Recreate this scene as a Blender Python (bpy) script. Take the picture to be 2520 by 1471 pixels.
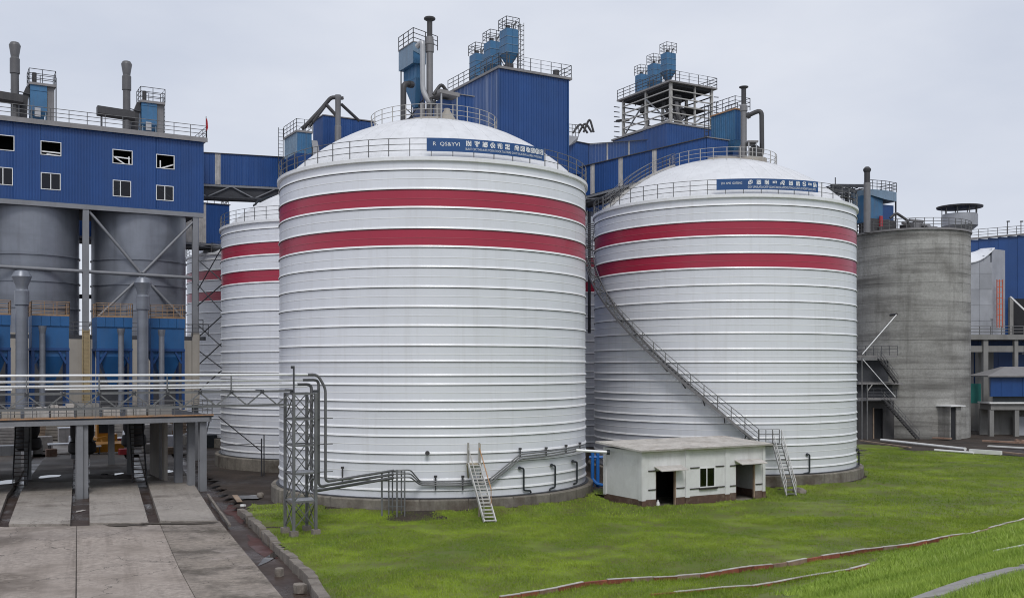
import bpy, math, random
import numpy as np
from math import sin, cos, pi, sqrt, radians, atan2, asin

random.seed(7); np.random.seed(7)
for o in list(bpy.data.objects): bpy.data.objects.remove(o)
scene = bpy.context.scene
COL = scene.collection

# ------------------------------------------------------------------ camera
CAMZ = 9.0; F = 2500.0; CX = 1260.0; HY = 900.0          # survey of the photograph at 2519 x 1471
cam = bpy.data.cameras.new('camera'); camo = bpy.data.objects.new('camera', cam); COL.objects.link(camo)
cam.sensor_width = 36.0; cam.lens = 36.0 * F / 2519.0
cam.shift_x = 0.0; cam.shift_y = (HY - 735.5) / 2519.0
cam.clip_start = 0.1; cam.clip_end = 3000
camo.location = (0, 0, CAMZ); camo.rotation_euler = (radians(90), 0, 0)
scene.camera = camo

# ------------------------------------------------------------------ sky and sun
SUN_EL, SUN_AZ = radians(50), radians(172)
world = bpy.data.worlds.new('World'); scene.world = world; world.use_nodes = True
nt = world.node_tree; nt.nodes.clear()
wo = nt.nodes.new('ShaderNodeOutputWorld'); bg = nt.nodes.new('ShaderNodeBackground')
sky = nt.nodes.new('ShaderNodeTexSky'); sky.sky_type = 'NISHITA'; sky.sun_disc = False
sky.sun_elevation = SUN_EL; sky.sun_rotation = SUN_AZ; sky.dust_density = 3.0
cloudlum = nt.nodes.new('ShaderNodeMix'); cloudlum.data_type = 'RGBA'
tc = nt.nodes.new('ShaderNodeTexCoord'); nz = nt.nodes.new('ShaderNodeTexNoise')
mp = nt.nodes.new('ShaderNodeMapping'); mp.inputs['Scale'].default_value = (1.0, 1.0, 2.6)
nz.inputs['Scale'].default_value = 2.3; nz.inputs['Detail'].default_value = 6; nz.inputs['Roughness'].default_value = 0.5
rmp = nt.nodes.new('ShaderNodeMapRange'); rmp.inputs['From Min'].default_value = 0.36; rmp.inputs['From Max'].default_value = 0.64
nt.links.new(tc.outputs['Generated'], mp.inputs['Vector']); nt.links.new(mp.outputs['Vector'], nz.inputs['Vector'])
nt.links.new(nz.outputs['Fac'], rmp.inputs['Value']); nt.links.new(rmp.outputs['Result'], cloudlum.inputs['Factor'])
cloudlum.inputs['A'].default_value = (6.0, 6.5, 7.65, 1); cloudlum.inputs['B'].default_value = (7.6, 7.95, 8.8, 1)   # cloud deck, same scale as the Nishita sky
mx = nt.nodes.new('ShaderNodeMix'); mx.data_type = 'RGBA'; mx.inputs['Factor'].default_value = 0.94
nt.links.new(sky.outputs['Color'], mx.inputs['A']); nt.links.new(cloudlum.outputs['Result'], mx.inputs['B'])
nt.links.new(mx.outputs['Result'], bg.inputs['Color']); bg.inputs['Strength'].default_value = 0.1
nt.links.new(bg.outputs['Background'], wo.inputs['Surface'])

sun = bpy.data.lights.new('sun', 'SUN'); suno = bpy.data.objects.new('sun', sun); COL.objects.link(suno)
sun.energy = 1.5; sun.angle = radians(20); sun.color = (1.0, 0.985, 0.96)
suno.rotation_euler = (radians(90) - SUN_EL, 0, radians(180) - SUN_AZ + radians(0))
suno.location = (0, -20, 60)

scene.view_settings.view_transform = 'Standard'; scene.view_settings.look = 'None'
scene.view_settings.exposure = 0.0; scene.view_settings.gamma = 1.0
scene.cycles.use_denoising = True
scene.cycles.max_bounces = 6; scene.cycles.diffuse_bounces = 3; scene.cycles.glossy_bounces = 3
scene.cycles.transparent_max_bounces = 8
scene.render.film_transparent = False
scene.cycles.pixel_filter_type = 'BLACKMAN_HARRIS'; scene.cycles.filter_width = 1.05

# ------------------------------------------------------------------ survey helpers
UX, UY = cos(radians(30)), sin(radians(30))              # the plant grid: u along the rows, v away from them
def g(o, x, y): return (o[0] + x * UX - y * UY, o[1] + x * UY + y * UX)
def at(px, py, d): return ((px - CX) * d / F, d, CAMZ - (py - HY) * d / F)
def zed(py, d): return CAMZ - (py - HY) * d / F
def gp(px, py, z=0.0):
    d = (CAMZ - z) * F / (py - HY); return ((px - CX) * d / F, d, z)
def su(o, px):
    k = (px - CX) / F; return (k * o[1] - o[0]) / (UX - UY * k)
def sv(o, px):
    k = (px - CX) / F; return (k * o[1] - o[0]) / (-UY - UX * k)
def on_cyl(c, r, px, py):                                 # where the sight line through a pixel meets a round wall
    kx = (px - CX) / F; kz = -(py - HY) / F
    a = kx * kx + 1; b = -2 * (kx * c[0] + c[1]); cc = c[0] ** 2 + c[1] ** 2 - r * r
    disc = max(b * b - 4 * a * cc, 0); t = (-b - sqrt(disc)) / (2 * a)
    return (kx * t, t, CAMZ + kz * t)

# ------------------------------------------------------------------ materials
MATS = {}
def N(nt, t, **kw):
    n = nt.nodes.new(t)
    for k, v in kw.items(): setattr(n, k, v)
    return n
def mat(name, col, rough=0.6, metal=0.0, var=0.12, scale=0.6, streak=0.0, streak_col=None, streak_scale=(2.2, 2.2, 0.12),
        blot=0.0, blot_col=(0.05, 0.045, 0.04), blot_scale=0.8, bump=0.0, bump_scale=6.0, spec=0.5, fine=0.0, fine_scale=40, coat=0.0,
        rand=0.0, roughvar=0.0, blot_range=(0.5, 0.68), band=0.0, band_col=(0.1, 0.1, 0.09), band_scale=(0.03, 0.03, 0.55), blot2=0.0, blot2_col=(0.4, 0.38, 0.36), blot2_scale=0.9, streak_rot=0.0, crack=0.0, crack_scale=0.2):
    m = bpy.data.materials.new(name); m.use_nodes = True; t = m.node_tree; b = t.nodes['Principled BSDF']
    geo = N(t, 'ShaderNodeNewGeometry'); L = t.links.new
    b.inputs['Roughness'].default_value = rough; b.inputs['Metallic'].default_value = metal
    b.inputs['Specular IOR Level'].default_value = spec; b.inputs['Coat Weight'].default_value = coat
    def noise(vec_scale, sc, detail=5, r=0.6, rot=0.0):
        mpn = N(t, 'ShaderNodeMapping'); mpn.inputs['Scale'].default_value = vec_scale; mpn.inputs['Rotation'].default_value = (0, 0, rot)
        if rot:
            mr = N(t, 'ShaderNodeMapping'); mr.inputs['Rotation'].default_value = (0, 0, rot); mpn.inputs['Rotation'].default_value = (0, 0, 0)
            L(geo.outputs['Position'], mr.inputs['Vector']); L(mr.outputs['Vector'], mpn.inputs['Vector'])
        else: L(geo.outputs['Position'], mpn.inputs['Vector'])
        n = N(t, 'ShaderNodeTexNoise'); n.inputs['Scale'].default_value = sc; n.inputs['Detail'].default_value = detail
        n.inputs['Roughness'].default_value = r; L(mpn.outputs['Vector'], n.inputs['Vector']); return n.outputs['Fac']
    def rng(src, a, c, lo, hi):
        r = N(t, 'ShaderNodeMapRange'); r.inputs['From Min'].default_value = a; r.inputs['From Max'].default_value = c
        r.inputs['To Min'].default_value = lo; r.inputs['To Max'].default_value = hi; L(src, r.inputs['Value']); return r.outputs['Result']
    def mixc(fac, A, B, mode='MIX'):
        x = N(t, 'ShaderNodeMix', data_type='RGBA', blend_type=mode)
        if isinstance(fac, float): x.inputs['Factor'].default_value = fac
        else: L(fac, x.inputs['Factor'])
        for s, val in (('A', A), ('B', B)):
            if isinstance(val, tuple): x.inputs[s].default_value = (*val[:3], 1)
            else: L(val, x.inputs[s])
        return x.outputs['Result']
    c = tuple(col)
    lo = tuple(x * (1 - var) for x in c); hi = tuple(min(1, x * (1 + var)) for x in c)
    out = mixc(rng(noise((1, 1, 1), scale), 0.3, 0.7, 0, 1), lo, hi)
    if fine: 
        f = rng(noise((1, 1, 1), fine_scale, 9, 0.78), 0.3, 0.7, 1 - fine, 1 + fine)
        cmb = N(t, 'ShaderNodeCombineColor')
        for i in range(3): L(f, cmb.inputs[i])
        out = mixc(1.0, out, cmb.outputs['Color'], 'MULTIPLY')
    if streak:
        out = mixc(rng(noise(streak_scale, 1.0, 6, 0.65, streak_rot), 0.5, 0.78, 0, streak), out, streak_col or tuple(x * 0.45 for x in c))
    if blot:
        out = mixc(rng(noise((1, 1, 1), blot_scale, 7, 0.68), blot_range[0], blot_range[1], 0, blot), out, blot_col)
    if blot2:
        out = mixc(rng(noise((1, 1, 1), blot2_scale, 8, 0.72), 0.53, 0.66, 0, blot2), out, blot2_col)
    if band:
        out = mixc(rng(noise(band_scale, 1.0, 5, 0.6), 0.46, 0.66, 0, band), out, band_col)
    if crack:
        vo = N(t, 'ShaderNodeTexVoronoi', feature='DISTANCE_TO_EDGE'); vo.inputs['Scale'].default_value = crack_scale
        vm = N(t, 'ShaderNodeVectorMath', operation='ADD'); nn = N(t, 'ShaderNodeTexNoise'); nn.inputs['Scale'].default_value = 1.4; nn.inputs['Detail'].default_value = 6
        L(geo.outputs['Position'], nn.inputs['Vector']); vs_ = N(t, 'ShaderNodeVectorMath', operation='SCALE'); vs_.inputs['Scale'].default_value = 1.3
        L(nn.outputs['Color'], vs_.inputs[0]); L(geo.outputs['Position'], vm.inputs[0]); L(vs_.outputs['Vector'], vm.inputs[1]); L(vm.outputs['Vector'], vo.inputs['Vector'])
        out = mixc(rng(vo.outputs['Distance'], 0.0, 0.0055, crack, 0.0), out, (0.05, 0.042, 0.036))
    if rand:
        oi = N(t, 'ShaderNodeObjectInfo'); f = rng(oi.outputs['Random'], 0, 1, 1 - rand, 1 + rand)
        cmb = N(t, 'ShaderNodeCombineColor')
        for i in range(3): L(f, cmb.inputs[i])
        out = mixc(1.0, out, cmb.outputs['Color'], 'MULTIPLY')
    L(out, b.inputs['Base Color'])
    if roughvar:
        L(rng(noise((1, 1, 1), blot_scale * 0.7, 5), 0.35, 0.65, rough - roughvar, rough + roughvar), b.inputs['Roughness'])
    if bump:
        bn = N(t, 'ShaderNodeBump'); bn.inputs['Strength'].default_value = 1.0; bn.inputs['Distance'].default_value = bump
        L(noise((1, 1, 1), bump_scale, 6), bn.inputs['Height']); L(bn.outputs['Normal'], b.inputs['Normal'])
    MATS[name] = m; return m

mat('silo_white', (0.715, 0.73, 0.775), 0.42, 0.0, 0.035, 0.25, streak=0.30, streak_col=(0.50, 0.49, 0.48), bump=0.014, bump_scale=0.55, coat=0.12, rand=0.03)
mat('stair_pale', (0.56, 0.55, 0.53), 0.5, 0.1, 0.12, 2.0, streak=0.4, streak_col=(0.3, 0.22, 0.15))
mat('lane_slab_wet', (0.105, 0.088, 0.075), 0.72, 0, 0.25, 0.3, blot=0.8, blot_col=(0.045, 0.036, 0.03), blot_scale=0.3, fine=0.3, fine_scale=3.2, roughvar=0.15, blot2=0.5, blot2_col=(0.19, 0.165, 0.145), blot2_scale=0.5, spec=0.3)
mat('silo_trim', (0.79, 0.795, 0.805), 0.42, 0.0, 0.05, 0.6, streak=0.35, streak_col=(0.55, 0.51, 0.46), coat=0.1)
mat('silo_red', (0.375, 0.020, 0.052), 0.36, 0.0, 0.06, 0.3, streak=0.22, streak_col=(0.22, 0.02, 0.045), bump=0.012, bump_scale=0.55, coat=0.12)
mat('dome_white', (0.66, 0.665, 0.68), 0.6, 0.0, 0.06, 0.7, streak=0.5, streak_col=(0.46, 0.46, 0.46), streak_scale=(1.6, 1.6, 0.25), rand=0.015)
mat('concrete_base', (0.20, 0.18, 0.152), 0.9, 0, 0.25, 0.8, streak=0.8, streak_col=(0.06, 0.046, 0.036), streak_scale=(0.9, 0.9, 0.10), blot=0.8, blot_col=(0.075, 0.052, 0.038), blot_scale=0.45, bump=0.015, bump_scale=9, fine=0.25, fine_scale=4, rand=0.12)
mat('rail_grey', (0.13, 0.13, 0.132), 0.5, 0.1, 0.2, 2.0, streak=0.3, streak_col=(0.2, 0.17, 0.14))
mat('strip_dark', (0.025, 0.024, 0.024), 0.7)
mat('seam_white', (0.78, 0.785, 0.79), 0.4, 0, 0.04, 0.8, streak=0.2, streak_col=(0.55, 0.54, 0.52))
mat('seam_red', (0.38, 0.06, 0.085), 0.4, 0, 0.05, 0.5)
mat('rail_pale', (0.40, 0.385, 0.36), 0.45, 0.2, 0.15, 2.0, streak=0.3, streak_col=(0.24, 0.18, 0.13))
mat('rail_dark', (0.07, 0.072, 0.08), 0.5, 0.4, 0.2, 2.0)
mat('rail_orange', (0.32, 0.19, 0.095), 0.65, 0.1, 0.2, 2.0, streak=0.6, streak_col=(0.40, 0.36, 0.30))
mat('blue_clad', (0.012, 0.058, 0.205), 0.42, 0.0, 0.10, 0.35, streak=0.35, streak_col=(0.03, 0.095, 0.26), streak_scale=(2.6, 2.6, 0.08), rand=0.06)
mat('blue_clad_weathered', (0.040, 0.095, 0.25), 0.5, 0.0, 0.1, 0.35, streak=1.0, streak_col=(0.36, 0.40, 0.50), streak_scale=(2.2, 2.2, 0.03), rand=0.06)
mat('collector_blue', (0.042, 0.145, 0.285), 0.5, 0.0, 0.14, 0.9, streak=0.75, streak_col=(0.09, 0.105, 0.13), streak_scale=(3, 3, 0.15), rand=0.06)
mat('collector_pale', (0.17, 0.25, 0.34), 0.5, 0.0, 0.12, 0.9, streak=0.6, streak_col=(0.12, 0.13, 0.15), streak_scale=(3, 3, 0.15))
mat('filter_blue', (0.013, 0.092, 0.25), 0.5, 0.0, 0.1, 0.7, streak=0.4, streak_col=(0.05, 0.10, 0.19), streak_scale=(3, 3, 0.15))
mat('filter_deep', (0.010, 0.055, 0.185), 0.5, 0.0, 0.1, 0.7, streak=0.3)
mat('steel_grey', (0.215, 0.23, 0.265), 0.36, 0.3, 0.1, 0.7, streak=0.35, streak_col=(0.10, 0.10, 0.115), bump=0.006, bump_scale=1.2, band=0.45, band_col=(0.10, 0.105, 0.12), band_scale=(0.06, 0.06, 0.5))
mat('stack_grey', (0.115, 0.112, 0.116), 0.45, 0.15, 0.12, 1.0, streak=0.4, streak_col=(0.07, 0.065, 0.062), streak_scale=(4, 4, 0.2))
mat('red_mud', (0.075, 0.022, 0.016), 0.5, 0, 0.3, 0.8, blot=0.6, blot_col=(0.03, 0.016, 0.013), blot_scale=0.8, fine=0.3, fine_scale=4, roughvar=0.2)
mat('mud_film', (0.075, 0.060, 0.046), 0.8, 0, 0.35, 0.8, blot=0.7, blot_col=(0.035, 0.03, 0.022), blot_scale=0.9, fine=0.35, fine_scale=4)
mat('duct_grey', (0.20, 0.195, 0.20), 0.5, 0.2, 0.12, 1.0, streak=0.5, streak_col=(0.10, 0.09, 0.085), streak_scale=(4, 4, 0.2))
mat('duct_dark', (0.055, 0.053, 0.056), 0.55, 0.2, 0.15, 1.0, streak=0.35, streak_col=(0.12, 0.11, 0.1), streak_scale=(4, 4, 0.2))
mat('duct_silver', (0.42, 0.42, 0.43), 0.42, 0.35, 0.1, 1.0, streak=0.5, streak_col=(0.25, 0.24, 0.23), streak_scale=(4, 4, 0.2))
mat('beam_grey', (0.215, 0.22, 0.235), 0.5, 0.1, 0.1, 0.8, streak=0.3, streak_col=(0.13, 0.12, 0.115))
mat('roof_trim', (0.235, 0.225, 0.225), 0.6, 0.1, 0.1, 0.7, streak=0.4)
mat('rust_edge', (0.40, 0.22, 0.11), 0.7, 0.0, 0.25, 2.0, blot=0.6, blot_col=(0.25, 0.24, 0.24), blot_scale=1.2)
mat('beige_wall', (0.36, 0.33, 0.29), 0.8, 0, 0.1, 0.5, streak=0.5, streak_col=(0.19, 0.16, 0.13), streak_scale=(1.5, 1.5, 0.1), fine=0.06)
mat('yellow_beige', (0.42, 0.33, 0.19), 0.7, 0, 0.15, 1.0, streak=0.5, streak_col=(0.25, 0.18, 0.1))
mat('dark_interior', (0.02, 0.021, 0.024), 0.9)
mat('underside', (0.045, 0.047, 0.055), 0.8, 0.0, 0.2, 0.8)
mat('translucent_panel', (0.42, 0.40, 0.38), 0.5, 0.0, 0.2, 1.5, streak=0.7, streak_col=(0.2, 0.19, 0.18), streak_scale=(3, 3, 0.3))
mat('white_paint', (0.78, 0.78, 0.77), 0.45, 0, 0.05, 1.0, streak=0.15)
mat('pipe_white', (0.80, 0.80, 0.80), 0.35, 0.1, 0.05, 1.0)
mat('house_white', (0.70, 0.70, 0.695), 0.85, 0, 0.06, 0.6, streak=0.55, streak_col=(0.43, 0.42, 0.40), streak_scale=(1.4, 1.4, 0.15), blot=0.6, blot_col=(0.54, 0.53, 0.505), blot_scale=0.45, fine=0.05, fine_scale=4)
mat('house_base', (0.105, 0.062, 0.045), 0.9, 0, 0.3, 1.6, blot=0.6, blot_col=(0.22, 0.18, 0.14), blot_scale=2.0, fine=0.2)
mat('house_roof', (0.53, 0.50, 0.465), 0.8, 0, 0.18, 0.9, blot=0.55, blot_col=(0.31, 0.27, 0.23), blot_scale=1.4, streak=0.3)
mat('dark_line', (0.035, 0.03, 0.028), 0.8)
mat('concrete_silo', (0.345, 0.338, 0.318), 0.9, 0, 0.16, 0.16, streak=0.8, streak_col=(0.125, 0.12, 0.108), streak_scale=(0.75, 0.75, 0.05), blot=0.75, blot_col=(0.14, 0.133, 0.118), blot_scale=0.30, bump=0.03, bump_scale=5, fine=0.25, fine_scale=4, rand=0.07, blot_range=(0.50, 0.75), band=0.8, band_col=(0.085, 0.08, 0.073), band_scale=(0.05, 0.05, 0.62), blot2=0.35, blot2_col=(0.34, 0.33, 0.31), blot2_scale=0.5)
mat('concrete_right', (0.24, 0.235, 0.225), 0.9, 0, 0.15, 0.4, streak=0.5, streak_col=(0.11, 0.10, 0.09), streak_scale=(1, 1, 0.1), fine=0.1)
mat('metal_sheet', (0.36, 0.37, 0.40), 0.5, 0.2, 0.15, 0.35, streak=0.5, streak_col=(0.22, 0.22, 0.24), streak_scale=(0.9, 0.9, 0.15), rand=0.10)
mat('roof_white', (0.78, 0.79, 0.82), 0.5, 0, 0.05)
mat('ladder_orange', (0.55, 0.10, 0.04), 0.6, 0, 0.2, 2.0)
mat('teal_panel', (0.02, 0.17, 0.15), 0.6, 0, 0.2)
mat('dirt', (0.040, 0.028, 0.021), 0.8, 0, 0.35, 0.5, blot=0.8, blot_col=(0.017, 0.013, 0.011), blot_scale=0.22, bump=0.06, bump_scale=3.5, fine=0.4, fine_scale=10, roughvar=0.35, blot2=0.4, blot2_col=(0.09, 0.07, 0.055), blot2_scale=0.6)
mat('channel_mud', (0.050, 0.033, 0.026), 0.4, 0, 0.3, 0.6, blot=0.7, blot_col=(0.03, 0.013, 0.011), blot_scale=0.35, bump=0.02, bump_scale=3, fine=0.2, fine_scale=14, roughvar=0.3)
mat('road_slab', (0.325, 0.277, 0.240), 0.85, 0, 0.14, 0.2, blot=0.8, blot_col=(0.12, 0.096, 0.076), blot_scale=0.2, bump=0.01, bump_scale=9, fine=0.40, fine_scale=3.2, rand=0.05, roughvar=0.15, blot_range=(0.49, 0.60), blot2=0.6, blot2_col=(0.41, 0.35, 0.305), blot2_scale=0.8, streak=0.95, streak_col=(0.15, 0.12, 0.1), streak_scale=(1.1, 0.05, 1), streak_rot=radians(-22), crack=0.85, crack_scale=0.16)
mat('road_slab_dirty', (0.235, 0.2, 0.168), 0.85, 0, 0.18, 0.3, blot=0.85, blot_col=(0.08, 0.066, 0.052), blot_scale=0.35, bump=0.01, bump_scale=9, fine=0.42, fine_scale=3.2, roughvar=0.2, blot_range=(0.48, 0.60), blot2=0.75, blot2_col=(0.35, 0.30, 0.265), blot2_scale=0.55, crack=0.85, crack_scale=0.2)
mat('lane_slab', (0.285, 0.255, 0.225), 0.75, 0, 0.16, 0.25, blot=0.75, blot_col=(0.10, 0.082, 0.068), blot_scale=0.22, bump=0.006, bump_scale=9, fine=0.28, fine_scale=3.2, rand=0.10, roughvar=0.22, blot_range=(0.54, 0.70), blot2=0.4, blot2_col=(0.34, 0.315, 0.285), blot2_scale=0.6, streak=0.55, streak_col=(0.12, 0.10, 0.085), streak_scale=(1.3, 0.06, 1), streak_rot=radians(-22), crack=0.7, crack_scale=0.2)
mat('drop_grey', (0.14, 0.14, 0.145), 0.5, 0.2, 0.15, 1.5, streak=0.3)
mat('kerb_concrete', (0.20, 0.175, 0.15), 0.9, 0, 0.25, 1.2, blot=0.6, blot_col=(0.07, 0.05, 0.04), blot_scale=1.3, bump=0.03, bump_scale=6, fine=0.25, fine_scale=20)
mat('brick_red', (0.235, 0.068, 0.040), 0.9, 0, 0.3, 2.0, blot=0.7, blot_col=(0.11, 0.055, 0.04), blot_scale=2.2, fine=0.25, fine_scale=6, rand=0.3)
mat('brick_pale', (0.27, 0.18, 0.135), 0.9, 0, 0.25, 2.0, blot=0.5, blot_col=(0.2, 0.07, 0.045), blot_scale=2.2, fine=0.2, fine_scale=6, rand=0.2)
mat('lime_cap', (0.44, 0.41, 0.38), 0.9, 0, 0.25, 2.0, blot=0.7, blot_col=(0.2, 0.14, 0.11), blot_scale=1.3)
mat('path_concrete', (0.30, 0.285, 0.27), 0.9, 0, 0.15, 1.0, blot=0.4, blot_col=(0.18, 0.16, 0.14), blot_scale=1.2, fine=0.2, fine_scale=25, bump=0.01, bump_scale=15)
mat('stairs_rust', (0.38, 0.33, 0.24), 0.65, 0.1, 0.2, 2.0, streak=0.5, streak_col=(0.22, 0.13, 0.07))
mat('galv', (0.17, 0.172, 0.178), 0.45, 0.3, 0.2, 1.5, streak=0.4, streak_col=(0.10, 0.09, 0.08))
mat('stair_brown', (0.075, 0.055, 0.048), 0.6, 0.2, 0.2, 2.0)
mat('loader_yellow', (0.50, 0.22, 0.02), 0.5, 0, 0.15, 1.5, blot=0.4, blot_scale=1.5)
mat('red_paint', (0.35, 0.03, 0.04), 0.5, 0, 0.15, 1.5)
mat('flag_red', (0.5, 0.01, 0.015), 0.7)
mat('tyre', (0.02, 0.02, 0.02), 0.85)
mat('timber', (0.30, 0.22, 0.16), 0.85, 0, 0.25, 1.5, streak=0.3)
mat('pvc_white', (0.75, 0.75, 0.73), 0.4, 0, 0.06, 1.0, streak=0.2)
mat('blue_pipe', (0.02, 0.14, 0.45), 0.4, 0, 0.1, 1.0)
mat('plastic_dark', (0.02, 0.025, 0.03), 0.4)
mat('pale_stone', (0.42, 0.39, 0.36), 0.9, 0, 0.2, 1.5, fine=0.15)
mat('banner_blue', (0.012, 0.07, 0.22), 0.5, 0, 0.12, 0.5)
mat('letter_white', (0.80, 0.81, 0.82), 0.5, 0, 0.02)
mat('puddle_water', (0.015, 0.013, 0.012), 0.02, 0.0, 0.1, spec=0.6)

def glass_mat():
    m = bpy.data.materials.new('window_glass'); m.use_nodes = True; t = m.node_tree; t.nodes.clear()
    o = N(t, 'ShaderNodeOutputMaterial'); mi = N(t, 'ShaderNodeMixShader'); tr = N(t, 'ShaderNodeBsdfTransparent'); gl = N(t, 'ShaderNodeBsdfGlossy')
    fr = N(t, 'ShaderNodeFresnel'); fr.inputs['IOR'].default_value = 1.5
    tr.inputs['Color'].default_value = (0.38, 0.40, 0.43, 1); gl.inputs['Roughness'].default_value = 0.06; gl.inputs['Color'].default_value = (0.8, 0.8, 0.85, 1)
    t.links.new(fr.outputs['Fac'], mi.inputs['Fac']); t.links.new(tr.outputs['BSDF'], mi.inputs[1]); t.links.new(gl.outputs['BSDF'], mi.inputs[2])
    t.links.new(mi.outputs['Shader'], o.inputs['Surface']); MATS['window_glass'] = m
glass_mat()

# ------------------------------------------------------------------ mesh building
def tag(o, label=None, cat=None, group=None, kind=None):
    if label: o['label'] = label
    if cat: o['category'] = cat
    if group: o['group'] = group
    if kind: o['kind'] = kind
    return o
def thing(name, label, cat, loc=(0, 0, 0), group=None):
    o = bpy.data.objects.new(name, None); COL.objects.link(o); o.location = loc; o.empty_display_size = 0.3
    return tag(o, label, cat, group)
def origin_of(p):
    x = y = z = 0.0
    while p is not None:
        x += p.location[0]; y += p.location[1]; z += p.location[2]; p = p.parent
    return (x, y, z)
class MB:
    def __init__(s, fr=None): s.v = []; s.f = []; s.fr = fr       # fr: (ox, oy) origin of a grid-aligned frame
    def P(s, p):
        if s.fr is None: return tuple(p)
        q = g(s.fr, p[0], p[1]); return (q[0], q[1], p[2])
    def add(s, vs, fs):
        n = len(s.v); s.v += [s.P(p) for p in vs]; s.f += [tuple(i + n for i in f) for f in fs]; return s
    def box(s, x0, x1, y0, y1, z0, z1):
        return s.add([(x0, y0, z0), (x1, y0, z0), (x1, y1, z0), (x0, y1, z0), (x0, y0, z1), (x1, y0, z1), (x1, y1, z1), (x0, y1, z1)],
                     [(0, 3, 2, 1), (4, 5, 6, 7), (0, 1, 5, 4), (1, 2, 6, 5), (2, 3, 7, 6), (3, 0, 4, 7)])
    def loft(s, rings, cap=True):
        n = len(rings[0]); vs = [p for r in rings for p in r]; fs = []
        for k in range(len(rings) - 1):
            for i in range(n):
                j = (i + 1) % n; fs.append((k * n + i, k * n + j, (k + 1) * n + j, (k + 1) * n + i))
        if cap: fs.append(tuple(range(n))[::-1]); fs.append(tuple(range((len(rings) - 1) * n, len(rings) * n)))
        return s.add(vs, fs)
    def bar(s, p0, p1, w, h=None, up=(0, 0, 1)):
        h = h or w; a = np.array(p0, float); b = np.array(p1, float); d = b - a; L = np.linalg.norm(d)
        if L < 1e-6: return s
        d /= L; upv = np.array(up, float)
        if abs(d @ upv) > 0.98: upv = np.array((1.0, 0.0, 0.0))
        x = np.cross(d, upv); x /= np.linalg.norm(x); y = np.cross(x, d)
        r = lambda c: [tuple(c + x * w / 2 * i + y * h / 2 * j) for i, j in ((-1, -1), (1, -1), (1, 1), (-1, 1))]
        return s.loft([r(a), r(b)])
    def tube(s, pts, r, n=8, cap=True):
        P = [np.array(p, float) for p in pts]; rr = r if isinstance(r, (list, tuple)) else [r] * len(P); rings = []; x = None
        for i, p in enumerate(P):
            if i == 0: d = P[1] - P[0]
            elif i == len(P) - 1: d = P[-1] - P[-2]
            else:
                d0 = P[i] - P[i - 1]; d1 = P[i + 1] - P[i]; d = d0 / max(np.linalg.norm(d0), 1e-9) + d1 / max(np.linalg.norm(d1), 1e-9)
            d = d / max(np.linalg.norm(d), 1e-9)
            if x is None:
                a = np.array((0, 0, 1.0)) if abs(d[2]) < 0.9 else np.array((1.0, 0, 0)); x = np.cross(d, a)
            x = x - d * (x @ d); x = x / np.linalg.norm(x); y = np.cross(d, x)
            rings.append([tuple(p + rr[i] * (x * cos(2 * pi * k / n) + y * sin(2 * pi * k / n))) for k in range(n)])
        return s.loft(rings, cap)
    def lathe(s, c, prof, n=24, a0=0.0, a1=2 * pi, capb=False, capt=False):
        full = abs(a1 - a0 - 2 * pi) < 1e-6; m = n if full else n + 1; vs = []; fs = []
        for r, z in prof:
            for k in range(m):
                a = a0 + (a1 - a0) * k / n; vs.append((c[0] + r * cos(a), c[1] + r * sin(a), z))
        for i in range(len(prof) - 1):
            for k in range(n):
                j = (k + 1) % m; fs.append((i * m + k, i * m + j, (i + 1) * m + j, (i + 1) * m + k))
        if full and capb: fs.append(tuple(range(m))[::-1])
        if full and capt: fs.append(tuple(range((len(prof) - 1) * m, len(prof) * m)))
        return s.add(vs, fs)
    def poly(s, pts, z0, z1):
        return s.loft([[(p[0], p[1], z0) for p in pts], [(p[0], p[1], z1) for p in pts]])
    def build(s, name, m, parent=None, smooth=None, label=None, kind=None):
        me = bpy.data.meshes.new(name); o0 = origin_of(parent)
        me.from_pydata([(p[0] - o0[0], p[1] - o0[1], p[2] - o0[2]) for p in s.v], [], s.f); me.update()
        me.materials.append(MATS[m])
        if smooth:
            me.polygons.foreach_set('use_smooth', [True] * len(me.polygons)); me.set_sharp_from_angle(angle=radians(smooth))
        o = bpy.data.objects.new(name, me); COL.objects.link(o); o.parent = parent
        if label: o['label'] = label
        if kind: o['kind'] = kind
        return o
def share(o, loc, parent, rotz=0.0, name=None):
    c = o.copy(); c.parent = parent; c.location = loc; c.rotation_euler = (0, 0, rotz); COL.objects.link(c); return c
def copy_tree(o, loc=None, parent=None):
    c = o.copy(); COL.objects.link(c); c.parent = parent
    if loc is not None: c.location = loc
    for ch in list(o.children): copy_tree(ch, None, c)
    return c
def arc(a, c, b, n=5):                                     # rounded corner of a pipe run
    a, c, b = map(lambda p: np.array(p, float), (a, c, b)); return [tuple((1 - t) ** 2 * a + 2 * t * (1 - t) * c + t * t * b) for t in np.linspace(0, 1, n)]
def run(pts, rad, n=5):                                     # polyline with rounded corners
    P = [np.array(p, float) for p in pts]; out = [tuple(P[0])]
    for i in range(1, len(P) - 1):
        d0 = P[i - 1] - P[i]; d1 = P[i + 1] - P[i]; l0, l1 = np.linalg.norm(d0), np.linalg.norm(d1); r = min(rad, l0 * 0.48, l1 * 0.48)
        out += arc(P[i] + d0 / l0 * r, P[i], P[i] + d1 / l1 * r, n)
    return out + [tuple(P[-1])]
def rails(mb, pts, h=1.05, step=1.2, r=0.03, levels=(1.0, 0.66, 0.33), posts=True, n=6):
    for lv in levels: mb.tube([(p[0], p[1], p[2] + h * lv) for p in pts], r, n)
    if posts:
        for a, b in zip(pts[:-1], pts[1:]):
            L = math.dist(a, b); k = max(1, round(L / step))
            for i in range(k + 1):
                t = i / k; q = [a[j] + (b[j] - a[j]) * t for j in range(3)]
                mb.tube([q, (q[0], q[1], q[2] + h)], r * 1.1, n)
    return mb
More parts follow.
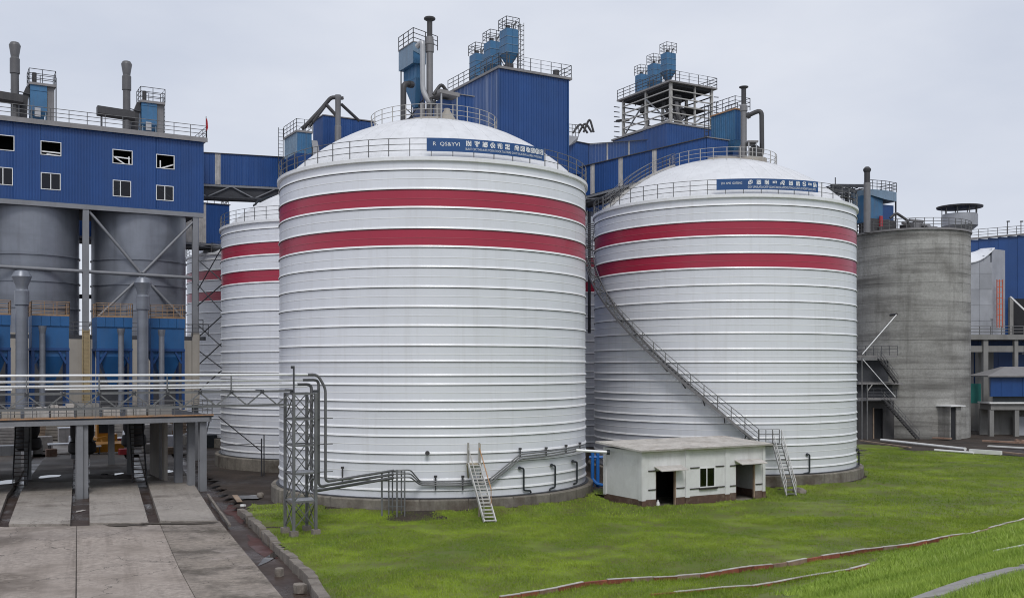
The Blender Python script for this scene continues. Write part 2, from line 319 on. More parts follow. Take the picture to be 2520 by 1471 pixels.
def ladder(mb, base, top, w=0.5, dirv=(1, 0), r=0.025, cage=False):
    dx, dy = dirv[0] * w / 2, dirv[1] * w / 2
    for s in (-1, 1): mb.bar((base[0] + s * dx, base[1] + s * dy, base[2]), (top[0] + s * dx, top[1] + s * dy, top[2]), r * 2)
    n = int((top[2] - base[2]) / 0.35)
    for i in range(n):
        t = (i + 0.5) / n; c = [base[j] + (top[j] - base[j]) * t for j in range(3)]
        mb.bar((c[0] - dx, c[1] - dy, c[2]), (c[0] + dx, c[1] + dy, c[2]), r * 1.4)
    return mb
def stair(t, foot, head, wdir, width, nst, m_str, m_tread, rail_sides=(-1, 1), m_rail=None, rail_h=0.95, tread_d=0.24):
    """two stringers, separate treads, handrails; wdir is the horizontal direction across the flight"""
    f = np.array(foot, float); h = np.array(head, float); w = np.array((wdir[0], wdir[1], 0.0)) * width / 2
    for s in (-1, 1): MB().bar(f + s * w, h + s * w, 0.06, 0.2).build('stringer', m_str, t)
    d = h - f; dh = np.array((d[0], d[1], 0)); dh /= np.linalg.norm(dh)
    first = None
    for i in range(nst):
        c = f + d * ((i + 0.5) / nst)
        if first is None:
            b = MB(); b.bar(c - w, c + w, tread_d, 0.05, up=(0, 0, 1)); first = b.build('tread', m_tread, t); c0 = c
        else: share(first, tuple(c - c0), t)
    for s in rail_sides:
        b = MB(); a0 = f + s * w; a1 = h + s * w
        for lv in (rail_h, rail_h * 0.55): b.tube([a0 + (0, 0, lv), a1 + (0, 0, lv)], 0.028, 6)
        k = max(2, int(np.linalg.norm(d) / 1.2))
        for i in range(k + 1):
            q = a0 + (a1 - a0) * i / k; b.tube([q, q + (0, 0, rail_h)], 0.028, 6)
        b.build('handrail', m_rail or m_str, t)
def clad(parent, fr, p0, p1, zb, zt, m, out, sheet=1.0, openings=(), pitch=0.25, dep=0.035, name='cladding_sheet'):
    """profiled sheets, each its own piece, from p0 to p1 (local grid coordinates), cut round openings (s0, s1, z0, z1)"""
    zb = zb if callable(zb) else (lambda s, v=zb: v); zt = zt if callable(zt) else (lambda s, v=zt: v)
    L = math.dist(p0, p1); ex, ey = (p1[0] - p0[0]) / L, (p1[1] - p0[1]) / L; nx, ny = out
    cuts = sorted(set([round(i * sheet, 4) for i in range(int(L / sheet) + 1)] + [L] + [c for o in openings for c in o[:2] if 0 < c < L]))
    for a, b in zip(cuts[:-1], cuts[1:]):
        if b - a < 0.02: continue
        mid = (a + b) / 2; hol = sorted([(o[2], o[3]) for o in openings if o[0] - 1e-3 <= mid <= o[1] + 1e-3])
        spans = []; lo = None
        for h0, h1 in hol: spans.append((lo, h0)); lo = h1
        spans.append((lo, None))
        ss = []; k = math.floor(a / pitch)
        prof = [(0.0, 0), (0.62, 0), (0.70, 1), (0.90, 1), (0.98, 0)]
        ss.append((a, 0))
        while k * pitch < b:
            for q, hgt in prof:
                s_ = (k + q) * pitch
                if a + 1e-4 < s_ < b - 1e-4: ss.append((s_, hgt))
            k += 1
        ss.append((b, 0))
        for lo, hi in spans:
            mb = MB(fr); vs = []
            for s_, hgt in ss:
                x = p0[0] + ex * s_ + nx * dep * hgt; y = p0[1] + ey * s_ + ny * dep * hgt
                vs.append((x, y, lo if lo is not None else zb(s_))); vs.append((x, y, hi if hi is not None else zt(s_)))
            flip = (ex * ny - ey * nx) > 0
            fs = [(2 * i, 2 * i + 1, 2 * i + 3, 2 * i + 2) if flip else (2 * i, 2 * i + 2, 2 * i + 3, 2 * i + 1) for i in range(len(ss) - 1)]
            mb.add(vs, fs).build(name, m, parent)

# ================================================================== GROUND
SILO1, SILO2, SILO3, SILO4, SILO5 = (-5.5, 71.8), (17.6, 85.1), (-16.7, 97.0), (6.4, 110.3), (-27.9, 122.2)
RS = 10.66
def vnoise(x, y, s, seed=0):
    """smooth value noise on a lattice (numpy)"""
    x = np.asarray(x, float) / s + seed * 17.3; y = np.asarray(y, float) / s + seed * 9.1
    xi = np.floor(x); yi = np.floor(y); fx = x - xi; fy = y - yi; fx = fx * fx * (3 - 2 * fx); fy = fy * fy * (3 - 2 * fy)
    def h(a, b):
        q = np.sin(a * 127.1 + b * 311.7 + seed * 74.7) * 43758.5453; return q - np.floor(q)
    return (h(xi, yi) * (1 - fx) + h(xi + 1, yi) * fx) * (1 - fy) + (h(xi, yi + 1) * (1 - fx) + h(xi + 1, yi + 1) * fx) * fy
def bank(x, y):
    w = (np.asarray(x, float) - 15.7) * 0.702 - (np.asarray(y, float) - 44.6) * 0.712
    k = 1.2; return 0.35 * k * np.log1p(np.exp(np.clip(w / k, -30, 30)))
def mound(x, y):                                            # earth banked up against the silo foundations
    z = 0
    for cc, h in ((SILO1, 0.46), (SILO2, 0.28)):
        d = np.maximum(np.hypot(np.asarray(x, float) - cc[0], np.asarray(y, float) - cc[1]) - (RS + 0.5), 0); z = z + h * np.exp(-(d / 1.7) ** 2) * np.clip((np.asarray(x, float) + 15.5) / 3.0, 0, 1)
    return z
def hgt(x, y):
    return mound(x, y) + bank(x, y) + 0.26 * (vnoise(x, y, 5.0, 1) - 0.5) + 0.16 * (vnoise(x, y, 2.3, 2) - 0.5) + 0.02

b = MB()
b.add([(-900, -100, -0.30), (900, -100, -0.30), (900, 1500, -0.30), (-900, 1500, -0.30)], [(0, 1, 2, 3)])
tag(b.build('ground', 'channel_mud'), 'dark wet mud at the lowest level of the yard', 'ground', kind='structure')
# yard of dark earth round the silos, a little uneven
def sheet_mesh(name, xs, ys, zf, m, keep=None):
    X, Y = np.meshgrid(xs, ys); Z = zf(X, Y); nx, ny = len(xs), len(ys)
    vs = np.stack([X.ravel(), Y.ravel(), Z.ravel()], 1); fs = []
    idx = np.arange(nx * ny).reshape(ny, nx)
    q = np.stack([idx[:-1, :-1], idx[:-1, 1:], idx[1:, 1:], idx[1:, :-1]], -1).reshape(-1, 4)
    if keep is not None:
        cx = (X[:-1, :-1] + X[1:, 1:]) / 2; cy = (Y[:-1, :-1] + Y[1:, 1:]) / 2; q = q[keep(cx, cy).ravel()]
    used = np.unique(q); remap = -np.ones(nx * ny, int); remap[used] = np.arange(len(used))
    me = bpy.data.meshes.new(name); me.from_pydata(vs[used].tolist(), [], remap[q].tolist()); me.update(); me.materials.append(MATS[m])
    me.polygons.foreach_set('use_smooth', [True] * len(me.polygons))
    o = bpy.data.objects.new(name, me); COL.objects.link(o); return o
# lawn and embankment
def kx_(p): return (p[0] + 0.24, p[1] + 0.09)
LAWN = [kx_(gp(588, 1262)), gp(612, 1240)[:2], gp(700, 1243)[:2], (-12.0, 70.5), SILO1, gp(1447, 1214)[:2], gp(1500, 1218)[:2], SILO2,
        (26.0, 88.0), (33.0, 97.0), gp(2112, 1094)[:2], gp(2180, 1098)[:2], gp(2330, 1112)[:2], gp(2519, 1124)[:2], (95, 96), (95, 40), (60, -10), (-1.5, -10),
        (-3.4, 24.0), (-5.15, 32.0), (-6.75, 37.5), kx_(gp(748, 1416)), kx_(gp(690, 1358)), kx_(gp(640, 1308))]
def inside(poly, x, y):
    x = np.asarray(x, float); y = np.asarray(y, float); r = np.zeros(x.shape, bool); n = len(poly)
    for i in range(n):
        (x0, y0), (x1, y1) = poly[i], poly[(i + 1) % n]
        c = ((y0 > y) != (y1 > y)) & (x < (x1 - x0) * (y - y0) / (y1 - y0 + 1e-12) + x0); r ^= c
    return r
def edge_dist(poly, x, y):
    d = np.full(np.shape(x), 1e9); n = len(poly)
    for i in range(n):
        (x0, y0), (x1, y1) = poly[i], poly[(i + 1) % n]; L2 = (x1 - x0) ** 2 + (y1 - y0) ** 2 + 1e-12
        t = np.clip(((x - x0) * (x1 - x0) + (y - y0) * (y1 - y0)) / L2, 0, 1); d = np.minimum(d, np.hypot(x - x0 - t * (x1 - x0), y - y0 - t * (y1 - y0)))
    return d
HO = (8.2, 64.0)                                            # near corner of the pump house
def house_mask(x, y):
    lx = (x - HO[0]) * UX + (y - HO[1]) * UY; ly = -(x - HO[0]) * UY + (y - HO[1]) * UX; e = 0.15 + 0.5 * vnoise(x, y, 0.8, 29) ** 2
    return (lx > -e) & (lx < 10.4 + e) & (ly > -e) & (ly < 4.2 + e)
def lawn_keep(x, y):
    ring = np.ones(np.shape(x), bool)
    for cc in (SILO1, SILO2): ring &= np.hypot(x - cc[0], y - cc[1]) > RS + 0.62 + 0.8 * vnoise(x, y, 1.1, 23) ** 2
    return ring & ~house_mask(x, y) & inside(LAWN, x + 0.7 * (vnoise(x, y, 1.3, 6) - 0.5) * (y > 61.5), y + 0.9 * (vnoise(x, y, 1.5, 7) - 0.5) * (y > 61.5))
def grass_material(name, a, b_, c, dry, patch, thr=(0.42, 0.62)):
    m = bpy.data.materials.new(name); m.use_nodes = True; t = m.node_tree; bs = t.nodes['Principled BSDF']; L = t.links.new
    geo = N(t, 'ShaderNodeNewGeometry'); oi = N(t, 'ShaderNodeAttribute', attribute_name='tint')
    n1 = N(t, 'ShaderNodeTexNoise'); n1.inputs['Scale'].default_value = patch; n1.inputs['Detail'].default_value = 6; n1.inputs['Roughness'].default_value = 0.62
    L(geo.outputs['Position'], n1.inputs['Vector'])
    n2 = N(t, 'ShaderNodeTexNoise'); n2.inputs['Scale'].default_value = patch * 4.1; n2.inputs['Detail'].default_value = 5; L(geo.outputs['Position'], n2.inputs['Vector'])
    def rr(src, lo, hi):
        r = N(t, 'ShaderNodeMapRange'); r.inputs['From Min'].default_value = lo; r.inputs['From Max'].default_value = hi; L(src, r.inputs['Value']); return r.outputs['Result']
    def mx(f, A, B):
        x = N(t, 'ShaderNodeMix', data_type='RGBA'); L(f, x.inputs['Factor'])
        for s, v in (('A', A), ('B', B)):
            if isinstance(v, tuple): x.inputs[s].default_value = (*v, 1)
            else: L(v, x.inputs[s])
        return x.outputs['Result']
    o = mx(rr(n1.outputs['Fac'], *thr), a, b_)
    o = mx(rr(n2.outputs['Fac'], 0.40, 0.72), o, c)
    o = mx(rr(oi.outputs['Fac'], 0.72, 1.15), o, dry)
    L(o, bs.inputs['Base Color']); bs.inputs['Roughness'].default_value = 0.6; bs.inputs['Specular IOR Level'].default_value = 0.25
    MATS[name] = m
grass_material('grass_soil', (0.095, 0.130, 0.018), (0.165, 0.220, 0.024), (0.105, 0.105, 0.028), (0.09, 0.12, 0.02), 0.17, (0.42, 0.60))
grass_material('grass_blade', (0.150, 0.232, 0.026), (0.290, 0.390, 0.042), (0.185, 0.258, 0.030), (0.36, 0.42, 0.08), 0.17, (0.42, 0.60))
grass_material('grass_lush', (0.20, 0.31, 0.04), (0.33, 0.45, 0.07), (0.23, 0.33, 0.045), (0.44, 0.52, 0.18), 0.5)
def yard_z(X, Y):
    z = mound(X, Y) - 0.05 + 0.10 * (vnoise(X, Y, 4.0, 3) - 0.5) + 0.05 * (vnoise(X, Y, 1.6, 4) - 0.5)
    lx = (X - HO[0]) * UX + (Y - HO[1]) * UY; ly = -(X - HO[0]) * UY + (Y - HO[1]) * UX; near = (lx > -2) & (lx < 12.4) & (ly > -2) & (ly < 6)
    for cc in (SILO1, SILO2): near |= np.hypot(X - cc[0], Y - cc[1]) < RS + 2.4
    return z - 0.25 * (inside(LAWN, X, Y) & (edge_dist(LAWN, X, Y) > 1.5) & ~near)
yard = sheet_mesh('dirt_yard', np.concatenate([np.arange(-160, -40, 6), np.arange(-40, 80, 1.0), np.arange(80, 260, 8)]),
                  np.concatenate([np.arange(56, 140, 1.0), np.arange(140, 500, 12)]),
                  yard_z,
                  'dirt', keep=lambda x, y: ((x > -19.2 - 0.41 * (y - 71)) & (y > 68.0 - 0.35 * (x + 19))) | ((x > -16.2 + 0.415 * (62 - y)) & (y > 57)) | (y > 104))
tag(yard, 'dark brown bare earth between the silos', 'ground', kind='structure')

lawn = sheet_mesh('lawn', np.concatenate([np.arange(-22, 36, 0.26), np.arange(36, 96, 0.6)]), np.concatenate([np.arange(-10, 36, 0.6), np.arange(36, 122, 0.3)]), hgt, 'grass_soil', keep=lawn_keep)
tag(lawn, 'green lawn sloping up into the near embankment', 'lawn', kind='structure')

# ---- grass blades over the lawn (uncountable)
PATHXY = []
def toe(x, y): return (np.asarray(x, float) - 15.7) * 0.702 - (np.asarray(y, float) - 44.6) * 0.712
def blades(name, label, m, lots, lush):
    V = []; tint = []
    for (n0, x0, x1, y0, y1, h0, h1, wd, per, spread) in lots:
        x = np.random.uniform(x0, x1, n0); y = np.random.uniform(y0, y1, n0)
        if h0 == 0.10 and not lush:                          # tufts that lap over the brick kerbs
            tt = np.random.rand(n0); sg = np.random.randint(0, len(KERBS), n0); ka = np.array([q[0][:2] for q in KERBS])[sg]; kb = np.array([q[1][:2] for q in KERBS])[sg]
            x = ka[:, 0] + (kb[:, 0] - ka[:, 0]) * tt + np.random.normal(0, 0.12, n0); y = ka[:, 1] + (kb[:, 1] - ka[:, 1]) * tt - 0.12 + np.random.normal(0, 0.12, n0)
        # the part of the lawn near the picture, with a margin
        k = (np.abs(x / np.maximum(y, 1)) < 0.66) & lawn_keep(x, y); x, y = x[k], y[k]
        w = toe(x, y) + 1.1 * (vnoise(x, y, 1.6, 21) - 0.5); k = (w > 0.0) if lush else (w < -0.35); x, y = x[k], y[k]
        for cc in (SILO1, SILO2):
            k = np.hypot(x - cc[0], y - cc[1]) > RS + 0.70 + 0.75 * vnoise(x, y, 0.9, 23) ** 2; x, y = x[k], y[k]
        ed = edge_dist(LAWN, x, y); k = (np.random.rand(len(x)) < np.clip(ed / 1.0, 0.25, 1)); x, y = x[k], y[k]
        k = ~house_mask(x, y); x, y = x[k], y[k]
        for (ax, ay), (bx, by) in zip(PATHXY[:-1], PATHXY[1:]):
            L2 = (bx - ax) ** 2 + (by - ay) ** 2; tt = np.clip(((x - ax) * (bx - ax) + (y - ay) * (by - ay)) / L2, 0, 1)
            k = np.hypot(x - ax - tt * (bx - ax), y - ay - tt * (by - ay)) > 0.45 + 0.25 * vnoise(x, y, 0.4, 31); x, y = x[k], y[k]
        patch = vnoise(x, y, 2.2, 11) * 0.45 + vnoise(x, y, 0.8, 12) * 0.3 + vnoise(x, y, 6.0, 14) * 0.25
        k = np.random.rand(len(x)) < np.clip((patch - 0.18) * 3.4, 0.22, 1.0); x, y, patch = x[k], y[k], patch[k]
        x = np.repeat(x, per) + np.random.normal(0, spread, len(x) * per); y = np.repeat(y, per) + np.random.normal(0, spread, len(y) * per)
        patch = np.repeat(patch, per); z = hgt(x, y) - 0.02
        n = len(x); a = np.random.uniform(0, 2 * pi, n); hh = np.random.uniform(h0, h1, n) * (0.45 + 1.1 * patch); lean = np.random.uniform(0.1, 0.8, n) * hh
        la = np.random.uniform(0, 2 * pi, n); w = wd * np.random.uniform(0.7, 1.3, n)
        v = np.zeros((n, 3, 3)); v[:, 0] = np.stack([x - np.cos(a) * w, y - np.sin(a) * w, z], 1); v[:, 1] = np.stack([x + np.cos(a) * w, y + np.sin(a) * w, z], 1)
        v[:, 2] = np.stack([x + np.cos(la) * lean, y + np.sin(la) * lean, z + hh], 1)
        V.append(v.reshape(-1, 3)); tint.append(np.repeat(np.random.rand(n) * (0.7 + 0.5 * patch), 3))
    v = np.concatenate(V); n = len(v) // 3
    me = bpy.data.meshes.new(name); me.vertices.add(len(v)); me.vertices.foreach_set('co', v.astype(np.float32).ravel())
    me.loops.add(3 * n); me.loops.foreach_set('vertex_index', np.arange(3 * n, dtype=np.int32))
    me.polygons.add(n); me.polygons.foreach_set('loop_start', np.arange(0, 3 * n, 3, dtype=np.int32)); me.polygons.foreach_set('loop_total', np.full(n, 3, np.int32))
    at_ = me.attributes.new('tint', 'FLOAT', 'POINT'); at_.data.foreach_set('value', np.concatenate(tint).astype(np.float32))
    me.update(); me.materials.append(MATS[m])
    o = bpy.data.objects.new(name, me); COL.objects.link(o); tag(o, label, 'grass', kind='stuff')
def on_bank(px, py):
    kx = (px - CX) / F; kz = -(py - HY) / F; t = 3.0
    while t < 120:
        if CAMZ + kz * t <= float(hgt(kx * t, t)): break
        t += 0.1
    return (kx * t, t, float(hgt(kx * t, t)))
pl = [on_bank(2270, 1482), on_bank(2360, 1448), on_bank(2440, 1421), on_bank(2519, 1402), on_bank(2640, 1378)]
PATHXY = [p[:2] for p in pl]
KERBS = [(gp(1230, 1476), gp(2345, 1339)), (gp(1600, 1474), gp(2135, 1410)), (gp(2345, 1339), gp(2535, 1285))]
blades('grass', 'short green grass growing over the flat lawn', 'grass_blade', [(130000, -14, 40, 34, 60, 0.05, 0.12, 0.013, 5, 0.07), (130000, -18, 56, 58, 112, 0.06, 0.14, 0.020, 4, 0.10), (3500, 0, 1, 0, 1, 0.10, 0.22, 0.012, 4, 0.05)], False)
blades('bank_grass', 'taller lush grass covering the near embankment', 'grass_lush', [(90000, 3, 30, 10, 34, 0.09, 0.22, 0.012, 6, 0.05), (60000, 10, 44, 33, 70, 0.10, 0.26, 0.022, 5, 0.07)], True)

# ---- concrete road, lanes and channel
road = thing('concrete_road', 'stained grey concrete road in the left foreground', 'road', (-25, 48, 0)); road['kind'] = 'structure'
def slab(pts, m='road_slab', z0=-0.34, z1=0.0, parent=road, name='slab'):
    b = MB(); top = [(p[0], p[1], z1) for p in pts]; n = len(top)
    c = np.mean(np.array(top), 0); ins = [tuple(np.array(p) + (c - np.array(p)) / np.linalg.norm(c - np.array(p)) * 0.012) for p in top]
    b.loft([[(p[0], p[1], z0) for p in pts], [(p[0], p[1], z1 - 0.01) for p in pts], ins]); return b.build(name, m, parent)
def gpl(l): return [gp(*q)[:2] for q in l]
J = 1292
slab([(-34, 34), gp(-90, 1480)[:2], gp(-60, J)[:2], (-46, 57)])
slab(gpl([(-88, 1480), (186, 1480), (187, 1390), (188, J + 1), (20, 1296), (-58, J)]))
slab(gpl([(189, 1480), (486, 1480), (440, 1395), (392, J - 7), (300, J - 3), (189, J + 1)]), z1=-0.004)
slab(gpl([(487.5, 1480), (705, 1480), (540, 1281), (393, J - 7), (441, 1395)]), 'road_slab_dirty', z1=0.004)
slab([(-34, 27), (-5.9, 27), gp(705, 1482)[:2], gp(-90, 1482)[:2]], z1=-0.006)
lanes = thing('weighing_lane', 'pale concrete truck lanes running under the loading deck', 'lane', (-28, 70, 0)); lanes['kind'] = 'structure'
def lane(l0, r0, l1, r1, l2, r2, l3, r3, y0, y1, y2, y3, dz=0.0):
    slab(gpl([(l0, y0), (r0, y0), (r1, y1), (l1, y1)]), 'lane_slab', z1=0.03 + dz, parent=lanes)
    slab(gpl([(l1, y1 - 0.8), (r1, y1 - 0.8), (r2, y2), (l2, y2)]), 'lane_slab', z1=0.022 + dz, parent=lanes)
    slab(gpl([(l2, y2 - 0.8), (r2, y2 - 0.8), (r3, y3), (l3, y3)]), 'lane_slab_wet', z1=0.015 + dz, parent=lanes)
lane(22, 173, 52, 178, 66, 178, 116, 183, 1289, 1210, 1186, 1118)
lane(221, 366, 220, 342, 221, 333, 222, 305, 1286, 1202, 1178, 1118)
lane(395, 535, 366, 480, 358, 462, 342, 420, 1281, 1195, 1170, 1116)
lane(-150, -12, -95, 18, -80, 38, -40, 82, 1297, 1217, 1192, 1118)
slab(gpl([(-40, 1116), (78, 1116), (92, 1085), (10, 1085)]), 'lane_slab', z1=0.01, parent=lanes)
slab(gpl([(118, 1116), (305, 1116), (292, 1085), (125, 1085)]), 'lane_slab', z1=0.012, parent=lanes)
# puddles
def puddle(px, py, rx, ry, z, label):
    c = gp(px, py, z); b = MB(); vs = []
    e = gp(px + rx, py, z)[0] - c[0]; n_ = (gp(px, py - ry, z)[1] - gp(px, py + ry, z)[1]) / 2
    h_ = [(random.uniform(.05, .2), random.uniform(0, 6.3)) for _ in range(5)]
    for k in range(28):
        a = 2 * pi * k / 28; r = 0.82 + sum(q[0] * sin((i + 2) * a + q[1]) for i, q in enumerate(h_)) * .5; vs.append((c[0] + cos(a) * e * r, c[1] + sin(a) * n_ * r, z))
    b.add(vs, [tuple(range(28))]); tag(b.build('puddle', 'puddle_water'), label, 'puddle', kind='structure')
puddle(122, 1171, 26, 5, 0.032, 'long puddle on the lane left of the grey double column')
puddle(290, 1165, 12, 3.5, 0.032, 'small puddle on the lane between column and brown stairs')
puddle(402, 1160, 27, 5.5, 0.036, 'oval puddle on the lane right of the brown stairs')
puddle(12, 1186, 30, 9, 0.04, 'bright puddle at the left frame edge beside the brown stairs')
puddle(258, 1166, 9, 2, 0.04, 'thin puddle streak just right of the double column')
def mud(px, py, rx, ry, z, label, m='mud_film', n=40, skew=0.0):
    c = gp(px, py, z); e = gp(px + rx, py, z)[0] - c[0]; n_ = (gp(px, py - ry, z)[1] - gp(px, py + ry, z)[1]) / 2; vs = [c]
    h_ = [(random.uniform(.05, .22), random.uniform(0, 6.3)) for _ in range(6)]
    for k in range(n):
        a = 2 * pi * k / n; r = 0.8 + sum(q[0] * sin((i + 2) * a + q[1]) for i, q in enumerate(h_)) * .6 + random.uniform(-.05, .05); vs.append((c[0] + cos(a) * e * r + skew * sin(a) * n_ * r, c[1] + sin(a) * n_ * r, z))
    MBm = MB().add(vs, [(0, 1 + k, 1 + (k + 1) % n) for k in range(n)]); tag(MBm.build('mud_patch', m), label, 'mud', kind='structure')
mud(440, 1286, 105, 3.5, 0.042, 'thin dirt line where the road meets the right lane')
mud(305, 1290, 60, 4, 0.036, 'dirt patch where the road meets the middle lane')
mud(198, 1256, 8, 4, -0.27, 'pale wet patch in the trench below the double column', 'pale_stone')
mud(580, 1262, 26, 24, -0.28, 'red-brown mud at the head of the channel', 'red_mud', skew=-.4)
mud(640, 1345, 26, 34, -0.285, 'red-brown mud along the middle of the channel', 'red_mud', skew=-.4)
puddle(668, 1368, 16, 22, -0.275, 'dark water standing in the muddy channel')
puddle(610, 1222, 40, 6, 0.03, 'wet puddle on the bare earth beside the nearest silo')
# retaining kerb of the channel
kerb = thing('channel_kerb', 'weathered concrete kerb holding back the lawn along the muddy channel', 'kerb', gp(690, 1350))
kp = [gp(586, 1255)[:2], gp(640, 1308)[:2], gp(690, 1358)[:2], gp(748, 1416)[:2], (-7.0, 37.5), (-5.4, 32), (-3.6, 24)]
for a, b2 in zip(kp[:-1], kp[1:]):
    L = math.dist(a, b2); n = max(1, round(L / 1.3)); d = ((b2[0] - a[0]) / L, (b2[1] - a[1]) / L); nx, ny = -d[1], d[0]
    for i in range(n):
        s0 = L * i / n + 0.02; s1 = L * (i + 1) / n - 0.02; w = 0.42 + random.uniform(-0.06, 0.06); zt = 0.15 + random.uniform(-0.06, 0.06); jo = random.uniform(-0.07, 0.07)
        q = [(a[0] + d[0] * s0 + nx * jo, a[1] + d[1] * s0 + ny * jo), (a[0] + d[0] * s1 - nx * jo, a[1] + d[1] * s1 - ny * jo)]
        r1 = [(q[0][0], q[0][1]), (q[1][0], q[1][1]), (q[1][0] + nx * w, q[1][1] + ny * w), (q[0][0] + nx * w, q[0][1] + ny * w)]
        MB().loft([[(*p, -0.4) for p in r1], [(*p, zt - 0.04) for p in r1], [(p[0] * .96 + (r1[0][0] + r1[2][0]) / 2 * .04, p[1] * .96 + (r1[0][1] + r1[2][1]) / 2 * .04, zt) for p in r1]]).build('kerb_stone', 'kerb_concrete', kerb)
kp2 = [gp(512, 1216)[:2], gp(545, 1262)[:2], gp(566, 1290)[:2]]
tk = thing('edging_strip', 'brownish concrete edging strip beside the right-hand lane', 'kerb', gp(540, 1255))
for a, b2 in zip(kp2[:-1], kp2[1:]):
    MB().bar((*a, -0.02), (*b2, -0.06), 0.14, 0.16).build('kerb_stone', 'kerb_concrete', tk)
# brick kerbs on the lawn
def brick_kerb(p0, p1, label, hh, zc, seed, L=1.05):
    rnd = random.Random(seed); t = thing('brick_kerb', label, 'kerb', p0); a = np.array(p0[:2]); b_ = np.array(p1[:2]); D = np.linalg.norm(b_ - a); d = (b_ - a) / D; s = 0
    while s < D:
        l = L * rnd.uniform(0.75, 1.2); m = rnd.choice(['brick_red'] * 3 + ['brick_pale'])
        c0 = a + d * (s + 0.012); c1 = a + d * (s + l - 0.012); dz = rnd.uniform(-0.015, 0.015); off = rnd.uniform(-0.015, 0.015)
        n_ = np.array((-d[1], d[0])) * off; z0 = float(hgt(*c0)); z1_ = float(hgt(*c1))
        MB().bar((*(c0 + n_), z0 + zc + dz - 0.05), (*(c1 + n_), z1_ + zc + dz - 0.05), 0.14, hh + 0.1).build('brick', m, t)
        if rnd.random() < 0.12: s += l; continue
        MB().bar((*(c0 + n_ * 1.2), z0 + zc + hh / 2 + dz + 0.016), (*(c1 + n_ * 1.2), z1_ + zc + hh / 2 + dz + 0.016), 0.15, 0.025).build('cap_stone', 'lime_cap', t)
        s += l
brick_kerb(gp(1230, 1476), gp(2345, 1339), 'long red brick kerb with pale top crossing the lawn', 0.17, 0.10, 3)
brick_kerb(gp(1600, 1474), gp(2135, 1410), 'shorter low brick kerb in front, nearest the bottom edge', 0.10, 0.05, 4, 1.3)
brick_kerb(gp(2347, 1338), gp(2535, 1285), 'weathered continuation of the brick kerb along the bank toe to the right edge', 0.08, 0.10, 9, 1.1)
# concrete strip up the near bank
tp = thing('concrete_path', 'grey concrete strip climbing the bank at the bottom right corner', 'path', pl[0]); tp['kind'] = 'structure'
for a, c in zip(pl[:-1], pl[1:]):
    a = np.array(a); c = np.array(c); dd = c - a; sd = np.cross(dd, (0, 0, 1)); sd /= np.linalg.norm(sd); q = dd / np.linalg.norm(dd) * 0.02
    # runs along the slope: the strip tilts with the bank
    e = np.array((0.702, -0.712, 0)); sd = sd if sd @ e > 0 else -sd
    w = 0.42; up = lambda p, z: (p[0], p[1], float(hgt(p[0], p[1])) + z)
    ring = lambda p: [up(p - sd * w, -0.12), up(p + sd * w, -0.12), up(p + sd * w, 0.10), up(p - sd * w, 0.10)]
    MB().loft([ring(a + q), ring(c - q)]).build('paving_slab', 'path_concrete', tp)
a, c = on_bank(2446, 1363), on_bank(2535, 1349)
tag(MB().tube([(a[0], a[1], a[2] + 0.10), (c[0], c[1], c[2] + 0.14)], 0.035, 8).build('loose_pipe', 'pvc_white', smooth=40), 'short white pipe lying in the grass at the right frame edge', 'pipe')

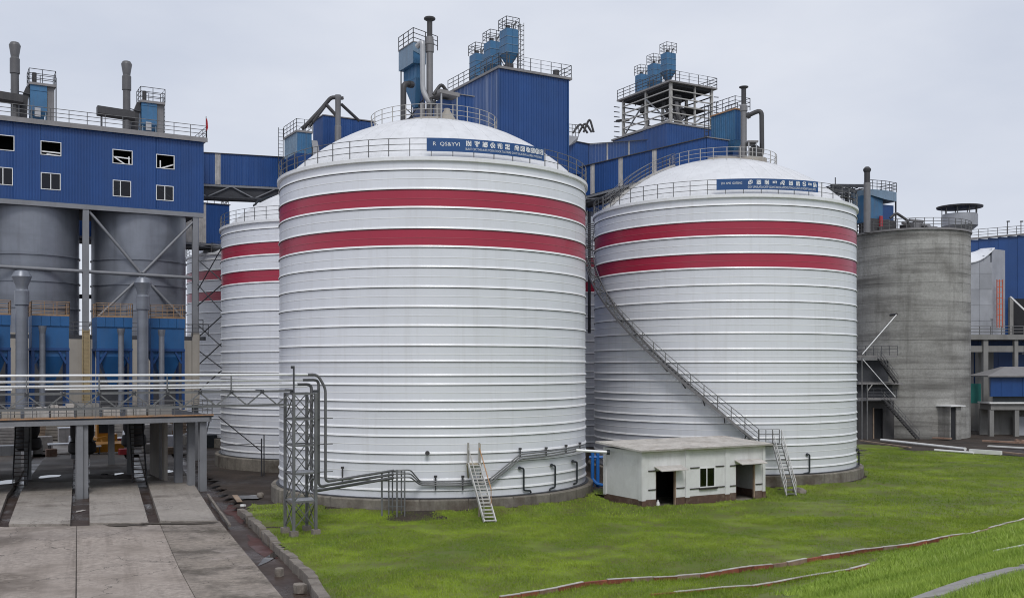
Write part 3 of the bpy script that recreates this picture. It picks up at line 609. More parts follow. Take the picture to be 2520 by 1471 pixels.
# ================================================================== THE STRIPED SILOS
ZB, ZR = 1.09, 21.32
RIBS = [20.79, 19.63, 18.49, 17.26, 16.14, 14.93, 13.73, 12.54, 11.39, 10.21, 9.25, 8.40, 7.85, 6.85, 6.31, 5.28, 4.74, 3.70, 3.14, 2.11, 1.49]
SEAMS = [20.27, 19.07, 17.91, 16.71, 15.53, 14.37, 13.19, 12.02, 10.84, 9.70, 8.94, 7.38, 5.83, 4.27, 2.66]
NSEG = 144
def build_silo(c, label, sheets=True):
    t = thing('striped_silo', label, 'silo', (c[0], c[1], 0), 'white steel silos with two red bands')
    MB().lathe(c, [(RS + 0.50, -0.4), (RS + 0.50, 0.90), (RS - 0.5, 1.0)], NSEG).build('foundation', 'concrete_base', t, smooth=35)
    fb = None
    for k in range(24):
        if fb is None:
            w = 2 * pi / 24; e = 0.0016; fb = MB().lathe(c, [(RS + 0.45, -0.4), (RS + 0.55, -0.4), (RS + 0.55, 0.94), (RS + 0.49, 1.0), (RS - 0.4, 1.015)], 8, e, w - e).build('foundation_block', 'concrete_base', t, smooth=30)
        else: share(fb, (0, 0, 0), t, 2 * pi * k / 24)
    MB().lathe(c, [(RS + 0.22, 1.02), (RS + 0.22, 1.06), (RS - 0.3, 1.07)], NSEG).build('base_ring', 'rail_dark', t, smooth=30)
    zs = [ZR + 0.02] + RIBS + [ZB - 0.02]
    for z1, z0 in zip(zs[:-1], zs[1:]):
        red = abs(z1 - 19.63) < .01 or abs(z1 - 17.26) < .01
        MB().lathe(c, [(RS, z0), (RS, z1)], NSEG).build('red_course' if red else 'shell_course', 'silo_red' if red else 'silo_white', t, smooth=30)
    for i, z in enumerate(RIBS):
        MB().lathe(c, [(RS, z + 0.125), (RS + 0.025, z + 0.118), (RS + 0.07, z + 0.025), (RS + 0.075, z), (RS, z - 0.004)], NSEG).build('stiffening_rib', 'silo_trim', t, smooth=25)
        MB().lathe(c, [(RS + 0.03, z - 0.002), (RS + 0.03, z - 0.030), (RS, z - 0.034)], NSEG).build('rib_strip', 'strip_dark', t, smooth=25)  # thin near-black strip along the wall just below each rib
    for z in SEAMS:
        red = 18.49 < z < 19.63 or 16.14 < z < 17.26
        MB().lathe(c, [(RS, z + 0.024), (RS + 0.012, z + 0.018), (RS + 0.012, z - 0.018), (RS, z - 0.024)], NSEG).build('seam', 'seam_red' if red else 'seam_white', t, smooth=60)
    MB().lathe(c, [(RS - 0.3, ZR - 0.01), (RS + 0.10, ZR), (RS + 0.16, ZR + 0.03), (RS + 0.16, ZR + 0.24), (RS + 0.10, ZR + 0.27), (RS - 0.5, ZR + 0.27)], NSEG).build('eave_ring', 'silo_trim', t, smooth=25)
    ra = MB(); zr0 = ZR + 0.27; rr = RS + 0.06
    for lv in (1.08, 0.72, 0.36): ra.lathe(c, [(rr + 0.022 * cos(q), zr0 + lv + 0.022 * sin(q)) for q in np.linspace(0, 2 * pi, 6)], NSEG)
    rl = ra.build('railing', 'rail_grey', t)
    po = None
    for k in range(52):
        a = 2 * pi * (k + 0.5) / 52
        if po is None:
            po = MB().bar((c[0], c[1], zr0), (c[0], c[1], zr0 + 1.08), 0.045).build('post', 'rail_grey', rl); off = po.location.copy(); po.location = (rr * cos(a), rr * sin(a), 0)
        else: share(po, (rr * cos(a), rr * sin(a), 0), rl, a)
    # dome
    Rd = RS - 0.35; rise = 4.5; Rsph = (Rd * Rd + rise * rise) / (2 * rise); z0 = zr0 - 0.02
    prof = []
    for q in np.linspace(Rd, 0.0, 15): prof.append((q, z0 + sqrt(Rsph * Rsph - q * q) - (Rsph - rise)))
    if sheets:
        n = 48; sh = None
        for k in range(n):
            a0 = 2 * pi * k / n
            if sh is None:
                w = 2 * pi / n; sm = MB(); sm.lathe(c, prof[:-1] + [(0.3, prof[-1][1])], 3, 0.0, w)
                pr = prof[:-1] + [(0.3, prof[-1][1])]
                for (r0, za), (r1, zb_) in zip(pr[:-1], pr[1:]): sm.bar((c[0] + r0, c[1], za + 0.006), (c[0] + r1, c[1], zb_ + 0.004), 0.02, 0.016)
                sh = sm.build('dome_sheet', 'dome_white', t, smooth=30)
            else: share(sh, (0, 0, 0), t, a0)
    else: MB().lathe(c, prof, 96).build('dome', 'dome_white', t, smooth=30)
    # ring platform near the crown
    rt = 4.42; zt = prof[0][1] - (prof[0][1] - z0)  ; zt = z0 + sqrt(Rsph * Rsph - rt * rt) - (Rsph - rise)
    tr = MB()
    for lv in (1.0, 0.66, 0.33): tr.lathe(c, [(rt + 0.021 * cos(q), zt + lv + 0.021 * sin(q)) for q in np.linspace(0, 2 * pi, 6)], 72)
    for k in range(26):
        a = 2 * pi * k / 26; tr.bar((c[0] + rt * cos(a), c[1] + rt * sin(a), zt - 0.03), (c[0] + rt * cos(a), c[1] + rt * sin(a), zt + 1.0), 0.055)
    tr.build('crown_railing', 'rail_pale', t)
    MB().lathe(c, [(2.1, zt + 0.15), (2.1, z0 + rise + 0.03), (0, z0 + rise + 0.03)], 40).build('crown_deck', 'beige_wall', t, smooth=30)
    t['dome_z'] = z0 + rise; return t
DZ = ZR + 0.27 - 0.02 + 4.5                                # top of a dome
s1 = build_silo(SILO1, 'nearest striped silo, in the centre with the bent pipes at its foot')
copy_tree(s1, (SILO2[0], SILO2[1], 0))['label'] = 'striped silo carrying the diagonal stair, behind the small white house'
s3 = build_silo(SILO3, 'white silo with two red bands half hidden behind the left edge of the nearest silo', False)
copy_tree(s3, (SILO4[0], SILO4[1], 0))['label'] = 'striped silo showing as a narrow strip in the gap between the two front silos'
copy_tree(s3, (SILO5[0], SILO5[1], 0))['label'] = 'farthest striped silo, seen past the blue building behind crossing wires'

# ---- banners on the two front silos
GLYPH = ["1111011101110111100110111101110111", ]
def bitmap(rows): return [[ch == '#' for ch in r] for r in rows]
G1 = [["#.##.##", "##.#..#", "#.#####", "#.#.#.#", "###.###", "#.#.#.#", "#.##.##"], ["#####.#", "..#.###", "#######", "..#.#..", ".##.#..", "..#.#..", "..###.."],
      ["##.####", "#.##.##", ".#####.", "#######", "#.#.#.#", "#######", "#.####."], ["..###..", ".#.#.#.", "##.#.##", "#.###.#", "#.#.#.#", ".##.##.", ".###.##"],
      ["#.#.##.", "###.#.#", "#.###.#", "###.##.", ".#.##.#", "##..#.#", ".#.####"], ["#####.#", "#.##.##", "####.#.", "...####", "####...", "#..####", "#######"],
      [".#####.", "##.#.##", "#######", "#.###.#", "#.#.#.#", "#.#.#.#", "#...#.#"], ["#######", "#.#..##", "###.###", "#..##.#", "#.##.##", "##..###", "#######"],
      ["#####..", "..#.###", "####.#.", ".##.###", "##.##.#", "#.#####", "..#.##."], ["#.#####", "###.#.#", "#.#.###", "#####.#", "#.#.###", "#.##..#", "##.####"],
      [".#####.", "#.#.#.#", "##.#.##", "#.###.#", "##.#.##", "#.###.#", ".#####."], ["#.#####", "##..#.#", "#.##.##", "#..#.##", "###.#.#", "#.#..##", "#.#####"]]
G2 = [["..####.", ".#.##.#", "##.#..#", "#.##.#.", "#.#..##", "#.##.#.", "####..."], ["#######", "#.#.#.#", "###.###", ".#####.", "##.#.##", "#.###.#", "#######"],
      ["#.##.##", "##.#.#.", "#.#####", "###.#..", "#.#.###", "#.##..#", "#.#.###"], [".......", "#.#.#.#", "##.#.##", "#.##.#.", "##.#.##", ".......", "......."],
      ["...####", "..#...#", ".#.####", "#.##..#", "#.#####", "##..##.", "#...###"], ["#..#..#", "##.##.#", "#.#.###", "#.###.#", "##.#.##", "#.#.#.#", "#######"],
      ["#.####.", "##.#.##", "#.###.#", "####.#.", "#.#.###", "#.##.##", "###.###"], [".#####.", "##...##", "###....", ".#####.", "....###", "##...##", ".#####."],
      [".......", "#.##.#.", "#.#.###", "##.##.#", "#.#.#.#", ".......", "......."], ["#.####.", "##...#.", "#.#####", "#.#.#.#", "#.#####", "#.##..#", "####.##"]]
def text_mesh(body, size):
    cu = bpy.data.curves.new('txt', 'FONT'); cu.body = body; cu.size = size; cu.resolution_u = 2
    o = bpy.data.objects.new('txt', cu); COL.objects.link(o); dg = bpy.context.evaluated_depsgraph_get(); dg.update()
    me = o.evaluated_get(dg).to_mesh(); vs = [(v.co.x, v.co.y) for v in me.vertices]; fs = [tuple(p.vertices) for p in me.polygons]
    bpy.data.objects.remove(o); bpy.data.curves.remove(cu); return vs, fs
def banner(c, pxa, pya, pxb, glyphs, gx, words, line, label):
    r = RS + 0.12; a = on_cyl(c, r, pxa, pya); b_ = on_cyl(c, r, pxb, pya); aa = atan2(a[1] - c[1], a[0] - c[0]); ab = atan2(b_[1] - c[1], b_[0] - c[0])
    L = (ab - aa) * r; z0 = ZR + 0.27 + 0.30; z1 = ZR + 0.27 + 1.10
    t = thing('banner', label, 'banner', (c[0], c[1], z0))
    def cyl(s, z, rr): q = aa + s / r; return (c[0] + rr * cos(q), c[1] + rr * sin(q), z)
    n = 40; b = MB(); rings = [[cyl(L * i / n, z0, r), cyl(L * i / n, z1, r), cyl(L * i / n, z1, r - 0.03), cyl(L * i / n, z0, r - 0.03)] for i in range(n + 1)]
    b.loft(rings).build('panel', 'banner_blue', t)
    H = z1 - z0; b = MB(); rr = r + 0.012
    for gl, fx in zip(glyphs, gx):
        s0 = L * fx; sz = 0.40 * H; px = sz / 7
        for j, row in enumerate(gl):
            for i, ch in enumerate(row):
                if ch == '#':
                    x0 = s0 + i * px; zt = z0 + 0.86 * H - j * px; vs = [cyl(x0, zt - px, rr), cyl(x0 + px, zt - px, rr), cyl(x0 + px, zt, rr), cyl(x0, zt, rr)]; b.add(vs, [(0, 1, 2, 3)])
    b.build('symbols', 'letter_white', t, kind='stuff')
    for body, fx, fz, w, nm in words:
        vs, fs = text_mesh(body, 1.0); x1 = max(v[0] for v in vs); y1 = max(v[1] for v in vs); k = L * w / x1; kz = H * line[nm] / y1
        MB().add([cyl(L * fx + v[0] * k, z0 + H * fz + v[1] * kz, rr) for v in vs], fs).build('lettering', 'letter_white', t, kind='stuff')
    return t
banner(SILO1, 1050, 360, 1339, G1, [0.300, 0.365, 0.430, 0.492, 0.553, 0.618, 0.702, 0.756, 0.808, 0.855, 0.902, 0.948],
       [('R  QS&YVI', 0.045, 0.42, 0.205, 'a'), ('BUUIT CIIC THU AUIT.ITOUY EVOOK TASTINAS OI OT VALAUINN LUUMA, PVOICULAS', 0.295, 0.16, 0.68, 'b')], {'a': 0.28, 'b': 0.17},
       'blue sign with white symbols on the railing of the nearest silo')
banner(SILO2, 1763, 480, 2013, G2, [0.285, 0.362, 0.437, 0.512, 0.587, 0.672, 0.747, 0.815, 0.880, 0.938],
       [('ZHI  AMIS  GOTSING', 0.04, 0.50, 0.19, 'a'), ('GOV UMULATA CATP GEANTAAVA (VMOOUTING CONTLO MOMVTAVOUMT)', 0.28, 0.13, 0.69, 'b')], {'a': 0.20, 'b': 0.20},
       'blue sign with white symbols on the railing of the right-hand front silo')

# ================================================================== LEFT BLUE BUILDING ON COLUMNS
FC = (-29.5, 97.0)                                          # right-hand front corner; local x along u (negative = left), y back
FZ0, FZ1 = 23.55, 30.40; FL = 30.0; FD = 11.0
bld = thing('loading_building', 'blue clad building on grey columns above the grey silos', 'building', (FC[0], FC[1], 0))
def win(pxa, pya, pxb, pyb):
    s0, s1 = su(FC, pxa), su(FC, pxb); sm = (s0 + s1) / 2; d = FC[1] + UY * sm
    return (s0, s1, zed(pyb, d), zed(pya, d))
K1 = 0.2863
def wz(x0, y0, x1, y1):                                     # window corners read off the enlarged photograph
    return win(x0 * K1, (100 + y0 / 2.627) * .752, x1 * K1, (100 + y1 / 2.627) * .752)
UP = [wz(-45, 900, 125, 1032), wz(350, 956, 528, 1076), wz(968, 1028, 1140, 1150), wz(1343, 1070, 1500, 1190)]
LO = [wz(-60, 1176, 112, 1328), wz(352, 1226, 522, 1370), wz(970, 1290, 1127, 1430), wz(1342, 1334, 1492, 1463)]
ops = [(o[0] + FL, o[1] + FL, o[2], o[3]) for o in UP + LO]
clad(bld, FC, (-FL, 0), (0, 0), FZ0, FZ1, 'blue_clad', (0, -1), sheet=1.0, openings=ops)
clad(bld, FC, (0, 0), (0, FD), FZ0, FZ1, 'blue_clad', (1, 0), sheet=1.1)
b = MB(FC); b.box(-FL, 0, FD, FD + 0.1, FZ0, FZ1); b.box(-FL - 0.1, -FL, 0, FD, FZ0, FZ1); b.build('rear_wall', 'blue_clad', bld)
MB(FC).box(-FL, -0.05, 0.1, FD, FZ0 + 0.02, FZ0 + 0.18).build('floor_slab', 'underside', bld)
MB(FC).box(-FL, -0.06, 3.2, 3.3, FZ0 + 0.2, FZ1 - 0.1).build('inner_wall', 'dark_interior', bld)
r_ = MB(FC); r_.box(-FL, 0.35, -0.32, FD + 0.3, FZ1 + 0.001, FZ1 + 0.32); r_.build('roof', 'roof_trim', bld)
MB(FC).box(-FL, 0.36, -0.36, -0.33, FZ1 - 0.12, FZ1 + 0.30).build('fascia', 'roof_trim', bld)
MB(FC).box(-FL, 0.05, -0.06, 0.25, FZ0 - 0.42, FZ0 - 0.005).build('edge_beam', 'beam_grey', bld)
for i, (s0, s1, z0, z1) in enumerate(UP + LO):
    fr = MB(FC); f = 0.06; y0, y1 = -0.06, 0.06
    fr.box(s0, s1, y0, y1, z0, z0 + f); fr.box(s0, s1, y0, y1, z1 - f, z1); fr.box(s0, s0 + f, y0, y1, z0 + f, z1 - f); fr.box(s1 - f, s1, y0, y1, z0 + f, z1 - f)
    w = fr.build('window', 'white_paint', bld)
    mid = s0 + (s1 - s0) * (0.5 if i != 6 else 0.42)
    if i >= 4:
        MB(FC).box(mid - 0.035, mid + 0.035, -0.03, 0.03, z0 + f, z1 - f).build('mullion', 'white_paint', w)
        for q0, q1, y in ((s0 + f, mid - 0.035, 0.01), (mid + 0.035, s1 - f, -0.01)):
            MB(FC).box(q0, q1, y - 0.006, y + 0.006, z0 + f, z1 - f).build('pane', 'window_glass', w)
    # white strips hanging loose inside the openings
    iw, ih = s1 - s0, z1 - z0
    bars = {1: [((0, .28), (1, .26)), ((.3, .10), (1, .05))], 2: [((.02, .55), (.65, .03)), ((.15, .5), (.9, .46)), ((.84, .02), (.84, .6))], 3: [((.25, .02), (.25, .6)), ((.3, .05), (.97, .38))],
            6: [((.05, .3), (.5, .55)), ((.32, .02), (.32, .95))], 7: [((.05, .95), (.9, .25))]}.get(i, [])
    for (ax, az), (bx, bz) in bars:
        MB(FC).bar((s0 + ax * iw, 0.18, z0 + az * ih), (s0 + bx * iw, 0.20, z0 + bz * ih), 0.05, 0.11).build('loose_strip', 'white_paint', w)
MB(FC).box(-FL, 0.02, -0.05, -0.037, FZ0 + 0.0, FZ0 + 0.10).build('drip_flashing', 'filter_deep', bld); MB(FC).box(-0.02, 0.06, -0.06, -0.036, FZ0, FZ1 - .13).build('corner_flashing', 'filter_deep', bld)
rl = MB(FC); rails(rl, [(-FL, -0.28, FZ1 + 0.32), (0.3, -0.28, FZ1 + 0.32), (0.3, FD, FZ1 + 0.32)], 1.1, 1.55, 0.032); rl.build('roof_railing', 'rail_grey', bld)
# columns and braces in the facade plane
for s in (su(FC, 212), su(FC, 482), su(FC, 212) - 9.7):
    cb = MB(FC); cb.box(s - 0.26, s + 0.26, 0.0, 0.10, 0, FZ0 - 0.43); cb.box(s - 0.26, s + 0.26, 0.40, 0.5, 0, FZ0 - 0.43); cb.box(s - 0.06, s + 0.06, 0.1, 0.4, 0, FZ0 - 0.43)
    cb.build('column', 'beam_grey', bld)
    cb = MB(FC); cb.box(s - 0.26, s + 0.26, 8.4, 8.9, 0, FZ0 - 0.43); cb.build('column', 'beam_grey', bld)
def fpt(px, py, off=0.25):
    s = su(FC, px); d = FC[1] + UY * s; return (s, off, zed(py, d))
for (a, c, r) in (((221, 520), (348, 671), .13), ((476, 546), (353, 671), .13), ((347, 681), (219, 801), .12), ((356, 681), (456, 787), .12)):
    MB(FC).tube([fpt(*a), fpt(*c)], r, 10).build('brace', 'beam_grey', bld, smooth=40)
MB(FC).tube([fpt(-120, 648), fpt(474, 683)], 0.17, 10).build('tie_beam', 'beam_grey', bld, smooth=40)
MB(FC).box(su(FC, 212), su(FC, 482), 8.5, 8.8, 15.6, 16.0).build('rear_beam', 'underside', bld)
# two grey loading silos hanging under the floor
for s, lab in ((-5.0, 'smooth grey loading silo behind the crossed braces'), (-14.7, 'smooth grey loading silo cut by the left edge of the picture')):
    c = g(FC, s, 4.6); t = thing('grey_silo', lab, 'silo', (c[0], c[1], 0), 'grey loading silos under the blue building')
    zr = [FZ0 - 0.02, 18.9, 16.55, 14.2, 11.6]
    for z1, z0 in zip(zr[:-1], zr[1:]): MB().lathe(c, [(4.3, z0), (4.3, z1)], 64).build('shell_course', 'steel_grey', t, smooth=30)
    for z in zr[1:]: MB().lathe(c, [(4.3, z + 0.08), (4.40, z + 0.06), (4.40, z - 0.04), (4.3, z - 0.06)], 64).build('ring', 'steel_grey', t, smooth=30)
    MB().lathe(c, [(4.3, 11.6), (4.3, 9.6), (1.2, 6.0), (0.8, 5.4)], 48).build('cone', 'steel_grey', t, smooth=30)
# roof equipment of the left building
def flared_stack(name, label, base, r, ztop, wide, neck, mats='duct_grey', collar=(0.62, 0.80), group=None, cap=True):
    t = thing(name, label, 'chimney', base, group); h = ztop - base[2]; c = base
    MB().lathe(c, [(r, base[2]), (r, base[2] + h * 0.78)], 24).build('pipe', mats, t, smooth=30)
    MB().lathe(c, [(r, base[2] + h * collar[0]), (r * 1.22, base[2] + h * (collar[0] + .005)), (r * 1.22, base[2] + h * collar[1]), (neck, base[2] + h * (collar[1] + .012))], 24).build('collar', mats, t, smooth=30)
    MB().lathe(c, [(neck, base[2] + h * (collar[1] + .01)), (neck, base[2] + h * (collar[1] + .03)), (wide, base[2] + h * 0.955), (wide * 0.95, base[2] + h * 0.965), (wide * 0.72, base[2] + h * 0.992), (wide * 0.4, ztop), (0.02, ztop)], 24).build('cowl', mats, t, smooth=30)
    return t
RZ = FZ1 + 0.32
for px, d, top, lab in ((37, 92.3, 104, 'grey flared roof chimney nearest the left edge'), (312, 97.2, 151, 'grey flared roof chimney left of the second roof collector')):
    p = at(px, 300, d); flared_stack('flared_chimney', lab, (p[0], p[1], RZ), 0.345, zed(top, d), 0.50, 0.35, 'stack_grey', group='flared chimneys on the blue roof')
def roof_collector(label, px0, px1, d, ytop, yrail):
    p = at(px0, 0, d); o = (p[0], p[1]); w = su(o, px1 - 20 * (px1 - px0) / 64); ww = su(o, px1)
    t = thing('dust_collector', label, 'dust collector', (p[0], p[1], RZ), 'dust collectors on the blue roof'); zt = zed(ytop, d)
    body = MB(o).box(0, w, 0, 2.0, RZ + 1.6, zt).build('casing', 'collector_blue', t)
    for z in (RZ + 1.6, RZ + 3.4): MB(o).box(-0.02, w + 0.02, -0.04, 0.02, z, z + 0.08).build('flange', 'collector_blue', t)
    b = MB(o); b.loft([[(0, 0, RZ + 1.6), (w, 0, RZ + 1.6), (w, 2, RZ + 1.6), (0, 2, RZ + 1.6)], [(w * .35, .7, RZ + .35), (w * .65, .7, RZ + .35), (w * .65, 1.3, RZ + .35), (w * .35, 1.3, RZ + .35)]]); b.build('hopper', 'collector_blue', t)
    for x in (0.05, w - 0.15):
        for y in (0.05, 1.85): MB(o).box(x, x + 0.1, y, y + 0.1, RZ, RZ + 1.62).build('leg', 'collector_pale', t)
    MB(o).box(w + 0.03, ww, 0.2, 1.8, RZ, zt).build('duct_casing', 'duct_grey', t)
    MB(o).box(-0.12, ww + 0.1, -0.12, 2.1, zt + 0.002, zt + 0.22).build('top_platform', 'roof_trim', t)
    b = MB(o); q = [(-0.1, -0.1, zt + .22), (ww + .08, -0.1, zt + .22), (ww + .08, 2.05, zt + .22), (-0.1, 2.05, zt + .22), (-0.1, -0.1, zt + .22)]; rails(b, q, zed(yrail, d) - zt - .22, 1.1, 0.032); b.build('railing', 'rail_dark', t)
    MB(o).tube([(w * .3, 1, zt + .22), (w * .3, 1, zt + 1.35)], 0.2, 12).build('vent', 'duct_dark', t, smooth=30)
    b = MB(o); b.loft([[(-0.9, .5, RZ), (-0.25, .5, RZ), (-0.25, 1.1, RZ), (-0.9, 1.1, RZ)], [(-0.75, .5, RZ + 2.6), (-0.15, .5, RZ + 2.6), (-0.15, 1.1, RZ + 2.6), (-0.75, 1.1, RZ + 2.6)], [(-0.3, .5, RZ + 3.8), (0.25, .5, RZ + 3.8), (0.25, 1.1, RZ + 3.8), (-0.3, 1.1, RZ + 3.8)]]); b.build('inlet_duct', 'duct_dark', t)
    MB(o).bar((-1.6, 0.4, zt - 0.6), (0, 0.4, zt - 0.8), 0.08).build('stay', 'rail_dark', t)
    MB(o).box(w * .25, w * .6, -0.25, -0.01, RZ + 1.0, RZ + 1.8).build('control_box', 'duct_silver', t)
    b = MB(o); ladder(b, (ww + .22, 1.0, RZ), (ww + .22, 1.0, zt + 1.1), 0.45, (0, 1)); b.build('ladder', 'rail_dark', t)
roof_collector('blue dust collector on the roof beside the left-edge chimney', 75, 135, 92.6, 208, 169)
roof_collector('blue dust collector at the right end of the blue roof', 349, 404, 98.0, 252, 214)
for (xa, ya, xb, yb, dd, lab) in ((-40, 232, 57, 248, 90.6, 'dark roof trough at the left frame edge on a post'), (239, 273, 331, 287, 95.8, 'dark roof trough on posts in front of the second chimney')):
    p = at(xa, ya, dd); q = at(xb, yb, dd + 1.6); t = thing('roof_trough', lab, 'duct', (p[0], p[1], RZ), 'dark troughs on the blue roof')
    pp = np.array(p); qq = np.array(q); dn = np.array((UY, -UX, 0)) * 0.45; ring = lambda c: [tuple(c - dn + (0, 0, .42)), tuple(c - dn * .9 + (0, 0, -.30)), tuple(c - dn * .4 + (0, 0, -.46)), tuple(c + dn * .4 + (0, 0, -.46)), tuple(c + dn * .95 + (0, 0, -.25)), tuple(c + dn + (0, 0, .42))]
    MB().loft([ring(pp), ring(qq)]).build('casing', 'duct_dark', t)
    for f in (0.12, 0.9):
        c = pp + (qq - pp) * f; MB().bar((c[0], c[1], RZ), (c[0], c[1], c[2] - 0.4), 0.14).build('post', 'rail_dark', t)
p = g(FC, 0.25, -0.2); t = thing('flag', 'small red flag furled on a pole at the roof corner', 'flag', (p[0], p[1], RZ))
MB().tube([(p[0], p[1], RZ - 0.3), (p[0], p[1], RZ + 2.05)], 0.035, 6).build('pole', 'rail_dark', t)
b = MB(); zz = [0.7, 1.0, 1.3, 1.6, 1.85]; rg = []
for i, z in enumerate(zz): 
    w = [.05, .16, .13, .10, .03][i]; rg.append([(p[0] + .04, p[1] - .05, RZ + z), (p[0] + .04 + w, p[1] - .08 - w * .5, RZ + z - .05), (p[0] + .05 + w * .8, p[1] + .06, RZ + z), (p[0] + .04, p[1] + .06, RZ + z)])
b.loft(rg).build('cloth', 'flag_red', t)

# ================================================================== LOADING DECK AND BAG FILTERS
DO = (-30.0, 71.0)                                          # deck front edge reference (column at pixel 203)
DX1 = su(DO, 526); DX0 = -22.0; DZT, DZB = 5.35, 4.88
deck = thing('loading_deck', 'grey steel loading deck with railing spanning the truck lanes', 'platform', (DO[0], DO[1], 0))
for ya, yb_ in ((0.02, 17.4), (19.6, 26.0)): MB(DO).box(DX0, DX1, ya, yb_, DZT - 0.14, DZT - 0.02).build('floor_plate', 'underside', deck)
b = MB(DO); b.box(DX0, DX1 - 0.3, 0.0, 0.16, DZB, DZT - 0.15); b.build('front_beam', 'beam_grey', deck)
MB(DO).box(DX0, DX1, -0.05, 0.3, DZT - 0.018, DZT + 0.06).build('edge_plate', 'rust_edge', deck)
for y in (3.9, 7.0, 10.3, 13.6, 16.9, 20.5, 25.6): MB(DO).box(DX0, DX1 - 0.4, y, y + 0.3, DZB - 0.05, DZT - 0.145).build('cross_beam', 'underside', deck)
MB(DO).box(DX1 - 0.3, DX1 - 0.1, 0.2, 26.0, DZB, DZT - 0.15).build('end_beam', 'beam_grey', deck)
b = MB(DO); rails(b, [(DX0, 0.05, DZT + .06), (DX1 - 0.1, 0.05, DZT + .06), (DX1 - 0.1, 6, DZT + .06)], 1.0, 1.35, 0.026); b.build('railing', 'rail_grey', deck)
b = MB(DO); rails(b, [(DX0, 3.4, DZT + .06), (DX1 - 1.5, 3.4, DZT + .06)], 1.0, 1.5, 0.026); b.build('railing', 'rail_grey', deck)
def hcol(o, x, y, w, d, z0, z1, name='column'):
    b = MB(o); b.box(x - w / 2, x + w / 2, y, y + 0.05, z0, z1); b.box(x - w / 2, x + w / 2, y + d - 0.05, y + d, z0, z1); b.box(x - 0.04, x + 0.04, y + 0.05, y + d - 0.05, z0, z1); return b.build(name, 'beam_grey', deck)
hcol(DO, su(DO, 197), 0.1, 0.42, 0.6, -0.3, DZB); hcol(DO, su(DO, 211), 0.3, 0.42, 0.6, -0.3, DZB)
hcol(DO, su(DO, 503), 0.3, 0.5, 0.6, -0.3, DZB); hcol(DO, su(DO, 486), 1.8, 0.5, 0.6, -0.3, DZB)
hcol(DO, su(DO, 470), 4.0, 0.55, 0.6, -0.3, DZB); hcol(DO, su(DO, 452), 7.0, 0.5, 0.6, -0.3, DZB)
for x in (-9.2, -2.5, 5.2):
    for y in (12.0, 22.0): hcol(DO, x, y, 0.5, 0.5, -0.3, DZB)
MB(DO).box(su(DO, 446), su(DO, 446) + 0.25, 6.0, 12.0, -0.3, DZB).build('side_wall', 'beige_wall', deck)
MB(DO).bar((DX1 - .2, .3, DZB + .2), (DX1 - .9, .5, 1.9), 0.09).build('knee_brace', 'rail_dark', deck)
# the pallets along the deck edge, behind the rail
rnd = random.Random(5)
x = -10.5; lablist = []
nb = 0
BAGT = ['tall pale crate', 'low pale crate', 'grey crate', 'worn pale crate', 'squat grey crate', 'flat pale crate', 'narrow grey crate', 'wide pale crate', 'patched crate']
while x < 6.0:
    w = rnd.uniform(0.9, 1.7); h = rnd.uniform(0.45, 0.95); p = g(DO, x, 1.2)
    t = thing('crate', '%s on the deck, %s from the left behind the railing' % (BAGT[nb % 9], ['first', 'second', 'third', 'fourth', 'fifth', 'sixth', 'seventh', 'eighth', 'ninth', 'tenth', 'eleventh', 'twelfth', 'thirteenth'][nb]), 'crate', (p[0], p[1], DZT), 'pale crates along the deck')
    nb += 1; m = rnd.choice(['pale_stone', 'beige_wall', 'translucent_panel', 'concrete_right'])
    MB(DO).box(x, x + w, 0.9, 1.7, DZT, DZT + 0.1).build('pallet', 'timber', t)
    n = rnd.choice((2, 3))
    for k in range(n): MB(DO).box(x + w * k / n + 0.02, x + w * (k + 1) / n - 0.02, 0.92 + rnd.uniform(0, .05), 1.68, DZT + 0.1, DZT + 0.1 + h * rnd.uniform(.8, 1)).build('box_panel', m, t)
    x += w + rnd.uniform(0.1, 0.5)
# beige wall behind the filters
BO = g(FC, 0, -1.2)
bw = thing('panel_wall', 'beige panelled wall standing behind the blue bag filters', 'wall', (BO[0], BO[1], DZT))
k = 0
for (a, c, z1, m) in [(-160, 22, 11.0, 'underside'), (22, 82, 11.9, 'beige_wall'), (82, 168, 11.0, 'underside'), (168, 205, 11.6, 'beige_wall'), (205, 222, 12.2, 'yellow_beige'), (222, 243, 11.8, 'beige_wall'),
                (243, 326, 11.0, 'underside'), (326, 374, 11.7, 'beige_wall'), (374, 452, 11.0, 'underside'), (452, 473, 11.4, 'beige_wall'), (473, 492, 12.1, 'beige_wall')]:
    MB(BO).box(su(BO, a) + 0.02, su(BO, c) - 0.02, (0.06 if k % 2 else 0.0), 0.5, DZT, z1).build('wall_panel', m, bw); k += 1
MB(BO).box(-24, 0, 0.05, 0.45, 11.4, 11.75).build('top_beam', 'underside', bw)
b = MB(BO); ladder(b, (su(BO, 211), -0.25, 5.6), (su(BO, 211), -0.25, 12.3), 0.6, (1, 0), 0.03); b.build('ladder', 'yellow_beige', bw)
b = MB(BO); rails(b, [(-13, -0.1, 11.8), (0.2, -0.1, 11.8)], 1.1, 1.4, 0.03); b.build('railing', 'rail_dark', bw)
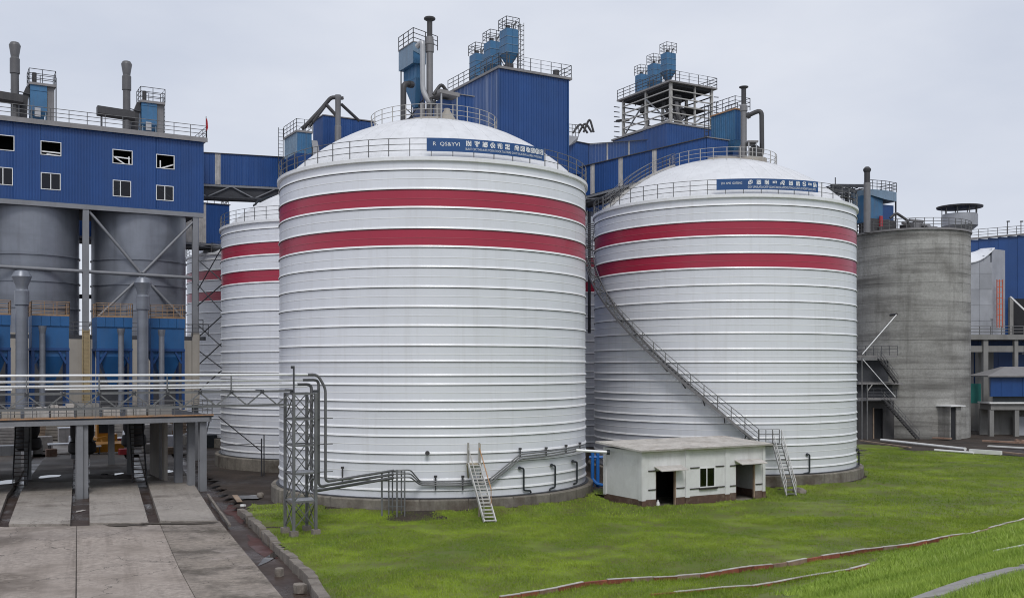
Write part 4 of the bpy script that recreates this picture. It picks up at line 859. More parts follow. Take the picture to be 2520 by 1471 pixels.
# bag filters
BF = (-36.3, 80.0)
def bag_filter(pa, pb, label):
    x0, x1 = su(BF, pa), su(BF, pb); w = x1 - x0; o = g(BF, x0, 0); t = thing('bag_filter', label, 'bag filter', (o[0], o[1], DZT), 'blue bag filters on the deck'); D = 2.6
    n = 4
    for k in range(n): MB(o).box(w * k / n + 0.012, w * (k + 1) / n - 0.012, -0.10, D + 0.1, 12.15, 12.93).build('top_panel', 'filter_blue', t)
    MB(o).box(0.03, w - 0.03, 0, D, 10.42, 12.148).build('casing', 'filter_blue', t)
    MB(o).box(-0.02, w + 0.02, -0.06, D + 0.05, 10.22, 10.418).build('flange', 'filter_deep', t)
    b = MB(o); b.loft([[(0.25, .15, 10.215), (w - .25, .15, 10.215), (w - .25, D - .1, 10.215), (.25, D - .1, 10.215)], [(.25, .15, 9.75), (w - .25, .15, 9.75), (w - .25, D - .1, 9.75), (.25, D - .1, 9.75)], [(w * .42, 1.0, 7.3), (w * .58, 1.0, 7.3), (w * .58, 1.6, 7.3), (w * .42, 1.6, 7.3)]]); b.build('hopper', 'filter_blue', t)
    for x in (0.0, w - 0.22):
        for y in (0.0, D - .22): MB(o).box(x, x + .22, y, y + .22, DZT, 10.219).build('leg', 'filter_deep', t)
    for sx in (0.22, w - 0.22):
        e = 0.55 if sx < 1 else -0.55; MB(o).bar((sx, 0.1, 9.2), (sx + e, 0.1, 10.2), 0.16).build('knee_brace', 'filter_deep', t)
    b = MB(o); q = [(0, -0.08, 12.93), (w, -0.08, 12.93), (w, D, 12.93), (0, D, 12.93), (0, -0.08, 12.93)]; rails(b, q, 1.12, 1.0, 0.024); 
    b.box(0, w, -0.10, -0.05, 12.935, 13.06); b.build('railing', 'rail_orange', t)
bag_filter(-70, 27, 'blue bag filter cut by the left frame edge')
bag_filter(78, 171, 'blue bag filter left of the yellow-beige ladder')
bag_filter(238, 326, 'blue bag filter right of the yellow-beige ladder')
bag_filter(371, 455, 'blue bag filter nearest the striped silos')
for pa, d, ytop, lab in ((54, 77.5, 665, 'tall grey stack with flared cowl at the left, before the bag filters'), (352, 81.5, 682, 'tall grey stack with flared cowl below the crossing braces')):
    p = at(pa, 900, d); h = zed(ytop, d) - DZT; flared_stack('filter_stack', lab, (p[0], p[1], DZT), 0.43, zed(ytop, d), 0.71, 0.43, 'steel_grey', (0.755, 0.855), 'grey stacks before the bag filters')
for pa, d, ytop, lab in ((105, 79.0, 802, 'thin grey downpipe on the second bag filter'), (298, 81.6, 808, 'thin grey downpipe on the third bag filter'), (398, 83.0, 811, 'thin grey downpipe on the rightmost bag filter'), (-12, 77.3, 800, 'thin grey downpipe on the filter at the frame edge')):
    p = at(pa, 900, d); zt = zed(ytop, d); t = thing('downpipe', lab, 'pipe', (p[0], p[1], DZT), 'downpipes on the bag filters')
    MB().lathe(p, [(0.22, DZT), (0.22, zt - 0.55)], 16).build('pipe', 'steel_grey', t, smooth=30)
    MB().lathe(p, [(0.22, zt - 0.552), (0.29, zt - 0.2), (0.30, zt), (0.02, zt + 0.01)], 16).build('flare', 'steel_grey', t, smooth=30)
# brown stairs down from the deck
for pa, pb, dy, lab in ((50, 1196, 76.4, 'brown steel stairs under the deck at the far left'), (344, 1184, 78.5, 'brown steel stairs under the deck right of the double column')):
    p = at(pa, 900, dy); dirv = (-0.40, 0.917); head = (p[0] + dirv[0] * 6.0, p[1] + dirv[1] * 6.0, DZB); t = thing('deck_stairs', lab, 'stairs', (p[0], p[1], -0.1), 'brown stairs under the deck')
    stair(t, (p[0], p[1], -0.1), head, (0.917, 0.40), 1.0, 17, 'stair_brown', 'stair_brown', m_rail='rail_dark')
# loading spouts hanging under the deck
for pa, d, lab in ((203, 82.0, 'dark loading spout hanging behind the double column'), (70, 86, 'dark loading spout hanging over the left lane'), (330, 90, 'dark loading spout hanging over the middle lane')):
    p = at(pa, 900, d); t = thing('loading_spout', lab, 'spout', (p[0], p[1], DZB), 'loading spouts under the deck')
    MB().lathe(p, [(0.9, DZB - 0.02), (0.9, 3.4), (0.7, 2.9)], 16).build('bellows', 'duct_dark', t, smooth=30)
    MB().lathe(p, [(0.95, 2.9), (1.05, 2.6), (1.05, 2.1), (0.8, 1.9)], 16, capb=False).build('cone', 'duct_dark', t, smooth=30)

# ================================================================== YARD CLUTTER BEHIND THE DECK
def lump(px, d, w, dep, h, m, name, label, cat, z=0.0, lid=None, shape='box'):
    p = at(px, 900, d); o = (p[0], p[1]); t = thing(name, label, cat, (p[0], p[1], z))
    x0 = -w / 2
    if shape == 'box':
        b = MB(o); e = 0.05; b.loft([[(x0, 0, z), (x0 + w, 0, z), (x0 + w, dep, z), (x0, dep, z)], [(x0, 0, z + h - e), (x0 + w, 0, z + h - e), (x0 + w, dep, z + h - e), (x0, dep, z + h - e)], [(x0 + e, e, z + h), (x0 + w - e, e, z + h), (x0 + w - e, dep - e, z + h), (x0 + e, dep - e, z + h)]]); b.build('body', m, t)
        for k in (0.3, 0.7): MB(o).box(x0 + w * k - .03, x0 + w * k + .03, -0.03, -0.002, z, z + h - 0.06).build('batten', m, t)
    elif shape == 'table':
        MB(o).box(x0, x0 + w, 0, dep, z + h - 0.12, z + h).build('top', m, t)
        for x in (x0 + .1, x0 + w - .2):
            for y in (.1, dep - .2): MB(o).box(x, x + .1, y, y + .1, z, z + h - .121).build('leg', 'rail_dark', t)
    elif shape == 'stack':
        n = max(2, int(h / 0.35))
        for k in range(n): MB(o).box(x0 + random.uniform(-.1, .1), x0 + w + random.uniform(-.1, .1), random.uniform(0, .1), dep, z + h * k / n, z + h * (k + 1) / n - 0.04).build('layer', m, t)
    if lid: MB(o).box(x0 - .05, x0 + w + .05, -.05, dep + .05, z + h + .002, z + h + .07).build('lid', lid, t)
lump(160, 104, 3.0, 1.6, 1.05, 'roof_white', 'work_table', 'white topped table with dark legs under the deck', 'table', shape='table')
lump(228, 103, 1.7, 1.2, 0.9, 'roof_white', 'work_table', 'smaller white topped table right of the double column', 'table', shape='table')
lump(300, 112, 1.9, 1.6, 1.0, 'red_paint', 'red_crate', 'dark red box among the clutter under the deck', 'crate', lid='roof_white')
lump(316, 108, 1.1, 1.0, 0.9, 'pale_stone', 'pale_crate', 'small grey box in front of the dark red box', 'crate')
lump(410, 112, 2.6, 1.6, 1.3, 'roof_white', 'white_box', 'large white box right of the brown stairs under the deck', 'box')
lump(383, 122, 4.0, 2.5, 2.0, 'pale_stone', 'block_stack', 'stacked pale blocks behind the large white box', 'stack', shape='stack')
lump(345, 130, 4.2, 3, 2.4, 'beige_wall', 'block_stack', 'beige stacked blocks behind the right-hand brown stairs', 'stack', shape='stack')
lump(110, 108, 1.6, 1.4, 1.5, 'pale_stone', 'pale_crate', 'pale crate left of the white topped table', 'crate')
lump(92, 104, 1.1, 1.2, 1.0, 'concrete_right', 'pale_crate', 'low grey crate beside the left-hand brown stairs', 'crate')
lump(15, 102, 2.2, 1.5, 1.0, 'beam_grey', 'grey_crate', 'dark grey crate at the left frame edge under the deck', 'crate')
lump(20, 114, 4.0, 2, 2.1, 'pale_stone', 'block_stack', 'pale stacked blocks at the left frame edge under the deck', 'stack', shape='stack')
lump(75, 120, 3.4, 2, 2.5, 'timber', 'timber_stack', 'brown timber stack far back under the deck, left part', 'stack', shape='stack')
lump(135, 124, 3.6, 2, 2.4, 'beige_wall', 'block_stack', 'beige stacked blocks far back behind the white topped table', 'stack', shape='stack')
lump(172, 116, 2.2, 1.6, 1.9, 'translucent_panel', 'pale_crate', 'pale crate with a dark opening beside the double column', 'crate', lid='roof_white')
lump(292, 128, 2.8, 2, 2.6, 'pale_stone', 'block_stack', 'pale stacked blocks right behind the yellow loader', 'stack', shape='stack')
lump(330, 118, 2.0, 1.6, 1.4, 'roof_white', 'white_box', 'white box between the dark red box and the stairs', 'box')
lump(440, 128, 3.5, 2, 2.5, 'timber', 'timber_stack', 'brown timber stack next to the right-hand deck columns', 'stack', shape='stack')
lump(62, 103, 1.4, 1.2, .8, 'roof_white', 'white_box', 'low white box just right of the far-left brown stairs', 'box')
lump(128, 101, 1.0, .9, .75, 'brick_pale', 'pink_crate', 'small pinkish crate under the left end of the white table', 'crate')
lump(190, 106, 1.4, 1.0, 1.7, 'roof_white', 'white_box', 'upright white box behind the double column', 'box')
lump(283, 105, 1.2, 1.0, .7, 'roof_white', 'white_box', 'flat white box right of the yellow loader bucket', 'box')
lump(306, 103, .9, .8, .6, 'red_paint', 'red_crate', 'tiny red crate before the dark red box', 'crate')
lump(372, 106, 1.5, 1.2, .9, 'pale_stone', 'pale_crate', 'pale crate just right of the second brown stairs', 'crate')
lump(425, 104, 1.8, 1.2, .7, 'timber', 'timber_stack', 'low timber pile before the large white box', 'stack', shape='stack')
lump(400, 135, 5.0, 2, 2.6, 'roof_white', 'white_shed', 'white shed far behind the pale stacked blocks', 'shed')
lump(240, 140, 6.0, 2, 2.8, 'pale_stone', 'block_stack', 'pale stacked blocks farthest back behind the loader', 'stack', shape='stack')
lump(520, 112, 1.3, 1.6, 1.4, 'plastic_dark', 'dark_cabinet', 'dark blue-black cabinet right of the deck columns', 'cabinet')
for k, (px, d, w, h, m, lab) in enumerate(((-60, 150, 22, 4.5, 'beige_wall', 'long beige wall far behind the deck, left of the column'), (330, 165, 34, 4.5, 'pale_stone', 'long pale wall far behind the deck, right of the column'))):
    p = at(px, 900, d); o = (p[0], p[1]); t = thing('boundary_wall', lab, 'wall', (p[0], p[1], 0))
    n = int(w / 2)
    for i in range(n): MB(o).box(-w / 2 + i * 2 + .02, -w / 2 + i * 2 + 1.98, 0, .3, -0.2, h - (i % 3) * .25).build('panel', m, t)
# wheel loader
p = at(262, 900, 106); o = (p[0], p[1]); t = thing('wheel_loader', 'yellow wheel loader parked behind the deck column', 'loader', (p[0], p[1], 0))
MB(o).loft([[(-.9, 0, .7), (1.1, 0, .7), (1.1, 3, .7), (-.9, 3, .7)], [(-.9, .1, 1.5), (1.1, .1, 1.9), (1.1, 3, 1.9), (-.9, 3, 1.5)]]).build('body', 'loader_yellow', t)
MB(o).box(-.75, .6, 1.0, 2.4, 1.5, 3.1).build('cab', 'loader_yellow', t)
MB(o).box(-.6, .45, .97, 1.0, 1.95, 2.85).build('windscreen', 'plastic_dark', t)
MB(o).loft([[(-1.4, -1.6, .15), (1.5, -1.6, .15), (1.5, -.9, .15), (-1.4, -.9, .15)], [(-1.4, -1.9, 1.0), (1.5, -1.9, 1.0), (1.5, -.8, 1.2), (-1.4, -.8, 1.2)]]).build('bucket', 'loader_yellow', t)
for x in (-.5, .6): MB(o).bar((x, -1.0, .9), (x, .6, 1.5), .16).build('lift_arm', 'loader_yellow', t)
for x in (-1.15, 1.15):
    for y in (.5, 2.5):
        c = g(o, x, y); a = g(o, x - .2, y); e = g(o, x + .2, y); w = MB().tube([(*a, .62), (*e, .62)], .62, 18).build('tyre', 'tyre', t, smooth=40); MB().tube([(*g(o, x - .22, y), .62), (*g(o, x + .22, y), .62)], .3, 12).build('rim', 'loader_yellow', w, smooth=40)

# ================================================================== PIPE RACK AND LATTICE TOWER
PO = (-11.75, 54.2)                                         # front right leg line of the tower
rack = thing('pipe_truss', 'steel truss bridge carrying white pipes to the lattice tower', 'truss', (PO[0], PO[1], 6.9))
TZ1, TZ0 = 7.66, 6.92; NP = 13; PL = 1.6; yb = 1.0
for y in (0.0, yb):
    for z in (TZ1, TZ0): MB(PO).bar((-NP * PL, y, z), (0.0, y, z), 0.07, 0.09).build('chord', 'galv', rack)
    for i in range(NP if y == 0.0 else 0):
        xa = -i * PL
        MB(PO).bar((xa, y, TZ1 - .04), (xa - PL / 2, y, TZ0 + .04), 0.065).build('diagonal', 'galv', rack)
        MB(PO).bar((xa - PL / 2, y, TZ0 + .04), (xa - PL, y, TZ1 - .04), 0.065).build('diagonal', 'galv', rack)
for i in range(NP + 1):
    MB(PO).bar((-i * PL, -0.1, TZ1 + 0.06), (-i * PL, yb + 0.1, TZ1 + 0.06), 0.07).build('cross_member', 'galv', rack)
    if i % 2 == 0 and i: 
        MB(PO).bar((-i * PL, 0.05, TZ1 + .1), (-i * PL, 0.05, 8.62), 0.06).build('pipe_post', 'galv', rack)
    MB(PO).box(-i * PL - .09, -i * PL + .09, -0.06, 0.06, TZ1 - .10, TZ1 + .10).build('gusset', 'rail_dark', rack)
def W(p): q = g(PO, p[0], p[1]); return (q[0], q[1], p[2])
# pipes turn down beyond the tower and follow the silo foot
def sp(px, py, off=0.12): return on_cyl(SILO1, RS + off, px, py)
tn = at(800, 1168, 57.4)
PIPES = [(8.54, 0.05, 1.9, 0.075, 'top white pipe of the bundle on the truss, bending down past the tower'), (8.24, 0.30, 1.6, 0.075, 'second white pipe of the bundle on the truss'), (8.0, 0.60, 1.3, 0.085, 'third and thickest white pipe of the bundle on the truss')]
for k, (z, y, xe, r, lab) in enumerate(PIPES):
    e = W((xe, y, 0)); low = 2.72 - 0.28 * k
    if k == 0: pts = [W((-22, y, z)), W((xe - 0.45, y, z)), (e[0], e[1], z - 0.75), (e[0], e[1], low)]
    else: pts = [W((-22, y, z)), W((xe, y, z)), (e[0], e[1], low)]
    a = on_cyl(SILO1, RS + 1.6, 968, 1157 + 9 * k); c1 = on_cyl(SILO1, RS + 1.5, 1010, 1155 + 9 * k); c2 = sp(1034, 1184 + 4 * k, 0.3); c3 = sp(1110, 1184 + 5 * k, 0.3); c4 = sp(1204, 1179 + 6 * k, 0.3)
    c5 = sp(1280, 1117 + 6 * k, 0.3); c6 = sp(1360, 1108 + 6 * k, 0.3); c7 = sp(1410, 1099 + 6 * k, 0.32); c8 = sp(1438, 1093 + 6 * k, 0.35)
    t = thing('service_pipe', lab, 'pipe', (e[0], e[1], z), 'white service pipes of the truss')
    ptr = run(pts + [a], 0.28); kx_ = 1; MB().tube([pts[0], W((0.9 - .2 * k, y, z))], r * 0.8, 10).build('upper_run', 'pipe_white', t, smooth=40)
    MB().tube([W((0.9 - .2 * k, y, z))] + ptr[1:], r * 1.0, 10).build('drop_run', 'drop_grey', t, smooth=40)
    MB().tube(run([a, c1, c2, c3, c4, c5, c6, c7, c8], 0.25), r * 0.55, 8).build('lower_run', 'galv', t, smooth=40)
t = thing('cable_conduit', 'thin pale conduit running just above the truss chord', 'conduit', W((-14, .2, 7.88)))
for a, c in ((-22, -13.4), (-12.0, 0.9)): MB(PO).tube([(a, .15, 7.88), (c, .15, 7.88)], 0.04, 6).build('run', 'pipe_white', t)
tw = thing('lattice_tower', 'galvanised lattice tower standing on the lawn at the end of the truss', 'tower', (PO[0], PO[1], 0))
LW, LD = 1.22, 1.5; TT = 7.55
LEGS = [(0.05, -0.2), (0.05 + LW, -0.2), (0.05 + LW, -0.2 + LD), (0.05, -0.2 + LD)]
for (x, y) in LEGS:
    b = MB(PO); b.box(x - .07, x + .07, y - .07, y + .07, 0.1, TT); b.build('leg', 'galv', tw)
    MB(PO).box(x - .2, x + .2, y - .2, y + .2, -0.2, 0.22).build('footing', 'kerb_concrete', tw)
ZL = [0.3, 1.75, 3.25, 4.75, 6.15, TT - .05]
for i in range(4):
    a, c = LEGS[i], LEGS[(i + 1) % 4]
    for z0, z1 in zip(ZL[:-1], ZL[1:]):
        MB(PO).bar((*a, z0), (*c, z1), 0.045).build('brace', 'galv', tw); MB(PO).bar((*c, z0), (*a, z1), 0.045).build('brace', 'galv', tw)
        MB(PO).bar((*a, z1), (*c, z1), 0.07, 0.09).build('girt', 'galv', tw)
for z in (ZL[1], ZL[2]): MB(PO).box(0.1, LW + .15, -0.2, 0.9, z + .05, z + .08).build('tray', 'metal_sheet', tw)
for dx in (LW + 0.15,):
    for z in (6.15, 4.75, 3.25): MB(PO).bar((dx, .2, z), (dx + 1.0, .2, z), 0.05).build('bracket', 'galv', tw)
MB(PO).tube([(0.05, -0.2, TT), (0.05, -0.2, 8.95)], 0.05, 8).build('mast', 'rail_dark', tw)
MB(PO).box(-.1, .08, -0.25, -.15, 8.85, 9.0).build('lamp_head', 'rail_dark', tw)
MB(PO).box(LW - .1, LW + .18, -0.3, -.1, TT + .02, TT + .16).build('junction_box', 'rail_dark', tw)
# pipe support frame at the silo foot
p = on_cyl(SILO1, RS + 1.5, 968, 1215); t = thing('pipe_support', 'small frame of pale posts carrying the pipes at the silo foot', 'support', (p[0], p[1], 0))
for px, dy, y1 in ((940, .0, 1160), (957, .3, 1158), (966, .6, 1158), (977, 0, 1155), (988, .5, 1156), (996, .1, 1158)):
    q = on_cyl(SILO1, RS + 1.75 - dy, px, 1200); MB().bar((q[0], q[1], -0.1), (q[0], q[1], zed(y1, q[1])), 0.08 if dy != .0 else .1).build('post', 'galv', t)
a = on_cyl(SILO1, RS + 1.6, 938, 1160); c = on_cyl(SILO1, RS + 1.6, 1000, 1160)
for yy in (1160, 1208, 1245):
    a = on_cyl(SILO1, RS + 1.5, 956 if yy > 1170 else 938, yy); c = on_cyl(SILO1, RS + 1.5, 997, yy); MB().bar(a, c, 0.06).build('cross_bar', 'galv', t)
# brackets of the pipes on the silo wall
for px, y0, y1, lab in ((843, 1152, 1190, 'leftmost'), (1072, 1174, 1205, 'second'), (1139, 1174, 1205, 'third'), (1280, 1106, 1124, 'fourth'), (1344, 1104, 1122, 'fifth'), (1393, 1098, 1114, 'sixth'), (1427, 1092, 1106, 'rightmost')):
    off = 0.2; a = sp(px, y0, off); c = sp(px, y1, off)
    t = thing('pipe_bracket', '%s dark bracket clamping the pipes to the nearest silo' % lab, 'bracket', c, 'dark pipe brackets on the nearest silo')
    MB().bar(a, c, 0.12, 0.08).build('plate', 'duct_dark', t); MB().tube([(a[0], a[1], a[2]), (a[0], a[1], a[2] + .12)], .1, 8).build('clamp', 'duct_dark', t)

# ================================================================== FITTINGS ON THE SILO WALLS
def outlet(c, pts, label):
    q = [on_cyl(c, RS + 0.14, x, y) for x, y in pts]; e0 = on_cyl(c, RS - 0.02, *pts[0])
    t = thing('drain_pipe', label, 'pipe', q[-1], 'dark drain pipes on the silo walls'); MB().tube(run([e0] + q, 0.12), 0.06, 8).build('pipe', 'plastic_dark', t, smooth=40)
    MB().tube([e0, q[0]], 0.1, 10).build('flange', 'plastic_dark', t)
def zB(x, y): return (1052.8 + x * .2045, 1037.8 + y * .2045)
outlet(SILO1, [zB(1105, 550), zB(1155, 558), zB(1155, 820), zB(1235, 825), zB(1240, 850)], 'dark drain pipe nearest the straight stairs of the nearest silo')
outlet(SILO1, [zB(1490, 516), zB(1533, 524), zB(1533, 780), zB(1475, 800), zB(1466, 822)], 'middle one of three dark drain pipes on the nearest silo')
outlet(SILO1, [zB(1745, 472), zB(1795, 480), zB(1795, 730), zB(1757, 745)], 'dark drain pipe nearest the right edge of the nearest silo')
def zC(x, y): return (1428.8 + x * .2387, 1037.8 + y * .2387)
outlet(SILO2, [zC(2335, 332), zC(2360, 335), zC(2360, 520), zC(2300, 530), zC(2283, 550)], 'dark drain pipe on the right-hand silo beside the lower stairs')
outlet(SILO2, [(2110.0, 1105), (2113.5, 1112), (2113.5, 1150)], 'dark drain pipe at the right edge of the right-hand silo')
p = on_cyl(SILO1, RS + .05, 1052, 1114); t = thing('wall_nozzle', 'small dark nozzle sticking out of the nearest silo', 'nozzle', p); e = on_cyl(SILO1, RS + .3, 1052, 1114); MB().tube([p, e], .09, 10).build('stub', 'duct_dark', t); MB().tube([e, (e[0], e[1] - .05, e[2])], .14, 10).build('flange', 'duct_dark', t)

# straight stairs at the nearest silo
p0 = gp(1206, 1284, 0.08); top = on_cyl(SILO1, RS + 0.75, 1166, 1140)
t = thing('steel_stairs', 'straight pale steel stairs leading up to the nearest silo wall', 'stairs', p0)
dv = np.array(top) - np.array(p0); hv = np.array((dv[0], dv[1])); hv /= np.linalg.norm(hv); wd = (hv[1], -hv[0])
stair(t, p0, top, (1.0, 0.12), 0.66, 17, 'stair_pale', 'stair_pale', rail_sides=(), tread_d=0.2)
for s, m in ((-1, 'rail_pale'), (1, 'rust_edge')):
    a = np.array(p0) + np.array((s * .33, 0, 0)); c = np.array(top) + np.array((s * .33, 0, 0)); f = 0.28 if s > 0 else 0.02
    a2 = a + (c - a) * f
    MB().tube([a2 + (0, 0, .95), c + (0, 0, .95)], 0.035, 8).build('handrail', m, t); MB().tube([a2, a2 + (0, 0, .95)], .03, 6).build('rail_post', m, t)
    MB().box(c[0] - .06, c[0] + .06, c[1] - .05, c[1] + .05, top[2] - .1, top[2] + 1.25).build('gate_post', 'rail_pale', t)
    MB().box(c[0] - .05 + s * .02, c[0] + .05 + s * .02, c[1] + .5, c[1] + .6, top[2] - .1, top[2] + 1.15).build('gate_post', 'stairs_rust', t)
MB().box(top[0] - .45, top[0] + .45, top[1] - .05, top[1] + .85, top[2] - .08, top[2] - .02).build('landing', 'stairs_rust', t)
for s in (-1, 1): MB().bar((top[0] + s * .4, top[1] + .1, top[2] - .1), (top[0] + s * .35, top[1] + .8, top[2] - 1.1), .08).build('strut', 'stairs_rust', t)
MB().box(top[0] + .32, top[0] + .42, p0[1] + 1.3, p0[1] + 1.38, -.1, 1.15).build('leg', 'stairs_rust', t)

# spiral stair on the right-hand silo
t = thing('spiral_stair', 'long steel stair winding diagonally up the right-hand front silo', 'stairs', (SILO2[0], SILO2[1], 0))
pa = on_cyl(SILO2, RS + .5, 1862, 1089); pb = on_cyl(SILO2, RS + .5, 1514, 766)
a0 = atan2(pa[1] - SILO2[1], pa[0] - SILO2[0]); a1 = atan2(pb[1] - SILO2[1], pb[0] - SILO2[0]); a1 = a1 - 2 * pi if a1 > a0 else a1
k_ = (a1 - a0) / (pb[2] - pa[2]); z_a, z_e = pa[2], ZR + 0.2
def hel(z, r): a = a0 + k_ * (z - z_a); return (SILO2[0] + r * cos(a), SILO2[1] + r * sin(a), z)
zz = np.linspace(z_a, z_e, 60)
for r in (RS + 0.14, RS + 0.95): 
    b = MB(); rg = [[hel(z, r)[:2] + (z - .13,), hel(z, r + .05)[:2] + (z - .13,), hel(z, r + .05)[:2] + (z + .10,), hel(z, r)[:2] + (z + .10,)] for z in zz]; b.loft(rg).build('stringer', 'duct_grey', t)
n = int((z_e - z_a) / 0.21)
for i in range(n):
    z = z_a + 0.1 + i * .21; c = hel(z, RS + .55); d_ = hel(z, RS + .2); e = hel(z, RS + .93); MB().bar(d_, e, 0.26, 0.04).build('tread', 'galv', t)
b = MB()
for lv in (1.0, .66, .33): b.tube([hel(z, RS + .97)[:2] + (z + lv + .05,) for z in zz], .027, 6)
hr = b.build('handrail', 'rail_grey', t)
for z in np.linspace(z_a, z_e, 24): q = hel(z, RS + .97); MB().bar(q, (q[0], q[1], q[2] + 1.05), .05).build('post', 'rail_grey', hr)
for z in np.linspace(z_a + 0.7, z_e - 1, 14):
    q = hel(z, RS + .9); w = hel(z, RS); MB().bar((w[0], w[1], z - .55), (q[0], q[1], z - .12), .07).build('bracket', 'duct_dark', t)
# landing and lower flight
lz = z_a; la = a0; q1 = hel(z_a, RS + .55); q2 = on_cyl(SILO2, RS + .5, 1912, 1089)
t2 = thing('lower_stairs', 'short steep steel stairs right of the small white house', 'stairs', gp(1947, 1219))
b = MB(); dd = np.array(q2) - np.array(q1); nn = np.cross(dd, (0, 0, 1)); nn /= np.linalg.norm(nn); w = nn * .45
ft = gp(1947, 1219, .05); hd = np.array((q2[0], q2[1], lz))
MB().loft([[tuple(np.array(q1) - w - (0, 0, .06)), tuple(np.array(q1) + w - (0, 0, .06)), tuple(np.array(q1) + w), tuple(np.array(q1) - w)], [tuple(hd - w - (0, 0, .06)), tuple(hd + w - (0, 0, .06)), tuple(hd + w), tuple(hd - w)]]).build('landing', 'galv', t2)
b = MB(); rails(b, [tuple(np.array(q1) + w), tuple(hd + w)], 1.0, .6, .028); b.build('landing_rail', 'rail_grey', t2)
stair(t2, ft, tuple(hd), (0.95, 0.3), 0.75, 14, 'stair_pale', 'galv', m_rail='stair_pale', tread_d=.2)
# stair over the dome edge of the right-hand silo
t3 = thing('dome_stair', 'railed walkway climbing the left side of the right-hand dome', 'stairs', (SILO2[0] - 8, SILO2[1], ZR))
da = radians(196); Rd = RS - 0.35; rise = 4.5; Rsph = (Rd * Rd + rise * rise) / (2 * rise)
path = []
for r in np.linspace(RS - .1, 4.5, 9):
    rr = min(r, Rd); zc = ZR + .25 + sqrt(Rsph ** 2 - rr * rr) - (Rsph - rise); path.append((r, zc + .12))
for s in (-.4, .4):
    pts = [(SILO2[0] + r * cos(da) - s * sin(da), SILO2[1] + r * sin(da) + s * cos(da), z) for r, z in path]
    b = MB()
    for p_, q_ in zip(pts[:-1], pts[1:]): b.bar(p_, q_, .06, .16)
    b.build('stringer', 'rail_pale', t3); b = MB(); rails(b, pts, 1.0, 1.0, .02); b.build('handrail', 'rail_grey', t3)
for r, z in path[1:]:
    MB().bar((SILO2[0] + r * cos(da) + .4 * sin(da), SILO2[1] + r * sin(da) - .4 * cos(da), z), (SILO2[0] + r * cos(da) - .4 * sin(da), SILO2[1] + r * sin(da) + .4 * cos(da), z), .25, .04).build('tread', 'galv', t3)

# ================================================================== PUMP HOUSE
HL, HD_, HZ = 10.35, 4.15, 3.62
hs = thing('pump_house', 'small flat-roofed white house with two dark doorways on the lawn', 'house', (HO[0], HO[1], 0))
def hx(zx): return su(HO, 1428.8 + zx * .2387)
def hz(zy, x): return zed(1037.8 + zy * .2387, HO[1] + UY * x)
D1 = (hx(775), hx(985), 0.02, 2.33); D2 = (hx(1600), hx(1800), 0.12, 2.42); WN = (hx(1222), hx(1388), 1.06, 2.36)
BZ = 0.55
def wall_front():
    ops_ = [D1, D2, WN]; cuts = sorted(set([0, HL] + [c for o in ops_ for c in o[:2]]))
    for a, c in zip(cuts[:-1], cuts[1:]):
        mid = (a + c) / 2; o = [q for q in ops_ if q[0] <= mid <= q[1]]
        if o:
            MB(HO).box(a, c, 0, .22, o[0][3], HZ).build('wall', 'house_white', hs)
            if o[0][2] > 0.6: MB(HO).box(a, c, 0, .22, BZ, o[0][2]).build('wall', 'house_white', hs); MB(HO).box(a, c, -.012, .22, -.3, BZ - .002).build('plinth', 'house_base', hs)
        else:
            MB(HO).box(a, c, 0, .22, BZ, HZ).build('wall', 'house_white', hs); MB(HO).box(a, c, -.012, .22, -.3, BZ - .002).build('plinth', 'house_base', hs)
wall_front()
MB(HO).box(-.002, .20, .225, HD_, BZ, HZ).build('side_wall', 'house_white', hs); MB(HO).box(-.014, .20, .225, HD_, -.3, BZ - .002).build('plinth', 'house_base', hs)
MB(HO).box(HL - .2, HL + .002, .225, HD_, BZ - .01, HZ).build('side_wall', 'house_white', hs); MB(HO).box(HL - .2, HL + .014, .225, HD_, -.3, BZ - .012).build('plinth', 'house_base', hs)
MB(HO).box(.2, HL - .2, HD_ - .2, HD_, -.3, HZ).build('rear_wall', 'duct_dark', hs)  # wall coloured near black: interior shade put into the colour
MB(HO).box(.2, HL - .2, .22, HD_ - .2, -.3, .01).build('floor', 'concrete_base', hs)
MB(HO).box(hx(1290), hx(1300), .3, HD_ - .2, .02, HZ).build('shade_partition', 'dark_interior', hs)  # added dark inner wall, its colour deepens the shade seen through the openings
for a, c in ((-.05, .22), (hx(1075), hx(1118)), (hx(1485), hx(1530)), (HL - .20, HL + .05)):
    MB(HO).box(a, c, -.07, -.002, BZ - .05, HZ).build('pilaster', 'house_white', hs); MB(HO).box(a - .01, c + .01, -.085, -.014, -.3, BZ - .052).build('pilaster_base', 'house_base', hs)
for a, c in ((-.05, .30), (HD_ - .3, HD_ + .02)):
    MB(HO).box(-.07, -.003, a + .02, c, BZ - .05, HZ).build('pilaster', 'house_white', hs)
MB(HO).box(.0, HL, -.055, -.004, HZ - .22, HZ - .001).build('ring_beam', 'house_white', hs)
MB(HO).box(-.055, -.004, .31, HD_ - .31, HZ - .22, HZ - .001).build('ring_beam', 'house_white', hs)
# slightly sloping roof slab with ribs across
b = MB(HO); x0, x1, y0, y1 = -.42, HL + .42, -.42, HD_ + .42; za, zb_ = HZ + .002, HZ + .32
b.loft([[(x0, y0, za), (x1, y0, za), (x1, y1, zb_ - .08), (x0, y1, zb_ - .08)], [(x0, y0, za + .11), (x1, y0, za + .11), (x1, y1, zb_ + .05), (x0, y1, zb_ + .05)]]); rf = b.build('roof', 'house_roof', hs)
for i in range(1, 14):
    f = i / 14; y = y0 + (y1 - y0) * f; z = za + .11 + (zb_ + .05 - za - .11) * f; MB(HO).bar((x0 + .02, y, z + .012), (x1 - .02, y, z + .012), .05, .025).build('roof_rib', 'house_roof', rf)
MB(HO).box(x0 - .004, x1 + .004, y0 - .02, y0 - .002, za + .05, za + .115).build('fascia', 'lime_cap', rf)
